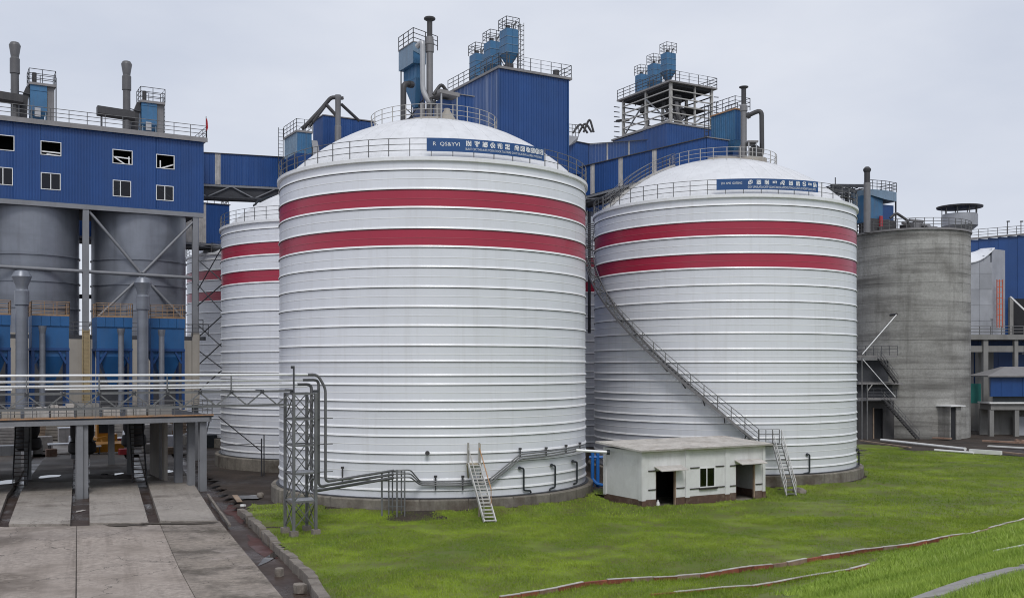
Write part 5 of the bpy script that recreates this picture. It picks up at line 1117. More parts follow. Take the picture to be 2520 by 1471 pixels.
# dark ledge lines
for (a, c, z) in ((hx(695), hx(775), 2.34), (hx(1128), WN[0], 2.36), (WN[1], hx(1477), 2.36), (hx(1535), hx(1600), 2.34), (hx(1800), hx(1862), 2.34), (hx(695), hx(775), 1.14), (hx(985), hx(1070), 1.12), (hx(1120), WN[0], 1.0), (WN[1], hx(1482), 1.0), (hx(1530), hx(1600), 1.0), (hx(1800), hx(1872), 0.98)):
    MB(HO).box(a + .01, c - .01, -.06, -.003, z, z + .06).build('ledge', 'dark_line', hs)
def awning(a, c, z):
    b = MB(HO); b.loft([[(a - .12, -.75, z), (c + .3, -.75, z), (c + .3, -.01, z + .22), (a - .12, -.01, z + .22)], [(a - .12, -.75, z + .05), (c + .3, -.75, z + .05), (c + .3, -.01, z + .27), (a - .12, -.01, z + .27)]]); return b.build('awning', 'house_roof', hs)
awning(D1[0], D1[1] + .1, 2.36); awning(D2[0], D2[1] + .1, 2.46)
for d in (D1, D2):
    MB(HO).box(d[1] - .10, d[1], .02, .15, d[2], d[3]).build('door_frame', 'timber', hs); MB(HO).box(d[0], d[0] + .05, .02, .15, d[2], d[3]).build('door_frame', 'house_base', hs)
dd = MB(HO); dd.box(D1[0] + .06, D1[0] + .1, .25, 1.0, .03, 2.25); dd.build('door', 'plastic_dark', hs)
f = .06; s0, s1, z0, z1 = WN; fr = MB(HO); fr.box(s0, s1, -.03, .06, z0, z0 + f); fr.box(s0, s1, -.03, .06, z1 - f, z1); fr.box(s0, s0 + f, -.03, .06, z0 + f, z1 - f); fr.box(s1 - f * 1.6, s1, -.03, .06, z0 + f, z1 - f)
w = fr.build('window', 'white_paint', hs); md = s0 + (s1 - s0) * .47; MB(HO).box(md - .035, md + .035, -.015, .05, z0 + f, z1 - f).build('mullion', 'white_paint', w)
MB(HO).box(s0 - .03, s1 + .12, -.14, -.031, z0 - .12, z0 - .02).build('sill', 'dark_line', w)
for q0, q1 in ((s0 + f, md - .035), (md + .035, s1 - f * 1.6)): MB(HO).box(q0, q1, .012, .022, z0 + f, z1 - f).build('pane', 'window_glass', w)
# white sack in the doorway
p = g(HO, D1[0] + .26, .12); t = thing('sack', 'small white sack leaning in the left doorway of the house', 'sack', (p[0], p[1], 0))
MB().lathe(p, [(.02, 0.02), (.13, .03), (.14, .16), (.09, .34), (.04, .4), (.01, .4)], 12).build('body', 'pvc_white', t, smooth=60); MB().lathe((p[0], p[1]), [(.04, .4), (.06, .47), (.02, .45)], 10).build('neck', 'pvc_white', t)
# white pipe between the silo and the house, blue frame behind
t = thing('link_pipe', 'pale pipe crossing from the nearest silo into the house wall', 'pipe', at(1440, 1112, 68.5))
MB().tube([at(1418, 1107, 66.5), at(1500, 1112, 66.6)], .10, 10).build('run', 'pipe_white', t, smooth=40); q = at(1497, 1112, 66.55); MB().tube([at(1493, 1112, 66.58), at(1500, 1112, 66.6)], .17, 12).build('collar', 'plastic_dark', t)
p = at(1467, 1200, 72.5); t = thing('blue_pipe_frame', 'bright blue pipe frame standing in the gap left of the house', 'pipe frame', (p[0], p[1], 0))
for px in (1458, 1471): q = at(px, 900, 72.5); MB().tube([(q[0], q[1], -.1), (q[0], q[1], zed(1112, 72.5))], .13, 10).build('post', 'blue_pipe', t, smooth=40)
MB().tube([at(1450, 1124, 72.5), at(1496, 1124, 72.5)], .10, 8).build('cross_pipe', 'blue_pipe', t); MB().tube(run([at(1458, 1178, 72.4), at(1468, 1190, 72.2), at(1500, 1196, 72.2)], .2), .12, 8).build('cross_pipe', 'blue_pipe', t)

# ================================================================== GENERIC PLANT PIECES
def tower_collector(label, o, sx, sy, z0, zh, zb, zt, group, rail=0.95, cage=False):
    """square filter on legs: hopper, three tiers of casing panels, railed top"""
    t = thing('dust_collector', label, 'dust collector', (o[0], o[1], z0), group); h = (zt - zb) / 3
    for k in range(3):
        z = zb + k * h
        MB(o).box(0, sx / 2 - .008, 0, sy, z + .012, z + h - .012).build('casing_panel', 'collector_blue', t); MB(o).box(sx / 2 + .008, sx, 0, sy, z + .012, z + h - .012).build('casing_panel', 'collector_blue', t)
        MB(o).box(-.03, sx + .03, -.03, sy + .03, z - .025, z + .01).build('flange', 'collector_pale', t)
    MB(o).loft([[(0, 0, zb - .03), (sx, 0, zb - .03), (sx, sy, zb - .03), (0, sy, zb - .03)], [(sx * .32, sy * .32, zh), (sx * .68, sy * .32, zh), (sx * .68, sy * .68, zh), (sx * .32, sy * .68, zh)]]).build('hopper', 'collector_blue', t)
    MB(o).box(sx * .25, sx * .75, sy * .25, sy * .75, z0 + .05, zh - .003).build('outlet', 'duct_dark', t)
    for x in (0, sx - .08):
        for y in (0, sy - .08): MB(o).box(x, x + .08, y, y + .08, z0, zb - .02).build('leg', 'rail_dark', t)
    for a, c in (((0, 0), (sx, 0)), ((0, 0), (0, sy))):
        MB(o).bar((a[0], a[1], z0 + .1), (c[0], c[1], zb - .1), .05).build('brace', 'rail_dark', t)
    b = MB(o); rails(b, [(-.06, -.06, zt), (sx + .06, -.06, zt), (sx + .06, sy + .06, zt), (-.06, sy + .06, zt), (-.06, -.06, zt)], rail, .8, .028); b.build('railing', 'rail_dark', t)
    b = MB(o); b.tube(arc((sx * .7, .3, zt), (sx * .7, .3, zt + .5), (sx, .3, zt + .7)), .06, 6); b.tube([(sx * .4, sy * .5, zt), (sx * .4, sy * .5, zt + .4)], .2, 8); b.build('top_fittings', 'duct_dark', t)
    if cage:
        b = MB(o); ladder(b, (sx + .32, sy * .3, z0), (sx + .32, sy * .3, zt + .6), .4, (0, 1), .02)
        for z in np.arange(z0 + .6, zt + .6, .42): b.bar((sx + .1, sy * .3 - .3, z), (sx + .6, sy * .3 - .3, z), .035); b.bar((sx + .6, sy * .3 - .3, z), (sx + .6, sy * .3 + .3, z), .035)
        for q in ((.1, -.3), (.6, -.3), (.6, .3)): b.bar((sx + q[0], sy * .3 + q[1], z0 + .4), (sx + q[0], sy * .3 + q[1], zt + .7), .035)
        b.build('caged_ladder', 'rail_grey', t)
    return t
def gallery(name, label, A, B, width, zA, zB, strips, floor=0.9, ends=True, m='blue_clad', sheet=1.2, strip_w=0.55, lean=0.0):
    """clad conveyor gallery from A to B; zA, zB = (bottom, top) at each end; strips = translucent sheets by fraction"""
    A = np.array(A, float); B = np.array(B, float); L = np.linalg.norm(B - A); d = (B - A) / L; n = np.array((-d[1], d[0]))
    if n @ A < 0: n = -n                                     # n points away from the camera
    t = thing(name, label, 'gallery', (A[0], A[1], zA[0]))
    zb = lambda s: zA[0] + (zB[0] - zA[0]) * s / L; zt = lambda s: zA[1] + (zB[1] - zA[1]) * s / L
    def sheetrow(off, out):
        cuts = [0.0]
        marks = sorted([(f * L - strip_w / 2, f * L + strip_w / 2) for f in strips])
        s = 0.0
        while s < L - 1e-3:
            nx = min(s + sheet, L)
            for a, c in marks:
                if s < a < nx - 1e-6: nx = a
                elif abs(s - a) < 1e-6: nx = c
            cuts.append(nx); s = nx
        for a, c in zip(cuts[:-1], cuts[1:]):
            is_strip = any(abs(a - q[0]) < 1e-6 for q in marks); ss = [(a, 0)]; k = 1; pit = .25
            while a + k * pit < c: ss += [(a + k * pit - .1, 0), (a + k * pit - .07, 1), (a + k * pit - .02, 1), (a + k * pit - .0, 0)]; k += 1
            ss.append((c, 0)); vs = []
            for s_, h in ss:
                p = A + d * s_ + n * off + out * .03 * h + (out * .02 if is_strip else 0); vs += [(p[0], p[1], zb(s_)), (p[0], p[1], zt(s_))]
            MB().add(vs, [(2 * i, 2 * i + 2, 2 * i + 3, 2 * i + 1) for i in range(len(ss) - 1)]).build('translucent_sheet' if is_strip else 'cladding_sheet', 'translucent_panel' if is_strip else m, t)
    sheetrow(0, -n); 
    def q(s, off, z): p = A + d * s + n * off; return (p[0], p[1], z)
    MB().loft([[q(0, .03, zb(0)), q(0, width, zb(0)), q(0, width, zt(0) - .02), q(0, .03, zt(0) - .02)], [q(L, .03, zb(L)), q(L, width, zb(L)), q(L, width, zt(L) - .02), q(L, .03, zt(L) - .02)]]).build('shell', m, t)
    MB().loft([[q(-.1, -.12, zt(0)), q(-.1, width + .12, zt(0)), q(-.1, width + .12, zt(0) + .07), q(-.1, -.12, zt(0) + .07)], [q(L + .1, -.12, zt(L)), q(L + .1, width + .12, zt(L)), q(L + .1, width + .12, zt(L) + .07), q(L + .1, -.12, zt(L) + .07)]]).build('roof', 'duct_dark', t)
    if floor:
        for off in (0.02, width - .2):
            MB().bar(q(0, off + .08, zb(0) - .12), q(L, off + .08, zb(L) - .12), .16, .22).build('bottom_chord', 'beam_grey', t)
            MB().bar(q(0, off + .08, zb(0) - floor), q(L, off + .08, zb(L) - floor), .14, .14).build('bottom_chord', 'underside', t)
            k = max(2, int(L / 2.2))
            for i in range(k):
                s0, s1 = L * i / k, L * (i + 1) / k; sg = i % 2
                MB().bar(q(s0, off + .08, zb(s0) - (floor if sg else .12)), q(s1, off + .08, zb(s1) - (.12 if sg else floor)), .10).build('diagonal', 'beam_grey', t)
        MB().loft([[q(0, .25, zb(0) - floor + .02), q(0, width - .25, zb(0) - floor + .02), q(0, width - .25, zb(0) - .24), q(0, .25, zb(0) - .24)], [q(L, .25, zb(L) - floor + .02), q(L, width - .25, zb(L) - floor + .02), q(L, width - .25, zb(L) - .24), q(L, .25, zb(L) - .24)]]).build('belt_tray', 'underside', t)
    return t

# ---- galleries from the left building
a = np.array(g(FC, -1.0, 4.0)); e = np.array(g(FC, 15.5, 4.0))
gallery('conveyor_gallery', 'blue enclosed conveyor bridge from the left building towards the nearest silo', a, e, 2.4, (27.0, 30.05), (27.7, 30.8), (0.205, 0.70), floor=1.25)
LOWG = (-31.7, 114.0); a = np.array(g(LOWG, -22, 0)); e = np.array(LOWG)
gl = gallery('conveyor_gallery', 'lower blue conveyor bridge seen behind the grey silos and columns', a, e, 3.0, (22.6, 27.0), (22.6, 27.0), (0.40, 0.80, 0.865), floor=0.45, strip_w=.8)
b = MB(LOWG); rails(b, [(-3.2, .1, 27.07), (-.1, .1, 27.07), (-.1, 2.8, 27.07)], 1.0, .7, .035); b.build('roof_railing', 'rail_grey', gl)
t = thing('spout_arm', 'dark bent pipe hanging under the upper blue bridge', 'pipe', at(640, 492, 101)); MB().tube(run([at(682, 484, 103), at(655, 487, 102), at(640, 494, 101.5), at(632, 498, 101), at(627, 506, 101)], .2), .11, 8).build('pipe', 'plastic_dark', t); MB().tube([at(628, 503, 101), at(626, 509, 101)], .16, 8).build('mouth', 'plastic_dark', t)

# ---- head house and filter over the half hidden silo
HH = (-19.3, 104.0)
t = thing('head_house', 'blue clad head house peeking over the left shoulder of the nearest dome', 'building', (HH[0], HH[1], 25))
clad(t, HH, (0, 0), (5.6, 0), 25.5, lambda s: 34.6 - .02 * s, 'blue_clad', (0, -1), sheet=.8); clad(t, HH, (0, 3.2), (0, 0), 25.5, 34.6, 'blue_clad', (-1, 0), sheet=.8)
MB(HH).box(.05, 5.6, .05, 3.2, 25.5, 34.45).build('core', 'blue_clad', t); MB(HH).box(-.1, 5.75, -.1, 3.3, 34.602, 34.70).build('roof', 'roof_trim', t)
CO3 = (-21.16, 100.0)
t = thing('dust_collector', 'pale blue filter box with railed top beside the head house', 'dust collector', (CO3[0], CO3[1], 25))
clad(t, CO3, (0, 4.0), (0, 0), 29.95, 32.0, 'collector_pale', (-1, 0), sheet=.8, name='casing_panel'); clad(t, CO3, (0, 0), (1.5, 0), 29.95, 32.0, 'collector_blue', (0, -1), sheet=.75, name='casing_panel')
MB(CO3).box(.04, 1.5, .04, 4.0, 29.95, 31.97).build('core', 'collector_blue', t)
MB(CO3).loft([[(0, 0, 29.94), (1.5, 0, 29.94), (1.5, 4, 29.94), (0, 4, 29.94)], [(.4, .8, 27.6), (1.1, .8, 27.6), (1.1, 3.0, 27.6), (.4, 3.0, 27.6)]]).build('hopper', 'blue_clad', t)
MB(CO3).box(-.1, 1.6, -.1, 4.1, 32.005, 32.2).build('top_platform', 'roof_trim', t)
b = MB(CO3); rails(b, [(-.05, 4.05, 32.2), (-.05, -.05, 32.2), (1.55, -.05, 32.2), (1.55, 4.05, 32.2)], 1.1, 1.0, .03); b.build('railing', 'rail_dark', t)
b = MB(CO3); ladder(b, (-.35, 4.1, 28.0), (-.35, 4.1, 33.2), .5, (1, 0)); b.build('ladder', 'rail_dark', t)
for x in (.1, 1.4):
    for y in (.2, 3.8): MB(CO3).bar((x, y, 26.0), (x, y, 29.95), .1).build('leg', 'rail_dark', t)
MB(CO3).loft([[(1.52, .2, 31.4), (2.15, .2, 31.4), (2.15, .9, 31.4), (1.52, .9, 31.4)], [(1.7, .2, 30.6), (2.35, .2, 30.6), (2.35, .9, 30.6), (1.7, .9, 30.6)], [(1.7, .2, 28.6), (2.35, .2, 28.6), (2.35, .9, 28.6), (1.7, .9, 28.6)]]).build('side_duct', 'duct_silver', t)
p = at(832, 300, 101.5); t = thing('vent_pipe', 'grey vertical vent pipe with sloping legs beside the head house', 'pipe', (p[0], p[1], 26))
MB().lathe(p, [(.27, 26), (.27, 31.2), (.33, 31.25), (.33, 32.9), (.27, 32.95), (.29, 35.6), (.33, 35.7), (.33, 36.0), (.05, 36.05)], 18).build('stack', 'duct_grey', t, smooth=30)
MB().tube(run([at(743, 318, 101), at(757, 305, 101), at(790, 270, 101.3), at(815, 240, 101.5), at(832, 241, 101.5)], .5), .20, 10).build('inlet_duct', 'duct_dark', t, smooth=40)
MB().tube([at(762, 312, 101), at(800, 262, 101.3)], .15, 8).build('stay', 'duct_dark', t)
MB().tube([at(803, 258, 101.4), at(828, 285, 101.6)], .18, 8).build('stay', 'duct_dark', t); MB().tube([at(840, 257, 101.5), at(884, 298, 103)], .16, 8).build('stay', 'duct_dark', t)
MB().bar(at(826, 243, 101.4), at(845, 242, 101.7), .3, .28).build('head_bracket', 'duct_dark', t)

# ================================================================== CENTRAL TOWER
T1 = (-1.1, 85.0); T1X, T1Y, T1Z = su(T1, 1398), 9.4, 33.85
tw1 = thing('blue_tower', 'tall blue clad tower with three collectors on its roof behind the nearest dome', 'tower', (T1[0], T1[1], 0))
clad(tw1, T1, (0, 0), (T1X, 0), 12.0, T1Z, 'blue_clad', (0, -1), sheet=1.0); clad(tw1, T1, (0, T1Y), (0, 0), 12.0, T1Z, 'blue_clad_weathered', (-1, 0), sheet=1.0)
MB(T1).box(.05, T1X, .05, T1Y, 12.0, T1Z - .05).build('core', 'blue_clad', tw1)
MB(T1).box(-.14, T1X + .3, -.2, T1Y + .2, T1Z + .001, T1Z + .2).build('roof', 'roof_trim', tw1)
for x, y in ((.4, .4), (T1X - .4, .4), (.4, T1Y - .4), (T1X - .4, T1Y - .4)): MB(T1).box(x - .3, x + .3, y - .3, y + .3, -.3, 12.0).build('column', 'concrete_right', tw1)
b = MB(T1); rails(b, [(-.08, T1Y, T1Z + .2), (-.08, -.14, T1Z + .2), (T1X + .24, -.14, T1Z + .2), (T1X + .24, T1Y, T1Z + .2)], 1.05, 1.1, .03); b.build('roof_railing', 'rail_dark', tw1)
MB(T1).tube([(T1X - .6, 1.0, T1Z + .2), (T1X - .6, 1.0, T1Z + 1.0)], .28, 12).build('roof_vent', 'duct_dark', tw1, smooth=40)
MB(T1).loft([[(T1X, 2, 24.95), (T1X + .9, 2, 24.95), (T1X + .9, 4, 24.95), (T1X, 4, 24.95)], [(T1X, 2, 25.1), (T1X + .7, 2, 25.3), (T1X + .7, 4, 25.3), (T1X, 4, 25.2)]]).build('canopy', 'roof_trim', tw1)
MB(T1).box(-.07, .08, -.075, -.037, 12, T1Z - .01).build('corner_flashing', 'filter_deep', tw1); MB(T1).box(T1X - .08, T1X + .05, -.075, -.037, 12, T1Z - .01).build('corner_flashing', 'filter_deep', tw1)
MB(T1).box(-.06, -.036, 5.0, 6.0, 26.0, 28.2).build('doorway', 'dark_interior', tw1)
for px, d, lab, cg in ((1247, 87.0, 'nearest and highest of the three collectors on the blue tower', True), (1207, 90.4, 'middle one of three collectors on the blue tower roof', False), (1170.6, 94.0, 'farthest of three collectors on the blue tower roof', False)):
    p = at(px, 0, d); tower_collector(lab, (p[0], p[1]), 1.15, 1.25, T1Z + .2, 35.05, 35.9, 37.95, 'collectors on the blue tower', cage=cg)

# ================================================================== ON THE NEAREST DOME
CO = (at(1013.4, 0, 72.0)[0], 72.0)
t = thing('dust_collector', 'tall blue filter with overhanging head on the nearest dome', 'dust collector', (CO[0], CO[1], DZ))
zt, zh = 31.95, 31.2
clad(t, CO, (0, 2.3), (0, -.25), 30.4, zt - .1, 'collector_pale', (-1, 0), sheet=.6, pitch=.6, dep=.015, name='head_panel'); clad(t, CO, (0, -.25), (1.0, -.25), lambda s: 31.25 - .35 * s, zt - .1, 'collector_pale', (0, -1), sheet=.5, pitch=.5, dep=.015, name='head_panel')
MB(CO).box(.03, 1.0, -.22, 2.3, 30.42, zt - .12).build('head_core', 'collector_blue', t)
clad(t, CO, (.32, 2.15), (.32, .0), lambda s: 29.45, 30.42, 'collector_blue', (-1, 0), sheet=.55, name='casing_panel'); clad(t, CO, (.32, 0), (.95, 0), 29.45, 30.42, 'collector_blue', (0, -1), sheet=.6, name='casing_panel')
MB(CO).box(.36, .95, .03, 2.15, 29.45, 30.42).build('core', 'collector_blue', t)
MB(CO).loft([[(.32, 0, 29.44), (.95, 0, 29.44), (.95, 2.15, 29.44), (.32, 2.15, 29.44)], [(.50, .55, 27.5), (.78, .55, 27.5), (.78, .9, 27.5), (.50, .9, 27.5)]]).build('hopper', 'collector_blue', t)
MB(CO).box(.9, 1.3, .5, 1.8, DZ - .2, 29.4).build('lower_casing', 'blue_clad', t)
for q in ((.1, 2.1), (.95, 2.1), (.95, .1)): MB(CO).bar((*q, DZ - .6), (*q, 30.4), .07).build('leg', 'rail_dark', t)
for a_, c_ in (((.1, 2.1, 26.2), (.95, .1, 28.0)), ((.95, .1, 26.2), (.1, 2.1, 28.0)), ((.1, 2.1, 27.2), (.95, .1, 27.0))): MB(CO).bar(a_, c_, .06).build('brace', 'rail_dark', t)
b = MB(CO); rails(b, [(0, 2.3, zt - .08), (0, -.25, zt - .08), (1.9, -.25, zt - .4)], 1.0, .85, .03); b.build('railing', 'rail_dark', t)
MB(CO).box(-.05, 1.0, -.27, 2.32, zt - .098, zt - .03).build('top_platform', 'roof_trim', t)
t = thing('silver_duct', 'pale grey duct curving down beside the filter on the nearest dome', 'duct', at(1040, 256, 70.9))
MB().tube(run([at(1026, 116, 71.2), at(1040, 102, 70.9), at(1040.5, 225, 70.9), at(1058, 254, 70.9), at(1072, 254, 71.1)], .9, 7), .185, 14).build('duct', 'duct_silver', t, smooth=40)
MB().tube([at(1040, 255, 70.9), (at(1040, 255, 70.9)[0], 70.9, DZ - .3)], .19, 12).build('foot', 'duct_grey', t, smooth=40)
p = at(1057.5, 0, 71.3); zz_ = lambda y: zed(y, 71.3); t = thing('flanged_chimney', 'dark chimney with a flat round cap above the nearest dome', 'chimney', (p[0], p[1], DZ))
MB().lathe(p, [(.235, DZ - .3), (.235, zz_(130))], 20).build('lower_pipe', 'duct_grey', t, smooth=30)
MB().lathe(p, [(.24, zz_(131)), (.30, zz_(129)), (.30, zz_(112)), (.33, zz_(111)), (.33, zz_(107)), (.29, zz_(106)), (.27, zz_(92))], 20).build('collar', 'duct_grey', t, smooth=30)
MB().lathe(p, [(.19, zz_(92)), (.19, zz_(52))], 20).build('upper_pipe', 'duct_dark', t, smooth=30); MB().lathe(p, [(.19, zz_(53)), (.40, zz_(49)), (.41, zz_(46)), (.36, zz_(44)), (.02, zz_(43))], 24).build('cap', 'duct_dark', t, smooth=30)
t = thing('inlet_pipe', 'black elbow pipe rising from the left side of the nearest dome', 'pipe', at(993, 295, 71.2))
MB().tube(run([at(1014, 209, 71.9), at(993, 206, 71.2), (at(993, 0, 71.2)[0], 71.2, DZ - .9)], .45, 7), .205, 14).build('pipe', 'duct_dark', t, smooth=40); MB().tube([at(1006, 208, 71.6), at(1014, 209, 71.9)], .25, 12).build('flange', 'duct_dark', t)
# canopy with machine
KO = (at(1083, 0, 69.6)[0], 69.6); t = thing('equipment_canopy', 'small grey canopy on posts sheltering a machine on the nearest dome', 'canopy', (KO[0], KO[1], DZ))
KZ = zed(222, 69.6)
MB(KO).loft([[(-.15, -.3, KZ - .25), (1.35, -.3, KZ - .35), (1.35, 1.6, KZ - .35), (-.15, 1.6, KZ - .25)], [(-.15, -.3, KZ), (1.35, -.3, KZ - .10), (1.35, 1.6, KZ - .1), (-.15, 1.6, KZ)]]).build('roof', 'roof_trim', t)
for q in ((0, -.2), (1.2, -.2), (0, 1.4), (1.2, 1.4)): MB(KO).bar((*q, DZ - .5), (*q, KZ - .25), .09).build('post', 'duct_silver', t)
MB(KO).box(.25, 1.1, .4, 1.2, DZ, KZ - .5).build('machine_case', 'blue_clad', t); MB(KO).box(.0, .3, .3, .9, DZ - .1, DZ + .9).build('motor', 'duct_grey', t)
MB(KO).lathe((.55, .05), [(.62, DZ - .35), (.55, DZ - .05), (.22, DZ + .45), (.2, DZ + .6)], 20).build('cone', 'beige_wall', t, smooth=30)
MB(KO).tube(run([(-.35, .3, KZ - .3), (.25, .3, KZ + .55), (.75, .3, KZ - .05)], .3), .12, 10).build('arch_duct', 'duct_dark', t, smooth=40); MB(KO).box(-.5, 1.8, -.3, 1.6, DZ - .5, DZ - .36).build('plinth', 'beige_wall', t)
# blue link from the tower down to the nearest dome
LO_ = (at(1124, 0, 72.5)[0], 72.5); t = thing('link_gallery', 'low blue box gallery joining the nearest dome to the blue tower', 'gallery', (LO_[0], LO_[1], DZ - 1))
clad(t, LO_, (0, 0), (1.35, 0), DZ - 1.3, zed(233, 72.5), 'blue_clad', (0, -1), sheet=.7); MB(LO_).box(.03, 1.35, .04, 11.0, DZ - 1.3, zed(233, 72.5) - .02).build('shell', 'blue_clad', t); MB(LO_).box(-.08, 1.42, -.08, 11.0, zed(233, 72.5) + .002, zed(233, 72.5) + .06).build('roof', 'roof_trim', t)

# ================================================================== RIGHT: UPPER AND LOWER GALLERIES, OPEN TOWER
A = np.array(g(T1, T1X + .05, 1.0)); 
t = gallery('conveyor_gallery', 'blue gallery stub against the right side of the blue tower', A, A + np.array((UX, UY)) * 2.75, 3.0, (26.0, 28.9), (26.0, 28.75), (), floor=0, sheet=.9)
t['label'] = 'tall blue gallery block attached to the right side of the blue tower'
B0 = A + np.array((UX, UY)) * 2.8; TW2 = (18.4, 118.0)
gallery('conveyor_gallery', 'blue gallery with two pale strips leading from the tower to the open steel tower', B0, (15.2, 114.8), 2.8, (26.3, 28.75), (30.5, 34.5), (0.27, 0.64), floor=.6, strip_w=.6)
t = thing('bent_ducts', 'dark bent ducts looping above the gallery right of the blue tower', 'ducts', at(1430, 325, 92))
for q in (((1410, 328), (1428, 302), (1446, 328)), ((1436, 326), (1451, 290), (1461, 326)), ((1424, 328), (1440, 300), (1456, 326))): MB().tube(run([at(*w_, 92.5) for w_ in q], .45), .10, 10).build('duct', 'duct_dark', t, smooth=40)
p = at(1398, 0, 88.8); t = thing('service_platform', 'small grey platform with railing on the right side of the blue tower', 'platform', at(1410, 335, 89)); q0 = at(1400, 334, 89.0); q1 = at(1424, 336, 90)
MB().loft([[(q0[0], q0[1], q0[2] - .9), (q1[0] - .2, q1[1], q1[2] - .5), (q1[0] - .2, q1[1] + 1.2, q1[2] - .5), (q0[0], q0[1] + 1.2, q0[2] - .9)], [(q0[0], q0[1], q0[2]), (q1[0], q1[1], q1[2]), (q1[0], q1[1] + 1.2, q1[2]), (q0[0], q0[1] + 1.2, q0[2])]]).build('bracket', 'duct_silver', t); b = MB(); rails(b, [q0, q1], 1.0, .5, .03); b.build('railing', 'rail_grey', t)
# open steel tower
T2X, T2Y = su(TW2, 1755), sv(TW2, 1530); T2R = zed(199, TW2[1]); T2B = zed(306, TW2[1] - .5); TB = (at(1641, 0, 117.0)[0], 117.0)
tw2 = thing('open_tower', 'open steel frame tower with railed roof above the right-hand galleries', 'tower', (TW2[0], TW2[1], 0))
clad(tw2, TB, (0, 0), (T2X + .4, 0), 26, T2B, 'blue_clad', (0, -1), sheet=1.0); clad(tw2, TB, (0, 4.5), (0, 0), 26, T2B, 'blue_clad', (-1, 0), sheet=1.0); MB(TB).box(.05, T2X + .35, .05, T2Y + 1.2, 20, T2B - .06).build('base_core', 'blue_clad', tw2)
MB(TB).box(-.1, T2X + .5, -.1, T2Y + 1.3, T2B + .001, T2B + .2).build('base_cap', 'roof_trim', tw2)
for x in (0.15, T2X - .15, T2X * .58):
    for y in (0.15, T2Y - .15, T2Y * .5):
        if x == T2X * .58 and y == T2Y * .5: continue
        MB(TW2).bar((x, y, 20), (x, y, T2R - .2), .30 if x != T2X * .58 else .2).build('column', 'rail_pale', tw2)
for k, z in enumerate(np.linspace(T2B + .6, T2R - 1.0, 5)):
    MB(TW2).bar((.15, 0, z), (T2X - .15, 0, z), .16, .12).build('girt', 'rail_pale', tw2); MB(TW2).bar((0, .15, z), (0, T2Y - .15, z), .16, .12).build('girt', 'rail_pale', tw2)
    MB(TW2).bar((.15, T2Y, z), (T2X - .15, T2Y, z), .12, .12).build('girt', 'rail_dark', tw2); MB(TW2).bar((T2X, .15, z), (T2X, T2Y - .15, z), .12, .12).build('girt', 'rail_dark', tw2)
zm = (T2B + T2R) / 2
for a_, c_ in (((0, T2Y * .5, T2R - 1), (0, .3, T2B + .5)), ((0, T2Y - .2, T2B + .3), (0, T2Y * .55, T2R - 1.6)), ((T2X * .5, .0, T2B + .4), (T2X - .2, 0, zm)), ((.2, T2Y, T2B), (T2X - .2, T2Y, zm)), ((T2X, .2, T2B), (T2X, T2Y - .2, zm))): MB(TW2).bar(a_, c_, .14).build('brace', 'beam_grey', tw2)
MB(TW2).box(T2X * .45, T2X - .4, .4, T2Y * .6, zm - .05, zm + .05).build('mid_floor', 'underside', tw2)
rnd = random.Random(8)
for k in range(6):
    x, y = rnd.uniform(.8, T2X - 1.6), rnd.uniform(1.0, T2Y - 2); w = rnd.uniform(.6, 1.3); MB(TW2).loft([[(x, y, zm + .8), (x + w, y, zm + .8), (x + w, y + w, zm + .8), (x, y + w, zm + .8)], [(x, y, T2R - 1.1), (x + w, y, T2R - 1.1), (x + w, y + w, T2R - 1.1), (x, y + w, T2R - 1.1)]]).build('machine', 'duct_dark', tw2)
    MB(TW2).tube(run([(x + w / 2, y + w / 2, zm + .8), (x + w / 2 + rnd.uniform(-1, 1), y, zm - .6), (x + rnd.uniform(-.8, 1.6), y + .5, T2B + .25)], .5), .22, 8).build('chute', 'duct_grey', tw2, smooth=40)
MB(TW2).box(-.35, T2X + .35, -.35, T2Y + .6, T2R - .2, T2R).build('roof', 'roof_trim', tw2); MB(TW2).box(.1, T2X - .1, .1, T2Y - .1, T2R - .45, T2R - .21).build('roof_beams', 'underside', tw2)
MB(TW2).bar((-.3, T2Y + .7, T2R - 2.6), (1.6, T2Y + .7, T2R - 2.2), .3, .3).build('outrigger', 'duct_dark', tw2)
b = MB(TW2); rails(b, [(-.3, T2Y + .5, T2R), (-.3, -.3, T2R), (T2X + .3, -.3, T2R), (T2X + .3, T2Y, T2R)], 1.15, 1.3, .04); b.build('roof_railing', 'rail_dark', tw2)
for z in np.linspace(T2B + .5, T2R - 1, 7): MB(TW2).bar((T2X + .2, .1, z), (T2X + .9, .1, z + .05), .09).build('side_bracket', 'rail_dark', tw2); MB(TW2).bar((-.2, T2Y + .2, z), (-.9, T2Y + .4, z + .05), .09).build('side_bracket', 'rail_dark', tw2)
for px, d, lab in ((1641, 119.6, 'nearest and highest of the three collectors on the open steel tower'), (1608, 124.0, 'middle one of three collectors on the open steel tower'), (1577, 128.5, 'farthest of three collectors on the open steel tower')):
    p = at(px, 0, d); tower_collector(lab, (p[0], p[1]), 1.35, 1.2, T2R, T2R + .7, T2R + 1.75, T2R + 3.85, 'collectors on the open tower', rail=1.15)
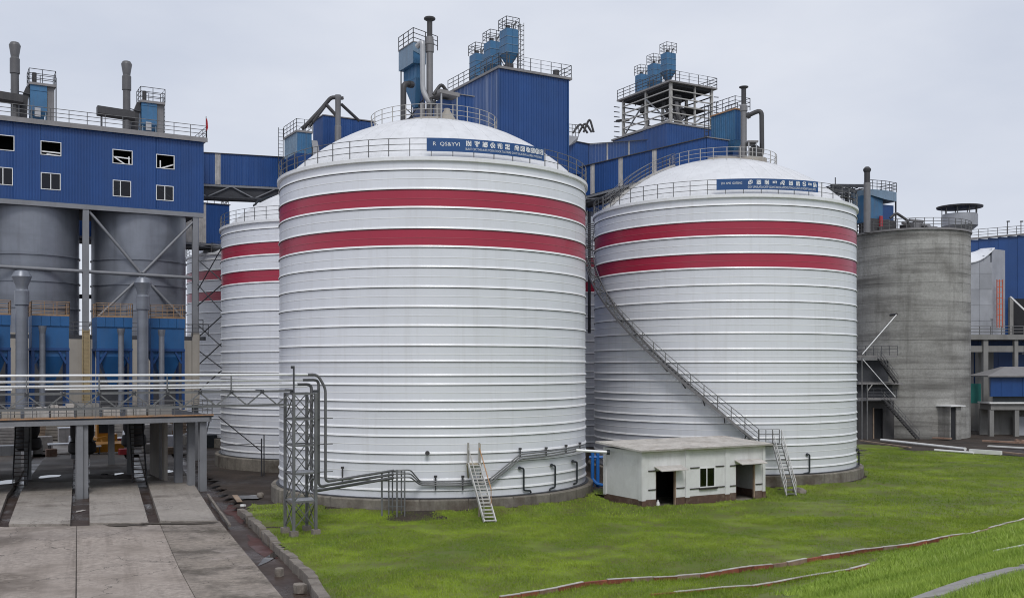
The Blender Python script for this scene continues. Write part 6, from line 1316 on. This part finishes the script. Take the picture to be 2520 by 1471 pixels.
# lower gallery to the right-hand silo
ga = at(1418, 0, 90.5)[:2]; gb = at(1738, 0, 83.6)[:2]
t = gallery('conveyor_gallery', 'long blue sloping gallery with three pale strips reaching the right-hand dome', ga, gb, 2.2, (23.9, 26.55), (25.7, 27.75), (0.135, 0.36, 0.62), floor=.55, strip_w=.42)
GBX = (gb[0] + .05, gb[1]); t = thing('transfer_house', 'blue transfer house at the end of the sloping gallery on the right-hand dome', 'building', (GBX[0], GBX[1], 25))
gw = su(GBX, 1792); clad(t, GBX, (0, 0), (gw, 0), 24.2, lambda s: 27.76 - .02 * s, 'blue_clad', (0, -1), sheet=.8); MB(GBX).box(.03, gw, .04, 3.2, 24.2, 27.7).build('core', 'blue_clad', t); MB(GBX).box(-.1, gw + .1, -.1, 3.3, 27.765, 27.83).build('roof', 'roof_trim', t)
t = thing('chute_house', 'blue chute box under the sloping gallery in the gap between the domes', 'building', at(1470, 520, 93)); q = at(1445, 0, 93); o = (q[0], q[1]); w = su(o, 1506)
clad(t, o, (0, 0), (w, 0), zed(520, 93), zed(470, 93), 'blue_clad', (0, -1), sheet=.8); MB(o).box(.02, w, .04, 2.5, zed(520, 93), zed(471, 93)).build('core', 'blue_clad', t); MB(o).bar((w + .1, .1, 12), (w + .1, .1, 24), .18).build('post', 'rail_dark', t); MB(o).bar((.3, .1, 12), (.3, .1, zed(520, 93)), .2).build('post', 'rail_dark', t)
# equipment on the right-hand dome
C2 = (at(1809, 0, 85.0)[0], 85.0); zt2 = zed(270, 85)
t = thing('dust_collector', 'blue filter box with railed top on the right-hand dome', 'dust collector', (C2[0], C2[1], DZ))
clad(t, C2, (0, 3.0), (0, 0), 27.9, zt2, 'collector_blue', (-1, 0), sheet=.75, name='casing_panel'); clad(t, C2, (0, 0), (.75, 0), 27.9, zt2, 'filter_blue', (0, -1), sheet=.75, name='casing_panel'); MB(C2).box(.04, .75, .04, 3.0, 27.9, zt2 - .05).build('core', 'collector_blue', t)
MB(C2).loft([[(0, 0, 27.89), (.75, 0, 27.89), (.75, 3, 27.89), (0, 3, 27.89)], [(.1, .3, 27.0), (.65, .3, 27.0), (.65, 2.2, 27.0), (.1, 2.2, 27.0)]]).build('hopper', 'collector_blue', t)
MB(C2).box(-.05, .7, .2, 2.2, DZ - 1, 26.99).build('lower_casing', 'filter_deep', t); MB(C2).box(-.1, .9, -.1, 3.1, zt2 + .001, zt2 + .12).build('top_platform', 'rust_edge', t)
b = MB(C2); rails(b, [(-.06, 3.0, zt2 + .12), (-.06, -.06, zt2 + .12), (1.6, -.06, zt2 + .12), (1.6, 3, zt2 + .12)], 1.0, .75, .03); b.build('railing', 'rail_dark', t)
b = MB(C2); ladder(b, (-.5, 3.0, DZ), (-.5, 3.0, zt2 + 1), .45, (1, 0)); b.build('ladder', 'rail_dark', t)
p = at(1830, 0, 83.8); zy = lambda y: zed(y, 83.8); t = thing('flanged_chimney', 'grey chimney with a flat round cap on the right-hand dome', 'chimney', (p[0], p[1], DZ))
MB().lathe(p, [(.25, DZ - .4), (.25, zy(275))], 18).build('lower_pipe', 'duct_grey', t, smooth=30); MB().lathe(p, [(.25, zy(276)), (.31, zy(274)), (.31, zy(262)), (.21, zy(258))], 18).build('collar', 'duct_grey', t, smooth=30)
MB().lathe(p, [(.20, zy(260)), (.20, zy(218))], 18).build('upper_pipe', 'duct_dark', t, smooth=30); MB().lathe(p, [(.20, zy(219)), (.38, zy(216)), (.38, zy(214)), (.02, zy(213))], 20).build('cap', 'duct_dark', t, smooth=30)
t = thing('loop_duct', 'grey looping duct to the right of the chimney on the right-hand dome', 'duct', at(1875, 380, 83.5)); MB().tube(run([at(1838, 286, 83.8), at(1874, 270, 83.5), at(1875, 378, 83.5), at(1866, 393, 83.5), at(1850, 390, 83.6)], .5, 6), .19, 12).build('duct', 'duct_dark', t, smooth=40); MB().tube([at(1837, 287, 83.8), at(1845, 283, 83.7)], .26, 12).build('flange', 'duct_dark', t)
t = thing('fan_unit', 'dark round fan under a small grey canopy on the right-hand dome', 'fan', at(1856, 400, 83.6)); q = at(1856, 374, 83.6); MB().tube([(q[0], q[1] - .3, q[2]), (q[0], q[1] + .3, q[2])], .50, 20).build('scroll', 'duct_dark', t, smooth=40)
e0, e1 = at(1838, 350, 83.2), at(1864, 350, 83.2); MB().box(e0[0], e1[0], 82.9, 84.6, e0[2] - .05, e0[2] + .08).build('canopy', 'roof_trim', t)
for x in (e0[0] + .1, e1[0] - .15): MB().bar((x, 83.0, DZ - .6), (x, 83.0, e0[2]), .08).build('post', 'duct_silver', t)
MB().lathe((q[0] - .3, q[1]), [(1.3, DZ - .5), (1.3, DZ - .1), (.02, DZ - .1)], 20).build('plinth', 'beige_wall', t); MB().tube(run([at(1822, 400, 84), at(1822, 362, 84), at(1832, 355, 84)], .4), .16, 10).build('elbow', 'duct_grey', t, smooth=40)

# ================================================================== CONCRETE SILO ON THE RIGHT
CS = (52.1, 133.0); RC = 7.23; CZ = 26.0
cs = thing('concrete_silo', 'weathered grey concrete silo to the right of the striped silos', 'silo', (CS[0], CS[1], 0))
z = -.4; k = 0; rnd = random.Random(3)
lifts = [-.4, 1.5] + list(np.arange(2.7, CZ - .2, 1.19)) + [CZ]
for z0, z1 in zip(lifts[:-1], lifts[1:]):
    dr = rnd.uniform(-.012, .012); MB().lathe(CS, [(RC + dr, z0), (RC + dr + .012, z0 + .02), (RC + dr + .012, z1 - .03), (RC + dr - .03, z1)], 96).build('concrete_lift', 'concrete_silo', cs, smooth=30)
MB().lathe(CS, [(RC - .05, CZ - .15), (RC + .2, CZ - .12), (RC + .2, CZ + .12), (RC - 1, CZ + .13), (0.0, CZ + .13)], 96).build('roof_slab', 'roof_trim', cs, smooth=30)
b = MB()
for lv in (1.2, .8, .4): b.lathe(CS, [(RC + .1 + .035 * cos(q), CZ + .13 + lv + .035 * sin(q)) for q in np.linspace(0, 2 * pi, 6)], 72)
for k in range(44): a_ = 2 * pi * k / 44; b.bar((CS[0] + (RC + .1) * cos(a_), CS[1] + (RC + .1) * sin(a_), CZ + .13), (CS[0] + (RC + .1) * cos(a_), CS[1] + (RC + .1) * sin(a_), CZ + 1.33), .07)
b.build('railing', 'rail_grey', cs)
# door porch
pd = on_cyl(CS, RC + .05, 2352, 1040); o = (at(2338, 0, pd[1] - 2.0)[0], pd[1] - 2.0)
t = thing('door_porch', 'dark doorway with flat canopy at the foot of the concrete silo', 'doorway', (o[0], o[1], 0)); zq = zed(1000, o[1])
MB(o).box(-.4, 2.4, -.4, 3.5, zq, zq + .13).build('canopy', 'white_paint', t); MB(o).box(1.15, 2.1, .0, 3.5, -.3, zq - .002).build('pier', 'concrete_silo', t); MB(o).box(-.1, .12, .0, 3.5, -.3, zq - .002).build('pier', 'concrete_silo', t); MB(o).box(.12, 1.15, .12, .2, -.3, zq - .002).build('door', 'dark_interior', t)
# landings and flights on the left side of the concrete silo
t = thing('zigzag_stairs', 'grey zigzag stairs with two landings climbing the concrete silo', 'stairs', at(2200, 1080, 124))
def lp(px, py, d=124.5): return at(px, py, d)
for (xa, xb, y, d) in ((2110, 2208, 874, 125.0), (2131, 2206, 979, 124.5), (2113, 2222, 941, 125.5)):
    a_ = at(xa, y, d); c_ = at(xb, y, d); MB().box(a_[0], c_[0], d, d + 1.6, a_[2] - .22, a_[2]).build('landing', 'roof_trim', t)
    if y != 941: b = MB(); rails(b, [(a_[0], d, a_[2]), (c_[0], d, a_[2])], 1.15, 1.0, .03); b.build('landing_rail', 'rail_dark', t)
for (f_, h_) in ((lp(2258, 1079), lp(2172, 982)), (lp(2206, 942), lp(2163, 882))):
    stair(t, f_, h_, (0, 1), 1.0, 18, 'duct_dark', 'duct_dark', m_rail='rail_grey')
for px, y0, y1 in ((2121, 880, 1082), (2134, 945, 1082)): q = at(px, y0, 124.4); MB().bar((q[0], q[1], -.2), q, .12).build('post', 'rail_grey', t)
MB().bar(lp(2134, 962), lp(2146, 946), .1).build('knee', 'rail_pale', t)
te = thing('stair_enclosure', 'dark enclosure with a doorway behind the zigzag stairs', 'enclosure', at(2150, 1080, 126.6))
def eb(xa, xb, ya, yb2, d0, d1, nm, m):
    a_ = at(xa, ya, d0); c_ = at(xb, yb2, d0); MB().box(a_[0], c_[0], d0, d1, max(c_[2], -.2), a_[2]).build(nm, m, te)
eb(2108, 2150, 986, 1090, 126.3, 126.8, 'wall', 'duct_dark'); eb(2172, 2200, 986, 1090, 126.3, 126.8, 'wall', 'duct_dark'); eb(2150, 2172, 986, 1005, 126.3, 126.8, 'lintel', 'duct_dark'); eb(2150, 2172, 1005, 1090, 126.7, 126.9, 'door', 'dark_interior'); eb(2148, 2151, 1003, 1090, 126.2, 126.31, 'door_frame', 'timber')
eb(2108, 2186, 886, 938, 126.3, 126.8, 'upper_wall', 'underside'); eb(2108, 2196, 946, 978, 126.4, 126.8, 'upper_wall', 'underside')
t = thing('stay_pole', 'thin pale pole slanting across the concrete silo wall', 'pole', at(2122, 871, 124)); MB().tube([at(2122, 871, 124), at(2206, 774, 124.6)], .06, 8).build('pole', 'pipe_white', t); MB().tube([at(2123, 884, 124), at(2203, 976, 124)], .05, 8).build('lower_pole', 'pipe_white', t); q = at(2206, 773, 124.6); MB().tube([q, (q[0], q[1] + 2, q[2])], .16, 8).build('anchor', 'duct_dark', t)
# top of the concrete silo
ct = CZ + .13
C3 = (at(2141, 0, 130)[0], 130.0); t = thing('dust_collector', 'blue filter with railed round head on the concrete silo', 'dust collector', (C3[0], C3[1], ct)); z470 = zed(470, 130); w1 = su(C3, 2178); w2 = su(C3, 2213)
MB(C3).box(0, w1, .4, 3, zed(545, 130), z470 - .4).build('casing', 'collector_blue', t); MB(C3).box(w1 + .02, w2 - .4, .6, 3, zed(560, 130), z470 - 1.4).build('casing', 'filter_deep', t); 
b = MB(C3); b.loft([[(0, .3, z470 - .38), (w1, -.1, z470 - .38 - .5), (w2 - .3, .2, z470 - .9), (w2, 1.2, z470 - .9), (w2, 3.1, z470 - .9), (0, 3.1, z470 - .4)], [(0, .3, z470 + .3), (w1, -.1, z470 + .3), (w2 - .3, .2, z470 + .3), (w2, 1.2, z470 + .3), (w2, 3.1, z470 + .3), (0, 3.1, z470 + .3)]]); b.build('head', 'collector_pale', t)
b = MB(C3); rails(b, [(0, .3, z470 + .3), (w1, -.1, z470 + .3), (w2 - .3, .2, z470 + .3), (w2, 1.2, z470 + .3), (w2, 3.1, z470 + .3)], 1.2, .8, .04); b.build('railing', 'rail_dark', t)
for q in ((.1, .5), (w2 - .1, .5), (.1, 2.8), (w2 - .1, 2.8)): MB(C3).bar((*q, ct), (*q, z470 - .4), .15).build('leg', 'rail_dark', t)
MB(C3).box(.2, w2 - .5, .2, 2.0, ct, ct + 1.8).build('fan_casing', 'duct_dark', t); MB(C3).box(1.9, 2.4, .0, .18, ct, ct + 2.2).build('red_panel', 'red_paint', t)
MB().tube(run([at(2190, 537, 129), at(2205, 524, 129), at(2232, 542, 129), at(2236, 552, 129)], .3), .17, 10).build('duct', 'duct_dark', t, smooth=40)
p = at(2133.5, 0, 128.5); t = thing('dark_chimney', 'dark chimney with hooded top at the left of the concrete silo roof', 'chimney', (p[0], p[1], ct)); zy = lambda y: zed(y, 128.5)
MB().lathe(p, [(.42, ct - .3), (.42, zy(450))], 18).build('lower_pipe', 'duct_grey', t, smooth=30); MB().lathe(p, [(.36, zy(450)), (.36, zy(424))], 18).build('upper_pipe', 'duct_dark', t, smooth=30); MB().lathe(p, [(.36, zy(425)), (.48, zy(420)), (.48, zy(416)), (.25, zy(411)), (.02, zy(411))], 18).build('hood', 'duct_dark', t, smooth=30)
FR = (at(2054, 0, 130)[0], 130.0); t = thing('roof_gantry', 'dark steel gantry frame beside the hooded chimney on the concrete silo', 'gantry', (FR[0], FR[1], ct))
fw = su(FR, 2124); zg = zed(458, 130)
for x, y in ((.2, 0), (fw, 0), (fw * .85, 2.2), (.2, 2.2), (fw * .45, 0)): MB(FR).bar((x, y, ct - 1.2), (x, y, zg), .2).build('column', 'rail_dark', t)
for z in (zg, zg - .7): MB(FR).bar((-.6, 0, z), (fw + .8, 0, z + .55), .38).build('beam', 'rail_dark', t); MB(FR).bar((-.6, 2.2, z), (fw + .8, 2.2, z + .4), .32).build('beam', 'rail_dark', t)
for x in np.linspace(0, fw, 6): MB(FR).bar((x, 0, zg + .15), (x + .2, 2.2, zg + .1), .12).build('joist', 'rail_dark', t)
for a_, c_ in (((.2, 0, zg - .7), (fw * .6, 0, ct + .3)), ((fw, 0, zg - .7), (fw * .5, 0, ct + .2)), ((0.2, 0, zg), (.9, 0, zg - 2.4))): MB(FR).bar(a_, c_, .14).build('brace', 'rail_dark', t)
for x in np.linspace(.3, fw, 5):
    MB(FR).bar((x, 0, zg - .6), (x + .5, 0, zg + .1), .10).build('lacing', 'rail_dark', t); MB(FR).bar((x, -.1, ct - .2), (x, -.1, zg - .7), .09).build('hanger', 'rail_dark', t)
for z in (ct + .9, ct + 1.9): MB(FR).bar((0, -.1, z), (fw, -.1, z), .09).build('rail', 'rail_dark', t)
MB(FR).tube(run([(.8, .3, ct), (1.2, .3, zg - 1.2), (fw * .9, .3, zg - 1.4)], .6), .18, 8).build('duct', 'duct_dark', t, smooth=40)
MB(FR).tube([(.1, 0, zg - 3), (.1, 0, zg + 1.1)], .07, 6).build('mast', 'rail_dark', t)
# roof clutter along the silo rim
for i, (px, w, h, m) in enumerate(((2240, 1.2, 1.5, 'duct_dark'), (2262, 2.0, 1.9, 'duct_grey'), (2285, 1.0, 1.2, 'duct_dark'), (2300, 1.4, .9, 'metal_sheet'), (2170, 1.0, 1.1, 'duct_dark'))):
    q = at(px, 0, 131); t = thing('roof_machine', '%s grey machine along the concrete silo rim, counted from the right' % ['third', 'second largest and square', 'second', 'rightmost low', 'leftmost'][i], 'machine', (q[0], q[1], ct), 'machines on the concrete silo roof')
    MB((q[0], q[1])).box(-w / 2, w / 2, 0, 1.2, ct, ct + h * .7).build('casing', m, t); MB((q[0], q[1])).tube([(-w / 2 - .3, .5, ct + h * .85), (w / 2 + .3, .5, ct + h * .85)], .2, 8).build('drum', 'duct_grey', t)
# funnel hopper with disc roof behind the concrete silo
fp = at(2361, 0, 137.0); zy = lambda y: zed(y, 137); t = thing('disc_hopper', 'pale funnel hopper under a dark disc roof at the right of the concrete silo', 'hopper', (fp[0], fp[1], 0))
MB().lathe(fp, [(.3, 20), (.45, zy(585)), (2.28, zy(557)), (2.28, zy(530)), (2.2, zy(528)), (2.0, zy(540))], 32).build('funnel', 'metal_sheet', t, smooth=30)
MB().lathe(fp, [(2.92, zy(512)), (2.95, zy(509)), (1.5, zy(505)), (.02, zy(503))], 36).build('disc_roof', 'duct_dark', t, smooth=30); MB().lathe(fp, [(2.92, zy(512)), (.02, zy(510))], 36).build('disc_soffit', 'duct_dark', t, smooth=30)
for k in range(9): a_ = 2 * pi * k / 9; MB().bar((fp[0] + 2.2 * cos(a_), fp[1] + 2.2 * sin(a_), zy(532)), (fp[0] + 2.2 * cos(a_), fp[1] + 2.2 * sin(a_), zy(511)), .09).build('strut', 'rail_grey', t)
q = at(2385, 0, 137); MB().bar((q[0], q[1], 0), (q[0], q[1], zy(560)), .3).build('post', 'beam_grey', t); MB().bar((fp[0], fp[1], 0), (fp[0], fp[1], 20.2), .5).build('post', 'beam_grey', t)

# ================================================================== FAR RIGHT PLANT
DR = 140.0; RB = (at(2384, 0, 146)[0], 146.0)
def zr(y, d=DR): return zed(y, d)
rb = thing('blue_hall', 'large blue hall at the right frame edge behind the concrete silo', 'building', (RB[0], RB[1], 0))
W_ = 26.0; z0_, z1_ = zed(850, 146), zed(590, 146)
for i in range(18):
    xa, xb = RB[0] + i * 1.4, RB[0] + (i + 1) * 1.4; MB().box(xa + .01, xb - .01, 146 - (.03 if i % 2 else 0), 146.2, z0_ - 9, z1_ + i * .12).build('cladding_sheet', 'blue_clad', rb)
MB().box(RB[0], RB[0] + W_, 146.25, 165, 0, z1_ - .5).build('core', 'blue_clad', rb); MB().bar((RB[0] - .3, 146, z1_ + .1), (RB[0] + W_, 146, z1_ + 2.3), .8, .2).build('roof_edge', 'roof_trim', rb)
b = MB(); rails(b, [(RB[0], 146, z1_ + .2), (RB[0] + W_, 146, z1_ + 2.3)], 1.2, 1.4, .04); b.build('roof_railing', 'rail_grey', rb)
for px in (2479, 2512): q = at(px, 0, 146); t = thing('roof_lamp', '%s lamp post on the roof of the blue hall' % ('left' if px < 2500 else 'right'), 'lamp', (q[0], q[1], z1_ + 1.2), 'lamp posts on the blue hall'); MB().tube([(q[0], q[1], z1_ + .8), (q[0], q[1], zed(545, 146))], .06, 6).build('post', 'rail_dark', t); MB().bar((q[0] - .1, q[1], zed(545, 146)), (q[0] + .3, q[1], zed(545, 146)), .2, .16).build('lamp_head', 'duct_dark', t)
# metal clad silo house in front of it
MS = at(2384, 0, 141.5); t = thing('metal_shed', 'tall silver sheet-metal housing with white curved roof beside the blue hall', 'building', (MS[0], MS[1], 0))
x0, x1, x2 = at(2378, 0, 141.5)[0], at(2441, 0, 141.5)[0], at(2473, 0, 143.5)[0]; zs_ = [zed(y, 141.5) for y in (830, 790, 751, 712, 673, 645)]
for j in range(len(zs_) - 1):
    for xa, xb in ((x0, x0 + (x1 - x0) * .5), (x0 + (x1 - x0) * .5, x1)):
        MB().box(xa + .015, xb - .015, 141.5, 142.0, zs_[j] + .015, zs_[j + 1] - .015).build('metal_sheet', 'metal_sheet', t)
MB().loft([[(x1, 141.6, zed(830, 141.5)), (x2, 143.5, zed(830, 141.5)), (x2, 145.5, zed(830, 141.5)), (x1, 145.5, zed(830, 141.5))], [(x1, 141.6, zed(612, 141.5)), (x2, 143.5, zed(612, 141.5)), (x2, 145.5, zed(612, 141.5)), (x1, 145.5, zed(612, 141.5))]]).build('side_wall', 'metal_sheet', t)
b = MB(); pr = []
for k in range(9):
    f_ = k / 8; x = x0 + (x1 + .3 - x0) * f_; zc = zed(648, 141.5) + (zed(612, 141.5) - zed(648, 141.5)) * f_ ** 2.2; pr.append((x, zc))
rg = [[(x, 141.3, z), (x, 145.5, z + 2.4 * (1 - k / 10)), (x, 145.5, z + 2.5 * (1 - k / 10)), (x, 141.3, z + .12)] for k, (x, z) in enumerate(pr)]
b.loft(rg).build('roof', 'roof_white', t, smooth=40); MB().box(x0, x1, 142.01, 145.5, zed(830, 141.5), zed(650, 141.5)).build('core', 'metal_sheet', t)
for j, k in ((1, 3), (3, 5), (5, 7)): 
    xm = pr[k]; MB().box(pr[j][0], pr[k][0] - .02, 141.6, 141.9, zed(645, 141.5) - .01, (pr[j][1] + pr[k][1]) / 2).build('gable_sheet', 'metal_sheet', t)
q = at(2459, 0, 141.2); t = thing('orange_ladder', 'orange caged ladder beside the silver housing', 'ladder', (q[0], q[1], zed(806, 141.2)))
for px in (2453, 2459, 2467): a_ = at(px, 806, 141.2); c_ = at(px, 688, 141.2); MB().bar(a_, c_, .10).build('rail', 'ladder_orange', t)
for y in np.linspace(692, 802, 9): MB().bar(at(2453, y, 141.2), at(2467, y, 141.2), .08).build('rung', 'ladder_orange', t)
t = thing('raking_beam', 'white raking beam below the blue hall at the right frame edge', 'beam', at(2487, 730, 143)); MB().bar(at(2486, 730, 143), at(2560, 800, 143), .2).build('beam', 'white_paint', t); MB().bar(at(2487, 732, 143.2), at(2487, 826, 143.2), .5).build('column', 'concrete_right', t)
MB().box(at(2492, 0, 145)[0], at(2600, 0, 145)[0], 145, 145.5, zed(826, 145), zed(735, 145)).build('dark_bay', 'dark_interior', t)
# concrete platform and bays
PF = thing('concrete_platform', 'concrete platform on columns at the right frame edge', 'platform', (at(2400, 0, DR)[0], DR, 0))
xl, xr = at(2372, 0, DR)[0], at(2640, 0, DR)[0]
MB().box(xl, xr, DR - 1.5, DR + 8, zr(836), zr(824)).build('slab', 'concrete_right', PF); b = MB(); rails(b, [(xl, DR - 1.4, zr(824)), (xr, DR - 1.4, zr(824))], 1.15, 1.5, .045); b.build('railing', 'rail_grey', PF)
for px, w in ((2425, .65), (2500, .5), (2610, .6)): q = at(px, 0, DR - 1.2); MB().box(q[0] - w / 2, q[0] + w / 2, DR - 1.3, DR - .7, -.3, zr(836.3)).build('column', 'concrete_right', PF)
MB().box(xl, at(2510, 0, DR)[0], DR - 1.0, DR - .4, zr(866), zr(851)).build('beam', 'concrete_right', PF)
MB().box(at(2432, 0, DR)[0], at(2470, 0, DR)[0], DR + 3, DR + 4, -.2, zr(862)).build('bay_wall', 'concrete_right', PF); MB().box(at(2388, 0, DR)[0], at(2412, 0, DR)[0], DR + 2, DR + 2.4, zr(965), zr(862)).build('bay_wall', 'duct_grey', PF)
MB().box(xl, at(2422, 0, DR)[0], DR + 1.0, DR + 1.3, zr(992), zr(944)).build('teal_panel', 'teal_panel', PF); MB().box(xl, at(2422, 0, DR)[0], DR + 1.0, DR + 1.5, -.3, zr(992.3)).build('bay_wall', 'concrete_right', PF); MB().box(xl, xr, DR + 7.4, DR + 7.9, -.3, zr(840)).build('rear_wall', 'underside', PF)
MB().bar(at(2510, 870, DR + 3), at(2600, 870, DR + 3), 1.0, .2).build('bay_wall', 'beam_grey', PF)
q = at(2441, 0, DR - 1.4); t = thing('platform_lamp', 'thin lamp post on the concrete platform railing', 'lamp', (q[0], q[1], zr(824))); MB().tube([(q[0], q[1], zr(824)), (q[0], q[1], zr(787))], .05, 6).build('post', 'rail_dark', t); MB().bar((q[0] - .2, q[1], zr(787)), (q[0] + .12, q[1], zr(787)), .12).build('lamp_head', 'duct_dark', t)
# shed with blue wall and grey hipped roof
SD = 131.0; t = thing('blue_shed', 'low shed with blue wall and grey hipped roof at the right frame edge', 'shed', (at(2440, 0, SD)[0], SD, 0)); xa, xb = at(2437, 0, SD)[0], at(2620, 0, SD)[0]
for i in range(7): xi = xa + (xb - xa) * i / 7; MB().box(xi + .01, xi + (xb - xa) / 7 - .01, SD - (.03 if i % 2 else 0), SD + .3, zed(975, SD), zed(927, SD)).build('cladding_sheet', 'blue_clad', t)
MB().loft([[(xa - .6, SD - .6, zed(927, SD)), (xb, SD - .6, zed(927, SD)), (xb, SD + 5, zed(927, SD)), (xa - .6, SD + 5, zed(927, SD))], [(xa - .6, SD - .6, zed(924, SD)), (xb, SD - .6, zed(924, SD)), (xb, SD + 5, zed(924, SD)), (xa - .6, SD + 5, zed(924, SD))], [(xa + 2.8, SD + 2, zed(902, SD)), (xb, SD + 2, zed(902, SD)), (xb, SD + 3, zed(902, SD)), (xa + 2.8, SD + 3, zed(902, SD))]]).build('roof', 'roof_trim', t)
MB().box(xa, xb, SD - .1, SD + 3, zed(1008, SD), zed(993, SD)).build('slab', 'concrete_right', t); MB().box(xa - .3, xb, SD - .4, SD + 3, zed(992.7, SD), zed(989, SD)).build('slab_cap', 'white_paint', t); MB().box(xa + .5, xb, SD + .4, SD + .5, zed(989, SD), zed(975, SD)).build('window_band', 'plastic_dark', t)
for px in (2440, 2502, 2580): q = at(px, 0, SD); MB().box(q[0] - .28, q[0] + .28, SD - .05, SD + .5, -.3, zed(1008.3, SD)).build('post', 'concrete_right', t)
MB().box(xa, xb, SD + 3, SD + 3.3, -.3, zed(1008, SD)).build('rear_wall', 'concrete_right', t); q = at(2518, 0, SD + 2); MB().box(q[0] - 1.2, q[0] + .6, SD + 2, SD + 2.3, -.2, 2.4).build('rear_door', 'metal_sheet', t)

# ================================================================== LOOSE THINGS ON THE GROUND
def pole(name, label, cat, a, c, r, m, bar=None):
    q = gp(*a); w = gp(*c); t = thing(name, label, cat, q)
    if bar: MB().bar((q[0], q[1], .1 + bar[1] / 2), (w[0], w[1], .1 + bar[1] / 2), *bar).build('body', m, t)
    else: MB().tube([(q[0], q[1], r + .05), (w[0], w[1], r + .05)], r, 10).build('body', m, t, smooth=40); MB().tube([(w[0], w[1], r + .05), (w[0] + (w[0] - q[0]) * .004, w[1] + (w[1] - q[1]) * .004, r + .05)], r * 1.15, 10).build('end_ring', m, t)
pole('ground_pipe', 'long white pipe lying on the mud before the concrete silo', 'pipe', (2168, 1086), (2374, 1109), .16, 'pvc_white')
pole('ground_pipe', 'shorter white pipe lying in front of the long one near the lawn edge', 'pipe', (2300, 1111), (2395, 1118), .13, 'pvc_white')
pole('ground_beam', 'white beam on the mud at the end of the shorter pipe', 'beam', (2386, 1116), (2464, 1121), .2, 'pvc_white', (.4, .4))
pole('plank', 'reddish plank on the mud left of the white pipes', 'plank', (2118, 1087), (2240, 1104), .1, 'timber', (.3, .12))
pole('plank', 'brown plank running off the right edge over the mud', 'plank', (2466, 1116), (2560, 1126), .1, 'timber', (.4, .15))
pole('plank', 'pale plank lying near the shed posts', 'plank', (2432, 1100), (2540, 1106), .1, 'pvc_white', (.6, .12))
pole('plank', 'pinkish plank behind the pale plank by the shed', 'plank', (2418, 1088), (2520, 1093), .1, 'brick_pale', (.5, .2))
pole('plank', 'short plank on the step before the dark doorway', 'plank', (2296, 1080), (2340, 1082), .1, 'brick_pale', (.8, .15))
pole('plank', 'brown board lying across the channel end by the deck column', 'plank', (578, 1222), (590, 1238), .1, 'timber', (.35, .05))
for i, (px, py, s, m, lab) in enumerate(((2040, 1193, .5, 'plastic_dark', 'dark lump of scrap by the right-hand silo foundation'), (2054, 1191, .4, 'pvc_white', 'white lump of scrap by the right-hand silo foundation'), (2073, 1193, .3, 'pvc_white', 'small white fragment right of the other scrap at the silo foundation'), (1968, 1212, .5, 'kerb_concrete', 'broken stone at the foot of the lower stairs'), (598, 1243, .22, 'pvc_white', 'white block at the top end of the muddy channel'),
        (738, 1440, .3, 'kerb_concrete', 'brownish rubble block in the channel at the kerb end'), (686, 1400, .22, 'kerb_concrete', 'small stone fragment tipped into the channel'), (640, 1218, .3, 'kerb_concrete', 'brownish stone on the mud left of the nearest silo'), (2508, 1085, .6, 'brick_pale', 'pinkish upright block by the shed post'))):
    q = gp(px, py); rr = random.Random(i); t = thing('rubble', lab, 'rubble', (q[0], q[1], -.05)); b = MB(); rg = []
    flat = 'fragment' in lab or 'block' in lab; tl = rr.uniform(-.25, .25)
    for f_, z in ((1, -.3), (.98, s * (.22 if flat else .35)), (.9 if flat else .6, s * (.32 if flat else .7))): rg.append([(q[0] + s * f_ * cos(a_) * rr.uniform(.7, 1.1), q[1] + s * f_ * sin(a_) * rr.uniform(.7, 1.1), z * rr.uniform(.85, 1.1)) for a_ in np.linspace(0, 2 * pi, 8)[:-1]])
    b.loft(rg).build('rock', m, t)
# wires crossing before the far-left silo
t = thing('stay_wires', 'crossing dark stay wires and struts right of the blue building columns', 'wires', at(515, 700, 96))
for a_, c_ in (((488, 640), (545, 690)), ((488, 712), (546, 610)), ((487, 752), (546, 700)), ((487, 700), (545, 765)), ((488, 830), (545, 778)), ((488, 800), (545, 852)), ((486, 900), (545, 845)), ((486, 860), (545, 905)), ((490, 960), (545, 912))):
    MB().tube([at(*a_, 96.5), at(*c_, 92.5)], .055, 6).build('wire', 'rail_dark', t)
MB().bar(at(487, 965, 97), at(487, 605, 97), .16).build('mast', 'rail_dark', t)
q = at(487, 800, 97.0); b = MB(); rails(b, [at(484, 815, 96.9), at(500, 815, 96.9)], 1.1, .6, .04); b.build('perch_rail', 'rail_dark', t)
t = thing('stay_cable', 'thin cable slanting down across the silo behind the deck end', 'cable', at(538, 1022, 80)); MB().tube([at(538, 1024, 78), at(644, 1110, 84)], .04, 6).build('cable', 'rail_dark', t); MB().tube([at(540, 1096, 84), at(644, 1090, 84)], .035, 6).build('rail', 'rail_dark', t); q = at(644, 1105, 84); MB().tube([(q[0], q[1], -.1), (q[0], q[1], zed(1078, 84))], .06, 6).build('post', 'rail_dark', t); q = at(650, 1105, 84); MB().tube([(q[0], q[1], -.1), (q[0], q[1], zed(1068, 84))], .05, 6).build('post', 'rail_dark', t)
